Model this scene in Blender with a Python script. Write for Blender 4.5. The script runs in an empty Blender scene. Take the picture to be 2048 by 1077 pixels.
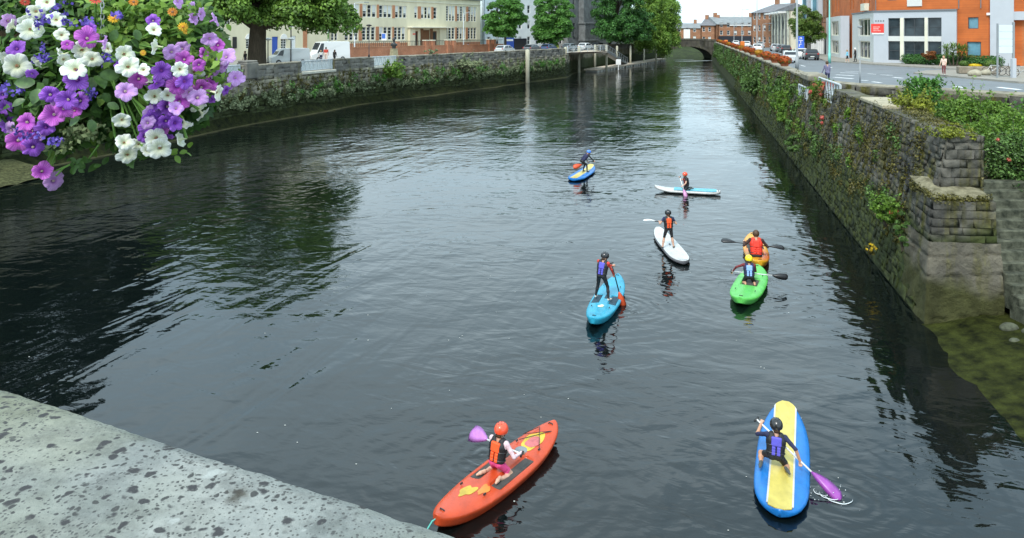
import bpy, math, random
import numpy as np
from mathutils import Vector

random.seed(7)
rng = np.random.default_rng(7)
R = math.radians
scene = bpy.context.scene
col = scene.collection

# ------------------------------------------------------------------ camera
# World: metres, X to the right, Y up the river, Z up, still water at z = 0.
CAM_H = 7.0
FPX = 1480.0            # focal length in photograph pixels (2048 wide)
cam_data = bpy.data.cameras.new('camera')
cam = bpy.data.objects.new('camera', cam_data)
col.objects.link(cam)
cam.location = (0, 0, CAM_H)
cam.rotation_euler = (R(90), 0, 0)
cam_data.sensor_width = 36.0
cam_data.lens = 36.0 * FPX / 2048.0
cam_data.shift_y = -(538.5 - 65.0) / 2048.0   # upright phone frame cropped to its lower part: horizon near the top
cam_data.clip_start = 0.05
cam_data.clip_end = 4000
scene.camera = cam

# ------------------------------------------------------------------ sky and sun
SUN_EL, SUN_AZ = R(52), R(205)      # azimuth clockwise from +Y
world = bpy.data.worlds.new('World')
scene.world = world
world.use_nodes = True
wt = world.node_tree
for n_ in list(wt.nodes):
    wt.nodes.remove(n_)
w_out = wt.nodes.new('ShaderNodeOutputWorld')
w_bg = wt.nodes.new('ShaderNodeBackground')
w_sky = wt.nodes.new('ShaderNodeTexSky')
w_sky.sky_type = 'NISHITA'
w_sky.sun_disc = False
w_sky.sun_elevation = SUN_EL
w_sky.sun_rotation = SUN_AZ
w_sky.air_density = 1.0
w_sky.dust_density = 1.6
w_tc = wt.nodes.new('ShaderNodeTexCoord')
w_map = wt.nodes.new('ShaderNodeMapping')
w_map.inputs['Scale'].default_value = (1, 1, 2.6)
w_nz = wt.nodes.new('ShaderNodeTexNoise')
w_nz.inputs['Scale'].default_value = 2.2
w_nz.inputs['Detail'].default_value = 6
w_nz.inputs['Roughness'].default_value = 0.55
w_rmp = wt.nodes.new('ShaderNodeValToRGB')
w_rmp.color_ramp.elements[0].position = 0.36
w_rmp.color_ramp.elements[0].color = (0.80, 0.80, 0.80, 1)
w_rmp.color_ramp.elements[1].position = 0.62
w_rmp.color_ramp.elements[1].color = (1, 1, 1, 1)
w_cl = wt.nodes.new('ShaderNodeValToRGB')          # cloud greys and whites
w_cl.color_ramp.elements[0].position = 0.30
w_cl.color_ramp.elements[0].color = (4.4, 6.3, 7.4, 1)
w_cl.color_ramp.elements[1].position = 0.72
w_cl.color_ramp.elements[1].color = (7.2, 8.7, 9.4, 1)
w_mix = wt.nodes.new('ShaderNodeMix')
w_mix.data_type = 'RGBA'
wt.links.new(w_tc.outputs['Generated'], w_map.inputs['Vector'])
wt.links.new(w_map.outputs['Vector'], w_nz.inputs['Vector'])
wt.links.new(w_nz.outputs['Fac'], w_rmp.inputs['Fac'])
wt.links.new(w_nz.outputs['Fac'], w_cl.inputs['Fac'])
wt.links.new(w_rmp.outputs['Color'], w_mix.inputs['Factor'])
wt.links.new(w_sky.outputs['Color'], w_mix.inputs[6])
wt.links.new(w_cl.outputs['Color'], w_mix.inputs[7])
wt.links.new(w_mix.outputs[2], w_bg.inputs['Color'])
w_bg.inputs['Strength'].default_value = 0.1
wt.links.new(w_bg.outputs['Background'], w_out.inputs['Surface'])

sun_data = bpy.data.lights.new('sun', 'SUN')
sun_data.energy = 1.5
sun_data.angle = R(14)
sun_data.color = (1.0, 0.96, 0.90)
sun = bpy.data.objects.new('sun', sun_data)
col.objects.link(sun)
sd = Vector((math.sin(SUN_AZ) * math.cos(SUN_EL), math.cos(SUN_AZ) * math.cos(SUN_EL), math.sin(SUN_EL)))
sun.rotation_euler = sd.to_track_quat('Z', 'Y').to_euler()
sun.location = sd * 60

scene.view_settings.view_transform = 'Standard'
scene.view_settings.look = 'None'
scene.view_settings.exposure = 1.12
scene.view_settings.gamma = 1.0
scene.view_settings.use_curve_mapping = False
scene.render.engine = 'CYCLES'
scene.cycles.max_bounces = 6
scene.cycles.use_denoising = True

# ------------------------------------------------------------------ measuring helpers
def ground(px, py, z=0.0):
    """Place on the level z that the photograph shows at pixel (px, py)."""
    y = FPX * (CAM_H - z) / (py - 65.0)
    return ((px - 1024.0) / FPX * y, y)

def height(py, y):
    """Height above the water of a point at distance y that shows at row py."""
    return CAM_H - (py - 65.0) * y / FPX

# ------------------------------------------------------------------ mesh helpers
def tag(o, label=None, cat=None, group=None, kind=None):
    if label: o['label'] = label
    if cat: o['category'] = cat
    if group: o['group'] = group
    if kind: o['kind'] = kind
    return o

def wloc(o):
    v = Vector((0, 0, 0))
    while o is not None:
        v = v + o.location
        o = o.parent
    return v

def link(name, me, parent=None, loc=(0, 0, 0), rz=0.0, scale=None):
    o = bpy.data.objects.new(name, me)
    col.objects.link(o)
    o.location = loc
    if rz: o.rotation_euler = (0, 0, rz)
    if scale is not None: o.scale = scale
    if parent is not None: o.parent = parent
    return o

def thing(name, label, cat, loc=(0, 0, 0), rz=0.0, group=None):
    o = bpy.data.objects.new(name, None)
    o.empty_display_size = 0.2
    col.objects.link(o)
    o.location = loc
    o.rotation_euler = (0, 0, rz)
    return tag(o, label, cat, group)

def fast_mesh(name, V, Q, mats, midx=None, smooth=False):
    """V (n,3) array, Q (m,k) array of equal polygons."""
    V = np.ascontiguousarray(V, dtype=np.float32); Q = np.ascontiguousarray(Q, dtype=np.int32)
    me = bpy.data.meshes.new(name)
    m, k = Q.shape
    me.vertices.add(len(V)); me.vertices.foreach_set('co', V.ravel())
    me.loops.add(m * k); me.loops.foreach_set('vertex_index', Q.ravel())
    me.polygons.add(m)
    me.polygons.foreach_set('loop_start', np.arange(0, m * k, k, dtype=np.int32))
    me.polygons.foreach_set('loop_total', np.full(m, k, dtype=np.int32))
    if not isinstance(mats, (list, tuple)): mats = [mats]
    for mt in mats: me.materials.append(mt)
    if midx is not None: me.polygons.foreach_set('material_index', np.ascontiguousarray(midx, dtype=np.int32))
    if smooth: me.polygons.foreach_set('use_smooth', np.ones(m, dtype=bool))
    me.update(calc_edges=True)
    return me

class MB:
    """Collects faces of one part."""
    def __init__(s): s.v = []; s.f = []
    def add(s, vs, fs):
        b = len(s.v); s.v.extend([tuple(v) for v in vs]); s.f.extend([tuple(b + i for i in f) for f in fs]); return s
    def quad(s, a, b, c, d): return s.add([a, b, c, d], [(0, 1, 2, 3)])
    def box(s, c, d, rz=0.0, bev=0.0):
        cx, cy, cz = c; hx, hy, hz = d[0] / 2, d[1] / 2, d[2] / 2
        ca, sa = math.cos(rz), math.sin(rz)
        if bev <= 0:
            pts = [(x, y, z) for z in (-hz, hz) for x, y in ((-hx, -hy), (hx, -hy), (hx, hy), (-hx, hy))]
            fs = [(3, 2, 1, 0), (4, 5, 6, 7), (0, 1, 5, 4), (1, 2, 6, 5), (2, 3, 7, 6), (3, 0, 4, 7)]
        else:
            b = min(bev, hx * .9, hy * .9, hz * .9); pts = []
            for z, k in ((-hz, b), (-hz + b, 0), (hz - b, 0), (hz, b)):
                x1, y1 = hx - k, hy - k; bb = b if k == 0 else b * .5
                pts += [(-x1 + bb, -y1, z), (x1 - bb, -y1, z), (x1, -y1 + bb, z), (x1, y1 - bb, z), (x1 - bb, y1, z), (-x1 + bb, y1, z), (-x1, y1 - bb, z), (-x1, -y1 + bb, z)]
            fs = [tuple(range(7, -1, -1)), tuple(range(24, 32))]
            for r in range(3):
                for i in range(8):
                    j = (i + 1) % 8; fs.append((r * 8 + i, r * 8 + j, r * 8 + 8 + j, r * 8 + 8 + i))
        return s.add([(cx + x * ca - y * sa, cy + x * sa + y * ca, cz + z) for x, y, z in pts], fs)
    def prism(s, poly, z0, z1):
        n = len(poly)
        vs = [(p[0], p[1], z0) for p in poly] + [(p[0], p[1], z1) for p in poly]
        fs = [tuple(range(n - 1, -1, -1)), tuple(range(n, 2 * n))] + [(i, (i + 1) % n, n + (i + 1) % n, n + i) for i in range(n)]
        return s.add(vs, fs)
    def loft(s, rings, cap=True, closed=True):
        n = len(rings[0]); b = len(s.v); fs = []
        for r in range(len(rings) - 1):
            for i in range(n if closed else n - 1):
                j = (i + 1) % n
                fs.append((r * n + i, r * n + j, (r + 1) * n + j, (r + 1) * n + i))
        if cap:
            fs.append(tuple(range(n - 1, -1, -1))); fs.append(tuple((len(rings) - 1) * n + i for i in range(n)))
        return s.add([p for r in rings for p in r], fs)
    def tube(s, pts, r, n=8, cap=True):
        P = [Vector(p) for p in pts]; rs = r if isinstance(r, (list, tuple)) else [r] * len(P); rings = []
        up = None
        for i, p in enumerate(P):
            t = (P[min(i + 1, len(P) - 1)] - P[max(i - 1, 0)]).normalized()
            if up is None:
                up = t.orthogonal().normalized()
            else:
                up = (up - t * up.dot(t)); up = up.normalized() if up.length > 1e-6 else t.orthogonal().normalized()
            w = t.cross(up)
            rings.append([tuple(p + (up * math.cos(2 * math.pi * k / n) + w * math.sin(2 * math.pi * k / n)) * rs[i]) for k in range(n)])
        return s.loft(rings, cap)
    def lathe(s, prof, c=(0, 0, 0), n=14, cap=True):
        return s.loft([[(c[0] + r * math.cos(2 * math.pi * k / n), c[1] + r * math.sin(2 * math.pi * k / n), c[2] + z) for k in range(n)] for r, z in prof], cap)
    def build(s, name, mat, parent=None, smooth=False, world=True, loc=None):
        off = wloc(parent) if (parent is not None and world) else Vector((0, 0, 0))
        me = bpy.data.meshes.new(name)
        me.from_pydata([(v[0] - off.x, v[1] - off.y, v[2] - off.z) for v in s.v], [], s.f)
        me.materials.append(mat)
        if smooth:
            me.polygons.foreach_set('use_smooth', [True] * len(me.polygons))
        me.update()
        o = link(name, me, parent, loc or (0, 0, 0))
        return o

# ------------------------------------------------------------------ implicit surfaces -> one continuous mesh
def _cone(P, a, b, ra, rb):
    a = np.asarray(a, float); b = np.asarray(b, float); d = b - a
    L = max(float(d @ d), 1e-9)
    t = np.clip(((P - a) @ d) / L, 0, 1)
    return np.linalg.norm(P - a - t[..., None] * d, axis=-1) - (ra + (rb - ra) * t)

def _ell(P, c, r, rot=None):
    q = P - np.asarray(c, float)
    if rot is not None: q = q @ rot
    r = np.asarray(r, float)
    k0 = np.linalg.norm(q / r, axis=-1); k1 = np.linalg.norm(q / (r * r), axis=-1)
    return k0 * (k0 - 1.0) / np.maximum(k1, 1e-9)

def _rbox(P, c, h, rr, rot=None):
    q = P - np.asarray(c, float)
    if rot is not None: q = q @ rot
    q = np.abs(q) - (np.asarray(h, float) - rr)
    return np.linalg.norm(np.maximum(q, 0), axis=-1) + np.minimum(q.max(axis=-1), 0) - rr

def prim_d(P, p):
    t = p[0]
    if t == 'cone': return _cone(P, *p[1:5])
    if t == 'ell': return _ell(P, *p[1:])
    if t == 'box': return _rbox(P, *p[1:])
    return p[1](P)

def prim_bounds(p):
    if p[0] == 'cone':
        a, b = np.asarray(p[1], float), np.asarray(p[2], float); r = max(p[3], p[4])
        return np.minimum(a, b) - r, np.maximum(a, b) + r
    c = np.asarray(p[1], float); r = float(np.max(p[2])) * (1.8 if p[0] == 'box' else 1.0)
    return c - r, c + r

def surface_nets(F, org, h):
    n = np.array(F.shape)
    S = F < 0
    c = np.zeros(tuple(n - 1), np.int8)
    for i in (0, 1):
        for j in (0, 1):
            for k in (0, 1):
                c += S[i:n[0] - 1 + i, j:n[1] - 1 + j, k:n[2] - 1 + k]
    act = np.argwhere((c > 0) & (c < 8))
    idx = -np.ones(c.shape, np.int64); idx[act[:, 0], act[:, 1], act[:, 2]] = np.arange(len(act))
    acc = np.zeros((len(act), 3)); cnt = np.zeros(len(act))
    cor = [(i, j, k) for i in (0, 1) for j in (0, 1) for k in (0, 1)]
    val = {q: F[act[:, 0] + q[0], act[:, 1] + q[1], act[:, 2] + q[2]] for q in cor}
    for q in cor:
        for ax in range(3):
            if q[ax] == 0:
                q2 = list(q); q2[ax] = 1; q2 = tuple(q2)
                a, b = val[q], val[q2]; m = (a < 0) != (b < 0)
                t = np.where(m, a / np.where(m, a - b, 1), 0)
                pt = np.tile(np.array(q, float), (len(act), 1)); pt[:, ax] += t
                acc[m] += pt[m]; cnt[m] += 1
    V = (act + acc / cnt[:, None]) * h + org
    quads = []
    for ax in range(3):
        u, v = (ax + 1) % 3, (ax + 2) % 3
        sl0 = [slice(None)] * 3; sl1 = [slice(None)] * 3
        sl0[ax] = slice(0, n[ax] - 1); sl1[ax] = slice(1, n[ax])
        a, b = S[tuple(sl0)], S[tuple(sl1)]
        e = np.argwhere(a != b)
        e = e[(e[:, u] > 0) & (e[:, v] > 0) & (e[:, u] < n[u] - 1) & (e[:, v] < n[v] - 1)]
        if not len(e): continue
        fl = a[e[:, 0], e[:, 1], e[:, 2]]
        def cell(du, dv):
            w = e.copy(); w[:, u] -= du; w[:, v] -= dv
            return idx[w[:, 0], w[:, 1], w[:, 2]]
        q = np.stack([cell(1, 1), cell(0, 1), cell(0, 0), cell(1, 0)], 1)
        q = np.where(fl[:, None], q, q[:, ::-1])
        quads.append(q)
    return V, np.concatenate(quads)

def sdf_mesh(prims, voxel, k=0.02, subtract=(), clip=None, labels=None, relax=1):
    """prims: list of primitives; labels: material index per primitive. Returns V, Q, midx."""
    B = [prim_bounds(p) for p in prims]
    pad = k + 2.5 * voxel
    lo = np.min([b[0] for b in B], axis=0) - pad; hi = np.max([b[1] for b in B], axis=0) + pad
    n = np.ceil((hi - lo) / voxel).astype(int) + 1
    F = np.full(tuple(n), 1.0)
    ax = [lo[i] + np.arange(n[i]) * voxel for i in range(3)]
    def sub(b):
        i0 = np.maximum(np.floor((b[0] - pad - lo) / voxel).astype(int), 0)
        i1 = np.minimum(np.ceil((b[1] + pad - lo) / voxel).astype(int) + 1, n)
        sl = tuple(slice(i0[i], i1[i]) for i in range(3))
        G = np.stack(np.meshgrid(ax[0][sl[0]], ax[1][sl[1]], ax[2][sl[2]], indexing='ij'), -1)
        return sl, G
    for p, b in zip(prims, B):
        sl, G = sub(b)
        d = prim_d(G, p); f = F[sl]
        if k > 0:
            hh = np.maximum(k - np.abs(f - d), 0) / k
            F[sl] = np.minimum(f, d) - hh * hh * k * 0.25
        else:
            F[sl] = np.minimum(f, d)
    for p in subtract:
        sl, G = sub(prim_bounds(p))
        F[sl] = np.maximum(F[sl], -prim_d(G, p))
    if clip is not None:
        G = np.stack(np.meshgrid(*ax, indexing='ij'), -1)
        F = np.maximum(F, clip(G))
    V, Q = surface_nets(F, lo, voxel)
    midx = None
    if labels is not None:
        C = V[Q].mean(axis=1)
        D = np.stack([prim_d(C, p) for p in prims], 1)
        midx = np.asarray(labels)[np.argmin(D, axis=1)]
    return V, Q, midx

# ------------------------------------------------------------------ materials
def new_mat(name):
    m = bpy.data.materials.new(name); m.use_nodes = True
    t = m.node_tree; b = t.nodes['Principled BSDF']
    return m, t, b

def N(t, kind, **kw):
    n = t.nodes.new(kind)
    for k_, v_ in kw.items():
        if k_ in n.inputs: n.inputs[k_].default_value = v_
        else: setattr(n, k_, v_)
    return n

def ramp(t, stops):
    r = t.nodes.new('ShaderNodeValToRGB'); e = r.color_ramp.elements
    while len(e) < len(stops): e.new(0.5)
    for i, (p, c) in enumerate(stops):
        e[i].position = p; e[i].color = (c[0], c[1], c[2], 1) if hasattr(c, '__len__') else (c, c, c, 1)
    return r

def M(name, c, rough=0.7, var=0.18, scale=3.0, bump=0.0, bscale=None, metal=0.0, c2=None, stretch=None, detail=5.0, spec=0.5, trans=0.0):
    """Plain surface: colour broken up by noise in world space, optional fine relief."""
    m, t, b = new_mat(name)
    b.inputs['Roughness'].default_value = rough; b.inputs['Metallic'].default_value = metal
    b.inputs['Specular IOR Level'].default_value = spec
    g = N(t, 'ShaderNodeNewGeometry'); src = g.outputs['Position']
    if stretch:
        mp = N(t, 'ShaderNodeMapping'); mp.inputs['Scale'].default_value = stretch
        t.links.new(src, mp.inputs['Vector']); src = mp.outputs['Vector']
    nz = N(t, 'ShaderNodeTexNoise', Scale=scale, Detail=detail, Roughness=0.6); t.links.new(src, nz.inputs['Vector'])
    ca = tuple(x * (1 - var) for x in c); cb = c2 or tuple(min(1, x * (1 + var)) for x in c)
    rp = ramp(t, [(0.32, ca), (0.68, cb)]); t.links.new(nz.outputs['Fac'], rp.inputs['Fac'])
    t.links.new(rp.outputs['Color'], b.inputs['Base Color'])
    if bump:
        nb = N(t, 'ShaderNodeTexNoise', Scale=bscale or scale * 4, Detail=6.0, Roughness=0.65); t.links.new(src, nb.inputs['Vector'])
        bp = N(t, 'ShaderNodeBump', Strength=1.0, Distance=bump); t.links.new(nb.outputs['Fac'], bp.inputs['Height'])
        t.links.new(bp.outputs['Normal'], b.inputs['Normal'])
    return m

def M_leaf(name, dark, light, rough=0.5, trans=0.25):
    """Foliage: every leaf its own tint between dark and light, a little light let through."""
    m, t, b = new_mat(name)
    g = N(t, 'ShaderNodeNewGeometry')
    nz = N(t, 'ShaderNodeTexNoise', Scale=0.9, Detail=3.0); t.links.new(g.outputs['Position'], nz.inputs['Vector'])
    ad = N(t, 'ShaderNodeMath', operation='ADD'); t.links.new(g.outputs['Random Per Island'], ad.inputs[0]); t.links.new(nz.outputs['Fac'], ad.inputs[1])
    ml = N(t, 'ShaderNodeMath', operation='MULTIPLY'); ml.inputs[1].default_value = 0.5; t.links.new(ad.outputs[0], ml.inputs[0])
    rp = ramp(t, [(0.2, dark), (0.8, light)]); t.links.new(ml.outputs[0], rp.inputs['Fac'])
    t.links.new(rp.outputs['Color'], b.inputs['Base Color'])
    b.inputs['Roughness'].default_value = rough
    b.inputs['Specular IOR Level'].default_value = 0.35
    if trans:
        tr = N(t, 'ShaderNodeBsdfTranslucent'); t.links.new(rp.outputs['Color'], tr.inputs['Color'])
        mx = N(t, 'ShaderNodeMixShader'); mx.inputs['Fac'].default_value = trans
        out = t.nodes['Material Output']
        t.links.new(b.outputs[0], mx.inputs[1]); t.links.new(tr.outputs[0], mx.inputs[2]); t.links.new(mx.outputs[0], out.inputs['Surface'])
    return m

def M_brick(name, c1, c2, mortar, scale=1.0):
    """Brickwork too far off to pick bricks apart: courses in the wall's own directions."""
    m, t, b = new_mat(name)
    g = N(t, 'ShaderNodeNewGeometry'); sp = N(t, 'ShaderNodeSeparateXYZ'); t.links.new(g.outputs['Position'], sp.inputs[0])
    ad = N(t, 'ShaderNodeMath', operation='ADD'); t.links.new(sp.outputs['X'], ad.inputs[0]); t.links.new(sp.outputs['Y'], ad.inputs[1])
    cb = N(t, 'ShaderNodeCombineXYZ'); t.links.new(ad.outputs[0], cb.inputs['X']); t.links.new(sp.outputs['Z'], cb.inputs['Y'])
    br = N(t, 'ShaderNodeTexBrick', Scale=scale); t.links.new(cb.outputs[0], br.inputs['Vector'])
    br.inputs['Color1'].default_value = (*c1, 1); br.inputs['Color2'].default_value = (*c2, 1); br.inputs['Mortar'].default_value = (*mortar, 1)
    br.inputs['Brick Width'].default_value = 0.24; br.inputs['Row Height'].default_value = 0.085; br.inputs['Mortar Size'].default_value = 0.008
    nz = N(t, 'ShaderNodeTexNoise', Scale=0.7, Detail=5.0); t.links.new(g.outputs['Position'], nz.inputs['Vector'])
    rp = ramp(t, [(0.3, 0.78), (0.7, 1.12)]); t.links.new(nz.outputs['Fac'], rp.inputs['Fac'])
    mx = N(t, 'ShaderNodeMix', data_type='RGBA', blend_type='MULTIPLY'); mx.inputs['Factor'].default_value = 1.0
    t.links.new(br.outputs['Color'], mx.inputs[6]); t.links.new(rp.outputs['Color'], mx.inputs[7]); t.links.new(mx.outputs[2], b.inputs['Base Color'])
    b.inputs['Roughness'].default_value = 0.85
    return m

def M_plain(name, c, rough=0.5, metal=0.0, spec=0.5, coat=0.0):
    m, t, b = new_mat(name)
    b.inputs['Base Color'].default_value = (*c, 1); b.inputs['Roughness'].default_value = rough; b.inputs['Metallic'].default_value = metal
    b.inputs['Specular IOR Level'].default_value = spec; b.inputs['Coat Weight'].default_value = coat
    return m

def leaf_cloud(centers, normals, size, rngl=None, aspect=0.62, fold=0.18):
    """Diamond leaves: one folded quad each. Returns V, Q."""
    g = rngl or rng
    n = len(centers); C = np.asarray(centers, float); Nn = np.asarray(normals, float)
    Nn = Nn / np.maximum(np.linalg.norm(Nn, axis=1, keepdims=True), 1e-9)
    t = g.normal(size=(n, 3)); t -= Nn * np.sum(t * Nn, axis=1, keepdims=True); t /= np.maximum(np.linalg.norm(t, axis=1, keepdims=True), 1e-9)
    w = np.cross(Nn, t); s = (size * g.uniform(0.65, 1.35, n))[:, None]
    V = np.empty((n, 4, 3))
    V[:, 0] = C - t * s * .5; V[:, 2] = C + t * s * .5 - Nn * s * fold * .6
    V[:, 1] = C + w * s * aspect * .5 + Nn * s * fold; V[:, 3] = C - w * s * aspect * .5 + Nn * s * fold
    return V.reshape(-1, 3), np.arange(4 * n).reshape(n, 4)
# ================================================================== MATERIALS OF THE SETTING
def M_water():
    m, t, b = new_mat('river_water')
    b.inputs['Base Color'].default_value = (0.0025, 0.0045, 0.0045, 1)
    b.inputs['Roughness'].default_value = 0.015
    b.inputs['IOR'].default_value = 1.50
    g = N(t, 'ShaderNodeNewGeometry')
    def layer(rot, size, detail, dist, rough=0.5):
        """Noise whose crests run along the direction rot; size = (length along the crest, wavelength) in metres."""
        mp = N(t, 'ShaderNodeMapping'); mp.vector_type = 'TEXTURE'; mp.inputs['Rotation'].default_value = (0, 0, rot); mp.inputs['Scale'].default_value = (size[0], size[1], 1)
        t.links.new(g.outputs['Position'], mp.inputs['Vector'])
        nz = N(t, 'ShaderNodeTexNoise', Scale=1.0, Detail=detail, Roughness=rough, Distortion=dist); t.links.new(mp.outputs['Vector'], nz.inputs['Vector'])
        return nz.outputs['Fac']
    def mul(a, k):
        n = N(t, 'ShaderNodeMath', operation='MULTIPLY'); t.links.new(a, n.inputs[0])
        if isinstance(k, (int, float)): n.inputs[1].default_value = k
        else: t.links.new(k, n.inputs[1])
        return n.outputs[0]
    def add(a, c):
        n = N(t, 'ShaderNodeMath', operation='ADD'); t.links.new(a, n.inputs[0]); t.links.new(c, n.inputs[1]); return n.outputs[0]
    wake = layer(R(70), (3.4, 0.80), 2.0, 0.35)                    # wash running up the river
    cross = layer(R(8), (2.0, 0.75), 2.0, 0.5)                     # wind waves across it
    chop = layer(R(-24), (0.95, 0.42), 3.0, 0.5)
    fine = layer(R(15), (0.22, 0.12), 3.0, 0.3)
    calm = layer(R(60), (9.0, 5.0), 3.0, 0.8)
    calm2 = layer(R(-20), (12.0, 7.0), 3.0, 0.8)
    cr = ramp(t, [(0.38, 0.22), (0.62, 1.0)]); t.links.new(calm, cr.inputs['Fac'])
    cr2 = ramp(t, [(0.36, 0.35), (0.62, 1.0)]); t.links.new(calm2, cr2.inputs['Fac'])
    h = add(mul(mul(wake, 0.050), cr.outputs['Color']), mul(add(add(mul(cross, 0.034), mul(chop, 0.022)), mul(fine, 0.0028)), cr2.outputs['Color']))
    # rings spreading from the craft and the paddle strokes
    for (x, y, amp, wl, reach) in ((-.16, 11.6, .0045, .34, 1.3), (4.4, 12.0, .0028, .32, 1.4), (4.95, 11.1, .0038, .22, .6), (2.4, 19.0, .0035, .40, 1.5), (2.86, 19.0, .006, .26, .8), (5.05, 23.6, .0045, .45, 1.6), (7.7, 23.0, .005, .42, 1.5), (6.4, 20.0, .005, .40, 1.5), (7.45, 31.8, .004, .45, 1.6), (3.3, 36.1, .005, .50, 1.7), (-.5, 12.3, .004, .2, .6)):
        dv = N(t, 'ShaderNodeVectorMath', operation='DISTANCE'); t.links.new(g.outputs['Position'], dv.inputs[0]); dv.inputs[1].default_value = (x, y, 0)
        wob = N(t, 'ShaderNodeMath', operation='MULTIPLY_ADD'); t.links.new(chop, wob.inputs[0]); wob.inputs[1].default_value = wl * 1.6; t.links.new(dv.outputs['Value'], wob.inputs[2])
        sn = N(t, 'ShaderNodeMath', operation='SINE'); t.links.new(mul(wob.outputs[0], 2 * math.pi / wl), sn.inputs[0])
        ex = N(t, 'ShaderNodeMath', operation='POWER'); ex.inputs[0].default_value = math.e; t.links.new(mul(dv.outputs['Value'], -1.0 / reach), ex.inputs[1])
        h = add(h, mul(mul(sn.outputs[0], ex.outputs[0]), amp))
    bp = N(t, 'ShaderNodeBump', Strength=1.0, Distance=1.0); t.links.new(h, bp.inputs['Height'])
    t.links.new(bp.outputs['Normal'], b.inputs['Normal'])
    return m

def M_quay(name, pale, dark, moss, algae, wet=1.35, moss_amount=0.5, per_stone=0.35, bump=0.03):
    """Old river masonry: weathered stone, moss in patches, run-off streaks, algae below the high-water mark."""
    m, t, b = new_mat(name)
    g = N(t, 'ShaderNodeNewGeometry'); P = g.outputs['Position']; oi = N(t, 'ShaderNodeObjectInfo')
    n1 = N(t, 'ShaderNodeTexNoise', Scale=0.8, Detail=7.0, Roughness=0.62); t.links.new(P, n1.inputs['Vector'])
    r1 = ramp(t, [(0.30, dark), (0.68, pale)]); t.links.new(n1.outputs['Fac'], r1.inputs['Fac'])
    ad = N(t, 'ShaderNodeMath', operation='ADD'); t.links.new(g.outputs['Random Per Island'], ad.inputs[0]); t.links.new(oi.outputs['Random'], ad.inputs[1])
    fr = N(t, 'ShaderNodeMath', operation='FRACT'); t.links.new(ad.outputs[0], fr.inputs[0])
    rs = ramp(t, [(0.0, 1 - per_stone), (1.0, 1 + per_stone)]); t.links.new(fr.outputs[0], rs.inputs['Fac'])
    m1 = N(t, 'ShaderNodeMix', data_type='RGBA', blend_type='MULTIPLY'); m1.inputs['Factor'].default_value = 1.0
    t.links.new(r1.outputs['Color'], m1.inputs[6]); t.links.new(rs.outputs['Color'], m1.inputs[7])
    mp = N(t, 'ShaderNodeMapping'); mp.inputs['Scale'].default_value = (1.6, 1.6, 0.22); t.links.new(P, mp.inputs['Vector'])
    n2 = N(t, 'ShaderNodeTexNoise', Scale=1.3, Detail=6.0, Roughness=0.6); t.links.new(mp.outputs['Vector'], n2.inputs['Vector'])
    r2 = ramp(t, [(0.62 - 0.25 * moss_amount, 0.0), (0.74 - 0.2 * moss_amount, 1.0)]); t.links.new(n2.outputs['Fac'], r2.inputs['Fac'])
    n4 = N(t, 'ShaderNodeTexNoise', Scale=9.0, Detail=4.0); t.links.new(P, n4.inputs['Vector'])
    rm = ramp(t, [(0.3, tuple(x * 0.45 for x in moss)), (0.7, tuple(x * 1.4 for x in moss))]); t.links.new(n4.outputs['Fac'], rm.inputs['Fac'])
    m2 = N(t, 'ShaderNodeMix', data_type='RGBA'); t.links.new(r2.outputs['Color'], m2.inputs['Factor']); t.links.new(m1.outputs[2], m2.inputs[6]); t.links.new(rm.outputs['Color'], m2.inputs[7])
    sp = N(t, 'ShaderNodeSeparateXYZ'); t.links.new(P, sp.inputs[0])
    n3 = N(t, 'ShaderNodeTexNoise', Scale=0.6, Detail=5.0); t.links.new(P, n3.inputs['Vector'])
    off = N(t, 'ShaderNodeMath', operation='MULTIPLY_ADD'); t.links.new(n3.outputs['Fac'], off.inputs[0]); off.inputs[1].default_value = -1.3; t.links.new(sp.outputs['Z'], off.inputs[2])
    mr = N(t, 'ShaderNodeMapRange'); mr.inputs['From Min'].default_value = wet - 0.85; mr.inputs['From Max'].default_value = wet - 0.45
    mr.inputs['To Min'].default_value = 1.0; mr.inputs['To Max'].default_value = 0.0; t.links.new(off.outputs[0], mr.inputs['Value'])
    ra = ramp(t, [(0.3, tuple(x * 0.5 for x in algae)), (0.7, tuple(x * 1.3 for x in algae))]); t.links.new(n2.outputs['Fac'], ra.inputs['Fac'])
    m3 = N(t, 'ShaderNodeMix', data_type='RGBA'); t.links.new(mr.outputs[0], m3.inputs['Factor']); t.links.new(m2.outputs[2], m3.inputs[6]); t.links.new(ra.outputs['Color'], m3.inputs[7])
    t.links.new(m3.outputs[2], b.inputs['Base Color'])
    b.inputs['Roughness'].default_value = 0.88; b.inputs['Specular IOR Level'].default_value = 0.3
    nb = N(t, 'ShaderNodeTexNoise', Scale=7.0, Detail=8.0, Roughness=0.7); t.links.new(P, nb.inputs['Vector'])
    bp = N(t, 'ShaderNodeBump', Strength=1.0, Distance=bump); t.links.new(nb.outputs['Fac'], bp.inputs['Height']); t.links.new(bp.outputs['Normal'], b.inputs['Normal'])
    return m

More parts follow.
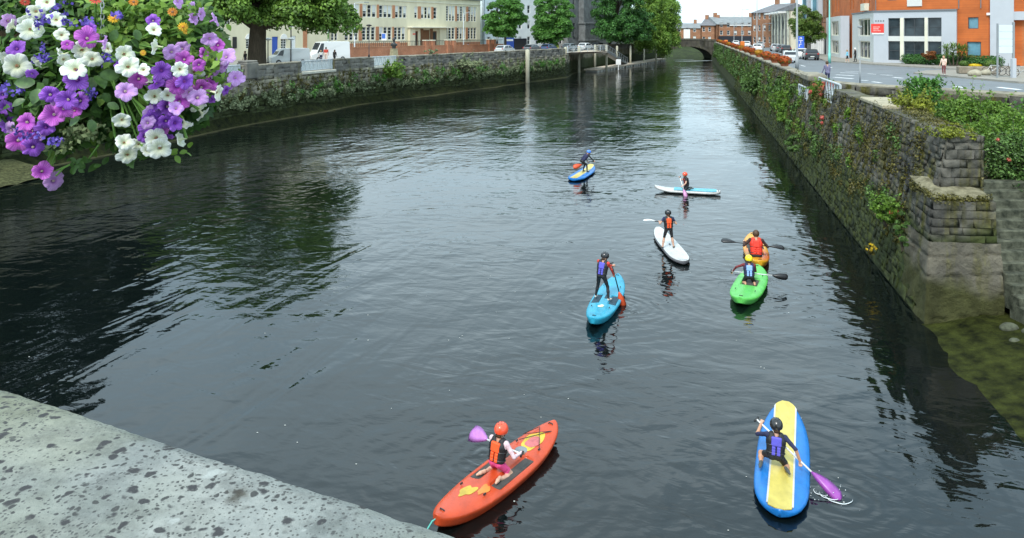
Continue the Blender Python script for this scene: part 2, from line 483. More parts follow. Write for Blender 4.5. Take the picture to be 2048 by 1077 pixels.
MAT = {}
MAT['water'] = M_water()
MAT['quay_r'] = M_quay('dark_quay_stone', (0.165, 0.155, 0.125), (0.022, 0.022, 0.023), (0.085, 0.078, 0.016), (0.040, 0.052, 0.012), wet=2.15, moss_amount=0.60, bump=0.05, per_stone=.24)
MAT['quay_rj'] = M_quay('quay_joint', (0.115, 0.108, 0.085), (0.016, 0.016, 0.016), (0.065, 0.065, 0.014), (0.032, 0.042, 0.010), wet=2.15, moss_amount=0.7)
MAT['quay_l'] = M_quay('grey_quay_stone', (0.33, 0.30, 0.22), (0.12, 0.115, 0.10), (0.17, 0.16, 0.06), (0.035, 0.046, 0.014), wet=2.2, moss_amount=0.40)
MAT['quay_lj'] = M_quay('grey_quay_joint', (0.20, 0.18, 0.13), (0.05, 0.05, 0.045), (0.10, 0.10, 0.03), (0.035, 0.048, 0.014), wet=2.2, moss_amount=0.5)
MAT['parapet_l'] = M_quay('parapet_stone', (0.24, 0.225, 0.19), (0.085, 0.085, 0.082), (0.14, 0.13, 0.07), (0.06, 0.07, 0.02), wet=0.2, moss_amount=0.25, per_stone=0.22)
MAT['coping'] = M('coping_stone', (0.22, 0.20, 0.15), 0.9, 0.45, 1.6, bump=0.02)
MAT['algae'] = M('algae_mud', (0.006, 0.009, 0.003), 0.85, 0.6, 2.6, bump=0.12, c2=(0.027, 0.034, 0.008), spec=.12, detail=9.0)
MAT['mudledge'] = M('river_mud', (0.040, 0.040, 0.017), 0.8, 0.4, 0.8, bump=0.03, spec=.15)
MAT['gravel'] = M('shore_gravel', (0.03, 0.034, 0.012), 0.9, 0.4, 6.0, bump=0.12, bscale=9, c2=(0.13, 0.135, 0.06), spec=.15)
MAT['asphalt'] = M('asphalt', (0.15, 0.168, 0.18), 0.85, 0.12, 0.5, bump=0.004, bscale=60)
MAT['paving'] = M('street_paving', (0.25, 0.235, 0.20), 0.85, 0.14, 0.8)
MAT['kerb'] = M('kerb_stone', (0.27, 0.255, 0.22), 0.85, 0.15, 2.0)
MAT['roadpaint'] = M('road_paint', (0.72, 0.74, 0.74), 0.7, 0.2, 3.0)
MAT['earth'] = M('earth', (0.07, 0.055, 0.03), 0.95, 0.4, 1.5, bump=0.05)
MAT['farground'] = M('far_ground', (0.16, 0.17, 0.12), 0.9, 0.3, 0.05)
MAT['steel_w'] = M('painted_rail', (0.46, 0.50, 0.52), 0.45, 0.10, 4.0)
MAT['white'] = M('white_paint', (0.78, 0.78, 0.76), 0.5, 0.06, 2.0)
MAT['black'] = M_plain('black_paint', (0.015, 0.015, 0.017), 0.45)
MAT['darkmetal'] = M_plain('dark_metal', (0.035, 0.038, 0.040), 0.5)
MAT['galv'] = M('galvanised_pole', (0.25, 0.27, 0.28), 0.45, 0.1, 2.0)

def structure(mb, name, mat, smooth=False):
    o = mb.build(name, mat, None, smooth); o['kind'] = 'structure'; return o

# ================================================================== WATER AND GROUND
Z_L, Z_R = 3.4, 3.3          # street levels, left and right bank
structure(MB().add([(-75, -12, 0), (95, -12, 0), (95, 232, 0), (-75, 232, 0)], [(0, 1, 2, 3)]), 'river', MAT['water'])

LW = [(-31.0, 8.0), (-25.6, 37.0), (-21.4, 53.0), (-15.6, 71.0), (-1.6, 97.0), (8.4, 115.6), (10.0, 126.0), (14.5, 141.0), (24.0, 162.0), (33.0, 182.0), (39.5, 195.0)]   # face of the left quay
def offs(poly, d):
    """Polyline moved sideways by d (positive = to the left of its direction)."""
    out = []
    for i, p in enumerate(poly):
        a = Vector(poly[max(i - 1, 0)]); b = Vector(poly[min(i + 1, len(poly) - 1)])
        e = (b - a).normalized(); out.append((p[0] - e.y * d, p[1] + e.x * d))
    return out
def rx(y, z=4.5): return 5.6 + 0.24 * y + 0.2 * z         # river face of the right quay, battered

left_street = [(p[0], p[1]) for p in offs(LW, 0.5)]
structure(MB().add([(x, y, Z_L) for x, y in left_street] + [(39.0, 232, Z_L), (-420, 232, Z_L), (-420, 8, Z_L)], [tuple(range(len(left_street) + 2, -1, -1))]), 'street', MAT['paving'])
ROADW = [(15.9, 38.2), (16.6, 36.0), (17.7, 34.3), (20.6, 30.5), (27.0, 22.0), (40.0, 5.0)]     # wall between road and slip
rs_in = [(rx(y) + 0.55, y) for y in (194, 150, 110, 80, 60, 38.2)]
structure(MB().add([(x, y, Z_R) for x, y in rs_in + [(p[0] + 0.2, p[1] + 0.15) for p in ROADW] + [(420, 5), (420, 232), (60, 232)]],
          [tuple(range(len(rs_in) + len(ROADW) + 3))]), 'road', MAT['asphalt'])
structure(MB().add([(-1500, 231.9, 3.28), (1500, 231.9, 3.28), (1500, 3200, 3.28), (-1500, 3200, 3.28)], [(0, 1, 2, 3)]), 'ground', MAT['farground'])

def slab(pts, z0, z1, name, mat): return structure(MB().prism(pts, z0, z1), name, mat)
# right-hand pavements with kerb steps
PAV1 = [(39.6, 93.5), (41.5, 79.8), (43.6, 72.6), (47.2, 67.0), (70, 40), (120, 40), (120, 70), (62, 74), (46.5, 88), (52, 118), (60, 150), (72, 190), (67, 191), (55, 152), (47.5, 118)]
slab(PAV1, Z_R - 0.1, Z_R + 0.12, 'pavement', MAT['paving'])
PAV2 = [(35.6, 65.6), (36.6, 53.5), (47, 38.0), (60, 38.0), (68, 40.5), (46.0, 65.6), (42.6, 70.6), (39.0, 69.5)]
slab(PAV2, Z_R - 0.1, Z_R + 0.13, 'pavement', MAT['paving'])
for pts in ([PAV1[0], PAV1[1], PAV1[2], PAV1[3]], [PAV2[6], PAV2[7], PAV2[0], PAV2[1], PAV2[2]]):
    k = MB()
    a = offs(pts, -0.004); c = offs(pts, 0.19)
    k.loft([[(p[0], p[1], Z_R - .05), (p[0], p[1], Z_R + .142), (q[0], q[1], Z_R + .142), (q[0], q[1], Z_R - .05)] for p, q in zip(a, c)])
    structure(k, 'kerb', MAT['kerb'])
# riverside footway behind the right parapet
k = MB()
for a, b_ in zip(range(38, 190, 8), range(46, 198, 8)):
    b_ = min(b_, 194)
    k.prism([(rx(a) + 0.56, a), (rx(a) + 2.5, a), (rx(b_) + 2.5, b_), (rx(b_) + 0.56, b_)], Z_R - .1, Z_R + .12)
structure(k, 'footway', MAT['paving'])
# painted markings on the junction
pm = MB()
def dash(x0, y0, x1, y1, w):
    d = Vector((x1 - x0, y1 - y0)).normalized(); n = Vector((-d.y, d.x)) * w / 2
    pm.quad((x0 - n.x, y0 - n.y, Z_R + .005), (x0 + n.x, y0 + n.y, Z_R + .005), (x1 + n.x, y1 + n.y, Z_R + .005), (x1 - n.x, y1 - n.y, Z_R + .005))
for (pa, pb, w) in [((1672, 150), (1708, 152), .35), ((1668, 155), (1706, 158), .4), ((1680, 146), (1716, 147), .3), ((1722, 161), (1736, 162), .3), ((1745, 164), (1762, 166), .3),
                    ((1735, 148), (1752, 149), .25), ((1760, 150), (1778, 151), .25), ((1786, 155), (1806, 157), .3), ((1762, 150), (1785, 151), .25), ((1788, 172), (1818, 175), .45),
                    ((1905, 173), (1932, 176), .35), ((1996, 175), (2040, 180), .45), ((1840, 163), (1868, 166), .3), ((1690, 143), (1722, 144), .2), ((1650, 133), (1664, 136), .2)]:
    a = ground(*pa, Z_R); c = ground(*pb, Z_R); dash(*a, *c, w)
for y in range(80, 180, 6):
    x = rx(y) + 6.0; dash(x, y, x + 0.7, y + 3, .14)
structure(pm, 'road_marking', MAT['roadpaint'])

# ================================================================== STONES
def stone_variant(i):
    """A roughly dressed block, unit size, outer face at +y."""
    r = random.Random(100 + i); xs = []
    ring = [(-.5, -.5), (.5, -.5), (.5, .5), (-.5, .5)]
    for (k, d) in ((0.0, -0.5), (0.0, 0.44), (0.03, 0.5)):
        for x, z in ring:
            jx, jz = r.uniform(-.035, .035), r.uniform(-.03, .03)
            xs.append((x * (1 - k * 1.0) + jx, d + (r.uniform(-.12, .12) if d > .46 else 0), z * (1 - k * 1.0) + jz))
    xs.append((r.uniform(-.15, .15), 0.5 + r.uniform(-.05, .03), r.uniform(-.15, .15)))
    fs = []
    for a in (0, 4):
        for j in range(4):
            j2 = (j + 1) % 4; fs.append((a + j, a + j2, a + 4 + j2, a + 4 + j))
    for j in range(4): fs.append((8 + j, 8 + (j + 1) % 4, 12))
    # cut the quads to triangles so that all pieces are alike
    tri = []
    for f in fs: tri += [(f[0], f[1], f[2]), (f[0], f[2], f[3])] if len(f) == 4 else [f]
    tri = [(a, c, b) for a, b, c in tri]
    return np.array(xs, float), np.array(tri, np.int32)
VAR = [stone_variant(i) for i in range(8)]

def place_stones(parent, mats, rows, limit, seen):
    """rows: (pos, rz, tilt, (w, depth, h)). The `limit` blocks that show largest are objects, the rest one joined part."""
    rows = sorted(rows, key=seen)
    off = wloc(parent); meshes = {}
    for i, (p, rz, tilt, d) in enumerate(rows[:limit]):
        k = i % len(VAR)
        if k not in meshes: meshes[k] = fast_mesh('stone', VAR[k][0], VAR[k][1], mats)
        o = bpy.data.objects.new('stone', meshes[k]); col.objects.link(o); o.parent = parent
        o.location = Vector(p) - off; o.rotation_euler = (tilt, 0, rz); o.scale = d
    Vs, Fs, b = [], [], 0
    for i, (p, rz, tilt, d) in enumerate(rows[limit:]):
        V, F = VAR[i % len(VAR)]
        v = V * np.array(d); ct, st = math.cos(tilt), math.sin(tilt)
        v = np.stack([v[:, 0], v[:, 1] * ct - v[:, 2] * st, v[:, 1] * st + v[:, 2] * ct], 1)
        c, s = math.cos(rz), math.sin(rz)
        v = np.stack([v[:, 0] * c - v[:, 1] * s, v[:, 0] * s + v[:, 1] * c, v[:, 2]], 1) + np.array(p) - np.array(off)
        Vs.append(v); Fs.append(F + b); b += len(V)
    if Vs:
        o = link('stonework', fast_mesh('stonework', np.concatenate(Vs), np.concatenate(Fs), mats), parent); o['kind'] = 'stuff'

# ================================================================== RIGHT QUAY WALL
qr = thing('quay_wall', 'long dark overgrown stone quay wall on the right bank', 'quay wall', (rx(19), 19, 0))
m = MB()
ys = [18.6, 22, 26, 30, 33.2]
m.loft([[(rx(y, -1.5), y, -1.5), (rx(y, 4.45), y, 4.45), (rx(y) + .75, y, 4.45), (rx(y) + .95, y, -1.5)] for y in ys])
m.loft([[(rx(y, -1.5), y, -1.5), (rx(y, 3.45), y, 3.45), (rx(y) + .75, y, 3.45), (rx(y) + .95, y, -1.5)] for y in (33.2, 36, 39.0)])
ys = [39.0, 44, 50, 60, 75, 90, 110, 130, 150, 170, 195]
m.loft([[(rx(y, -1.5), y, -1.5), (rx(y, 4.42), y, 4.42), (rx(y) + .55, y, 4.42), (rx(y) + .55, y, -1.5)] for y in ys])
m.build('masonry_core', MAT['quay_rj'], qr)
rows = []; rr = random.Random(5)
RZW = math.atan2(1.0, 0.24); TILT = math.atan(0.2)
seg = 18.62
while seg < 92:                                          # rubble brought up in short lifts, so no course runs through
    sl_ = rr.uniform(1.1, 2.6) * (1 if seg < 45 else 1.5); z = 0.02
    while z < 4.36:
        h = min(rr.choice([.13, .16, .19, .22, .27, .33]) * rr.uniform(.9, 1.1), 4.43 - z)
        y = seg
        while y < seg + sl_ - .08:
            w = min(rr.uniform(.18, .62) * (1 if seg < 45 else 1.6), seg + sl_ - y)
            if seg + sl_ - y - w < .16: w = seg + sl_ - y
            hh = h
            for (za, hb) in (((z, h),) if (h < .26 or rr.random() < .5) else ((z, h * .48), (z + h * .48, h * .52))):
                zc, yc = za + hb / 2, y + w / 2
                if not (33.0 < yc < 39.1 and zc > 3.3):
                    rows.append(((rx(yc, zc) + 0.088 + rr.uniform(-.025, .015), yc, zc + rr.uniform(-.012, .012)), RZW + rr.uniform(-.05, .05), TILT + rr.uniform(-.05, .05), (w * rr.uniform(.93, .99), .22, hb * rr.uniform(.90, .98))))
            y += w
        z += h
    seg += sl_
place_stones(qr, MAT['quay_r'], rows, 300, lambda r_: r_[0][1] - 0.6 * r_[0][2])
# near end of the wall: blocks of the upper return face, and the cope
rows = []; z = 2.9
while z < 4.4:
    h = rr.uniform(.15, .25); x = rx(18.6, z) + .04
    while x < rx(18.6) + .8:
        w = min(rr.uniform(.18, .42), rx(18.6) + .78 - x); w = max(w, .08); rows.append(((x + w / 2, 18.64, z + h / 2), math.pi + rr.uniform(-.05, .05), rr.uniform(-.05, .05), (w * .97, .2, h * .94))); x += w
    z += h
place_stones(qr, MAT['quay_r'], rows, 60, lambda r_: 0)
cp = MB()
y = 39.2
while y < 190:
    w = rr.uniform(1.2, 2.0); yc = y + w / 2
    cp.box((rx(yc) + .26, yc, 4.49 + rr.uniform(-.01, .02)), (w * .985, .72, .15), RZW, .03); y += w
cp.build('coping', MAT['coping'], qr)
cp = MB(); cp.box((rx(26.2) + .42, 26.2, 4.50), (3.4, .95, .14), RZW, .03); cp.build('coping_slab', M('pale_slab', (.36, .32, .22), .85, .25, 2.0), qr)
# stone block that ends the parapet before the rail
blk = MB(); blk.box((rx(40.6) + .3, 40.6, 4.55), (2.9, .95, .42), RZW, .10); blk.build('end_block', MAT['coping'], qr)

# pier at the near end beside the steps
pr = thing('pier', 'squat mossy stone pier beside the river steps', 'pier', (10.6, 18.4, 0))
m = MB(); m.loft([[(9.90, 17.75, -1), (11.62, 17.55, -1), (12.2, 19.6, -1), (10.4, 19.8, -1)],
                  [(10.22, 17.92, 2.98), (11.55, 17.75, 2.98), (12.1, 19.6, 2.98), (10.7, 19.8, 2.98)]]); m.build('core', MAT['quay_rj'], pr)
MAT['pier'] = M_quay('pier_stone', (0.30, 0.27, 0.20), (0.085, 0.08, 0.07), (0.13, 0.12, 0.05), (0.060, 0.062, 0.020), wet=.95, moss_amount=0.4, bump=.08)
rows = []; z = 1.95
while z < 2.9:
    h = min(rr.uniform(.17, .26), 2.97 - z)
    x0 = 9.93 + .08 * z; x1 = 11.60 - .015 * z; x = x0
    while x < x1 - .05:
        w = min(rr.uniform(.22, .5), x1 - x); xc, zc = x + w / 2, z + h / 2
        rows.append(((xc, 17.80 - (xc - 9.9) * .11 + .045 * zc, zc), math.pi - .11, math.atan(.045) + rr.uniform(-.04, .04), (w * .98, .16, h * .94))); x += w
    y = 17.85
    while y < 19.6:
        w = rr.uniform(.25, .5); yc, zc = y + w / 2, z + h / 2
        rows.append(((9.94 + .24 * (yc - 17.7) + .08 * zc, yc, zc), RZW, math.atan(.08), (w * .985, .16, h * .95))); y += w
    z += h
m = MB(); gr = []; nu, nv = 46, 44                         # worn rendered face below
for v in range(nv + 1):
    z = -.3 + 2.27 * v / nv
    pts = [(9.87 + .08 * z + .45 * (1 - u / 18), 17.70 + 1.9 * (1 - u / 18) + .045 * z) for u in range(18)] + [(9.87 + .08 * z + (11.66 - 9.87 - .1 * z) * u / (nu - 18), 17.69 - .2 * u / (nu - 18) + .045 * z) for u in range(nu - 17)]
    for k_, (x, y) in enumerate(pts):
        q_ = .022 * math.sin(x * 3.1 + z * 5.3) * math.sin(y * 4.7 + z * 2.9) + .016 * math.sin(x * 11 + z * 7.7 + y * 5) + rr.uniform(-.012, .012) - (.05 if abs((z * 2.1 + .13 * math.sin(x * 2)) % 1 - .5) < .03 else 0)
        gr.append((x - (q_ if k_ < 18 else 0), y - (q_ if k_ >= 17 else 0), z))
n_ = nu + 1 - 0
n_ = len(gr) // (nv + 1)
m.add(gr, [(v * n_ + u, v * n_ + u + 1, (v + 1) * n_ + u + 1, (v + 1) * n_ + u) for v in range(nv) for u in range(n_ - 1)])
m.build('rendered_base', MAT['pier'], pr, True)
place_stones(pr, MAT['quay_r'], rows, 120, lambda r_: 0)
m = MB(); gr = []
for j_ in range(7):
    for i_ in range(7):
        u, v = i_ / 6, j_ / 6; e_ = min(u, 1 - u, v, 1 - v)
        gr.append((10.26 + (11.56 - 10.26) * u + .30 * v, 17.90 - .15 * u + 1.75 * v, 2.965 + (.07 if e_ > 0 else -.02) + .22 * v + random.uniform(-.03, .05)))
m.add(gr, [(j_ * 7 + i_, j_ * 7 + i_ + 1, j_ * 7 + 8 + i_, j_ * 7 + 7 + i_) for j_ in range(6) for i_ in range(6)])
m.build('mossy_top', M('mossy_cap', (.17, .15, .07), .9, .5, 5.0, bump=.05, c2=(.30, .27, .17)), pr, True)

# wall between road and slip
rw = thing('retaining_wall', 'rough stone retaining wall between road and overgrown slip', 'retaining wall', (17.7, 34.3, 0))
m = MB(); a = offs(ROADW, -.1); c = offs(ROADW, .5)
m.loft([[(p[0], p[1], 0), (p[0], p[1], 4.3), (q[0], q[1], 4.3), (q[0], q[1], 0)] for p, q in zip(a, c)]); m.build('core', MAT['quay_rj'], rw)
rows = []
for (p, q) in zip(ROADW[:-2], ROADW[1:-1]):
    e = Vector((q[0] - p[0], q[1] - p[1])); L = e.length; e.normalize(); rz = math.atan2(e.y, e.x) + math.pi
    z = 2.0
    while z < 4.3:
        h = rr.uniform(.25, .4); s = 0
        while s < L:
            w = rr.uniform(.45, .9); c_ = s + w / 2; rows.append(((p[0] + e.x * c_ + e.y * .12, p[1] + e.y * c_ - e.x * .12, z + h / 2), rz + 0, 0, (w * .98, .2, h * .95))); s += w
        z += h
place_stones(rw, MAT['quay_r'], rows, 150, lambda r_: -r_[0][2])
cp = MB(); a = offs(ROADW, -.14); c = offs(ROADW, .54)
cp.loft([[(p[0], p[1], 4.302), (p[0], p[1], 4.46), ((p[0] + q[0]) / 2, (p[1] + q[1]) / 2, 4.54), (q[0], q[1], 4.46), (q[0], q[1], 4.302)] for p, q in zip(a, c)]); cp.build('coping', MAT['coping'], rw)

# planted ledge, slip and steps
bed = MB(); nx, ny = 6, 8
grid = []
for j in range(ny + 1):
    y = 19.3 + j * (37.5 - 19.3) / ny
    x0 = rx(y) + .7
    x1 = 34 if y < 19 else float(np.interp(y, [p[1] for p in ROADW[::-1]], [p[0] for p in ROADW[::-1]])) + .2
    for i in range(nx + 1):
        x = x0 + (x1 - x0) * i / nx
        grid.append((x, y, float(np.interp(y, [19.3, 21, 24, 30, 38], [2.3, 2.9, 3.3, 3.5, 3.7])) + random.uniform(-.1, .1)))
bed.add(grid, [(j * (nx + 1) + i, j * (nx + 1) + i + 1, (j + 1) * (nx + 1) + i + 1, (j + 1) * (nx + 1) + i) for j in range(ny) for i in range(nx)])
structure(bed, 'planting_bed', MAT['earth'])
st = thing('stone_steps', 'worn stone steps climbing from the slip beside the pier', 'steps', (12.6, 16.7, 0.4))
for i in range(14):
    y = 16.55 + i * .235; z = .50 + i * .195
    m = MB(); m.box((12.95 + .010 * i, y + .17, z - .30 + rr.uniform(-.012, .012)), (2.62, .36, .62), rr.uniform(-.02, .02), .025)
    m.build('step', M('worn_step', (.016, .022, .008), .85, .35, 5.0, bump=.03, c2=(.12, .125, .085)) if i == 0 else bpy.data.materials['worn_step'], st)
sl = MB(); nx, ny = 14, 20; grid = []
for j in range(ny + 1):
    y = 7.0 + j * 10.75 / ny
    xs_ = float(np.interp(y, [7, 10, 12.5, 15, 17.75], [8.6, 8.6, 8.9, 9.4, 9.95])) - .75
    for i in range(nx + 1):
        x = xs_ + (15.5 - xs_) * i / nx
        grid.append((x, y, -0.10 + (x - xs_) * .17 + random.uniform(-.03, .04)))
sl.add(grid, [(j * (nx + 1) + i, j * (nx + 1) + i + 1, (j + 1) * (nx + 1) + i + 1, (j + 1) * (nx + 1) + i) for j in range(ny) for i in range(nx)])
structure(sl, 'slipway', M('slip_moss', (0.012, 0.016, 0.004), 0.9, 0.6, 3.0, bump=0.12, c2=(0.055, 0.064, 0.013), spec=.1, detail=9.0), True)

# ================================================================== LEFT QUAY WALL
def poly_at(poly, px):
    """Point of a plan polyline that the photograph shows in column px."""
    k = (px - 1024.0) / FPX
    for p, q in zip(poly[:-1], poly[1:]):
        fa, fb = p[0] - k * p[1], q[0] - k * q[1]
        if fa == 0 or (fa < 0) != (fb < 0):
            t_ = fa / (fa - fb); return (p[0] + (q[0] - p[0]) * t_, p[1] + (q[1] - p[1]) * t_)
    return None
def poly_len(poly):
    L = [0.0]
    for p, q in zip(poly[:-1], poly[1:]): L.append(L[-1] + math.dist(p, q))
    return L
LWL = poly_len(LW)
def lw_at(s):
    for i in range(len(LW) - 1):
        if s <= LWL[i + 1] or i == len(LW) - 2:
            t_ = (s - LWL[i]) / (LWL[i + 1] - LWL[i]); p, q = LW[i], LW[i + 1]
            e = Vector((q[0] - p[0], q[1] - p[1])).normalized()
            return Vector((p[0] + (q[0] - p[0]) * t_, p[1] + (q[1] - p[1]) * t_)), e
def lw_s(px):
    p = poly_at(LW, px)
    for i in range(len(LW) - 1):
        a, c = LW[i], LW[i + 1]
        if abs(math.dist(a, p) + math.dist(p, c) - math.dist(a, c)) < 1e-6: return LWL[i] + math.dist(a, p)

ql = thing('quay_wall', 'pale grey stone quay wall lining the left bank', 'quay wall', (LW[3][0], LW[3][1], 0))
m = MB(); a = LW; c = offs(LW, .55)
m.loft([[(p[0], p[1], -1.5), (p[0], p[1], 3.38), (q[0], q[1], 3.38), (q[0], q[1], -1.5)] for p, q in zip(a, c)]); m.build('masonry_core', MAT['quay_lj'], ql)
GAPS = [(lw_s(452), lw_s(486)), (lw_s(602), lw_s(669)), (lw_s(747), lw_s(796)), (lw_s(1130), lw_s(1196))]
ends = [0.0] + [v for g_ in GAPS for v in g_] + [LWL[-1]]
rows = []; low = []
for k in range(0, len(ends), 2):
    s0, s1 = ends[k], ends[k + 1]
    core = MB(); n = max(2, int((s1 - s0) / 4))
    ring = []
    for i in range(n + 1):
        p, e = lw_at(s0 + (s1 - s0) * i / n)
        q = p + Vector((-e.y, e.x)) * .5
        ring.append([(p.x, p.y, 3.38), (p.x, p.y, 4.36), (q.x, q.y, 4.36), (q.x, q.y, 3.38)])
    core.loft(ring); core.build('parapet_core', MAT['quay_lj'], ql)
    cop = MB(); s = s0
    while s < s1 - .3:
        w = min(rr.uniform(1.3, 2.2), s1 - s); p, e = lw_at(s + w / 2); q = p + Vector((-e.y, e.x)) * .25
        cop.box((q.x, q.y, 4.43 + rr.uniform(-.03, .04)), (w * .985, .66, .15), math.atan2(e.y, e.x), .04); s += w
    cop.build('coping', MAT['coping'], ql)
    for z in (3.38, 3.70, 4.03):
        s = s0
        while s < s1 - .2:
            w = min(rr.uniform(.8, 1.5), s1 - s); p, e = lw_at(s + w / 2)
            if p.y > 40: rows.append(((p.x, p.y, z + .165), math.atan2(e.y, e.x) + math.pi, 0, (w * .965, .17, .318)))
            s += w
place_stones(ql, MAT['parapet_l'], rows, 280, lambda r_: r_[0][1])
z = 0.3
rows = []
while z < 3.3:
    h = rr.uniform(.26, .42); s = LWL[1]
    while s < LWL[6]:
        w = rr.uniform(.5, 1.2); p, e = lw_at(s + w / 2)
        rows.append(((p.x, p.y, z + h / 2), math.atan2(e.y, e.x) + math.pi, 0, (w * .98, .18 + rr.uniform(-.03, .05), h * .94))); s += w
    z += h
place_stones(ql, MAT['quay_l'], rows, 0, lambda r_: 0)
for k, (s0, s1) in enumerate(GAPS[:3]):
    p, e = lw_at((s0 + s1) / 2); m = MB(); q = p + Vector((e.y, -e.x)) * -.2
    m.box((q.x, q.y, 3.47), (s1 - s0 + .1, .75, .22), math.atan2(e.y, e.x), .03); m.build('sill', M('pale_sill', (.52, .50, .42), .8, .15, 2.0) if k == 0 else bpy.data.materials['pale_sill'], ql)
p, e = lw_at(lw_s(500)); m = MB(); q = p + Vector((-e.y, e.x)) * .2
m.box((q.x, q.y, 4.05), (1.5, .95, 1.3), math.atan2(e.y, e.x), .08); m.build('pillar', MAT['parapet_l'], ql)
m = MB(); m.box((q.x, q.y, 4.76), (1.4, .85, .14), math.atan2(e.y, e.x), .06); m.build('pillar_cap', MAT['parapet_l'], ql)

# algae slope and mud ledge along the foot of the wall
sl = MB(); s_ = np.linspace(0, LWL[-1] - 1, 90); rings = []
for s in s_:
    p, e = lw_at(float(s)); n_ = Vector((e.y, -e.x))
    wd = .75 + .2 * math.sin(s * .35) + (.5 if s < 40 else 0); top = .95 + .15 * math.sin(s * .8)
    if s > LWL[4]: wd *= .5; top *= .7
    rings.append([(p.x - n_.x * .1, p.y - n_.y * .1, top), (p.x + n_.x * wd * .25, p.y + n_.y * wd * .25, top * .72 + random.uniform(-.06, .06)),
                  (p.x + n_.x * wd * .6, p.y + n_.y * wd * .6, top * .30 + random.uniform(-.05, .05)), (p.x + n_.x * wd, p.y + n_.y * wd, .06), (p.x + n_.x * (wd + .35), p.y + n_.y * (wd + .35), -.12)])
sl.loft(rings, cap=False, closed=False)
o = structure(sl, 'mud_bank', MAT['algae'], True)
o.data.materials.append(MAT['mudledge'])
o.data.polygons.foreach_set('material_index', [1 if i % 4 == 3 else 0 for i in range(len(o.data.polygons))])
# gravel spit at the near left
gv = MB(); V_ = []
for i in range(10):
    for j in range(5):
        y = 32.5 + i * .55; p, e = lw_at(LWL[1] + (y - 37) * 1.03); n_ = Vector((e.y, -e.x)); d = .3 + j * .75
        V_.append((p.x + n_.x * d, p.y + n_.y * d, .62 - j * .15 + random.uniform(-.04, .05)))
gv.add(V_, [(i * 5 + j, i * 5 + j + 1, (i + 1) * 5 + j + 1, (i + 1) * 5 + j) for i in range(9) for j in range(4)])
structure(gv, 'gravel_bank', MAT['gravel'], True)

# green bank where the river bends away beyond the bridge
bk = MB(); bk.add([(34, 206, -.4), (66, 206, -.4), (66, 216, 3.2), (34, 216, 3.2), (34, 232, 3.25), (66, 232, 3.25)], [(0, 1, 2, 3), (3, 2, 5, 4)])
structure(bk, 'river_bank', M('bank_grass', (.022, .035, .008), .95, .5, .8, bump=.1))
# loose stones on the slip
for i, (x, y, r, lab) in enumerate(((11.25, 16.75, .16, 'round pale stone at the foot of the pier'), (11.0, 16.2, .09, 'small pale stone below the round one on the slip'), (11.35, 15.9, .12, 'flat stone at the right edge of the slip'), (11.5, 16.45, .13, 'angular stone beside the lowest step'))):
    V, Q, _ = sdf_mesh([('ell', (0, 0, r * .3), (r * 1.25, r, r * .7)), ('box', (r * .3, 0, r * .3), (r * .7, r * .7, r * .6), r * .3)], r / 6, r * .4)
    tag(link('stone', fast_mesh('stone', V, Q, M('slip_stone%d' % i, (.06, .065, .04), .9, .5, 8.0, bump=.01), None, True), None, (x, y, -.10 + (x - 9.2) * .17)), lab, 'stone')
# leaves and foam flecks drifting on the water
rw_ = random.Random(3); fk = MB()
for i in range(90):
    if rw_.random() < .6: x, y = rw_.uniform(-6, 7), rw_.uniform(9.5, 22)
    else: x, y = rw_.uniform(-14, 9), rw_.uniform(14, 60)
    s_ = rw_.uniform(.005, .012); a_ = rw_.uniform(0, 3.1); n_ = 5
    fk.add([(x + s_ * math.cos(a_ + 2 * math.pi * k / n_) * 1.6, y + s_ * math.sin(a_ + 2 * math.pi * k / n_), .006) for k in range(n_)] + [(x, y, .012)], [(k, (k + 1) % n_, n_) for k in range(n_)])
tag(fk.build('foam_flecks', M_plain('foam_fleck', (.55, .56, .52), .8)), 'tiny pale flecks drifting on the river', 'foam', kind='stuff')

# water thrown up by the stroke beside the striped board
sp_ = random.Random(21); w_ = MB()
for i in range(70):
    a_ = sp_.uniform(0, 6.28); d_ = abs(sp_.gauss(0, .16)); x, y = 4.80 + d_ * math.cos(a_) * 1.3, 11.22 + d_ * math.sin(a_); z = abs(sp_.gauss(0, .03)); r = sp_.uniform(.003, .009)
    w_.lathe([(r * .3, -r), (r, 0), (r * .3, r)], (x, y, z + r), 6)
for k in range(3):
    c_ = (4.72 + .10 * k, 11.27 - .07 * k); R_ = .10 + .03 * k; w_.tube([(c_[0] + R_ * 1.2 * math.cos(q), c_[1] + R_ * math.sin(q), .008 + .004 * math.sin(5 * q)) for q in np.linspace(2.2 + .4 * k, 5.2 + .4 * k, 14)], [.002 + .006 * math.sin(math.pi * j / 13) for j in range(14)], 5)
tag(w_.build('water_splash', M_plain('splash_white', (.62, .66, .67), .3), None, True), 'white splash where the purple paddle enters the water', 'splash', kind='stuff')
# ================================================================== BUILDINGS
MAT['cream'] = M('cream_render', (0.66, 0.61, 0.44), 0.85, 0.10, 0.6, stretch=(1, 1, .25))
MAT['creamtrim'] = M('cream_trim', (0.68, 0.65, 0.52), 0.8, 0.08, 1.0)
MAT['brickpier'] = M_brick('orange_brick', (0.50, 0.20, 0.085), (0.42, 0.15, 0.06), (0.40, 0.28, 0.20))
MAT['brickred'] = M_brick('red_orange_brick', (0.56, 0.135, 0.022), (0.48, 0.105, 0.018), (0.42, 0.16, 0.06))
MAT['brickbrown'] = M_brick('brown_brick', (0.36, 0.15, 0.07), (0.28, 0.11, 0.05), (0.34, 0.24, 0.16))
MAT['brickwall'] = M_brick('boundary_brick', (0.46, 0.17, 0.08), (0.38, 0.13, 0.06), (0.40, 0.28, 0.20))
MAT['greystone'] = M('grey_cladding', (0.44, 0.465, 0.50), 0.7, 0.035, 1.0)
MAT['palestone'] = M('pale_cladding', (0.58, 0.58, 0.55), 0.7, 0.04, 1.0)
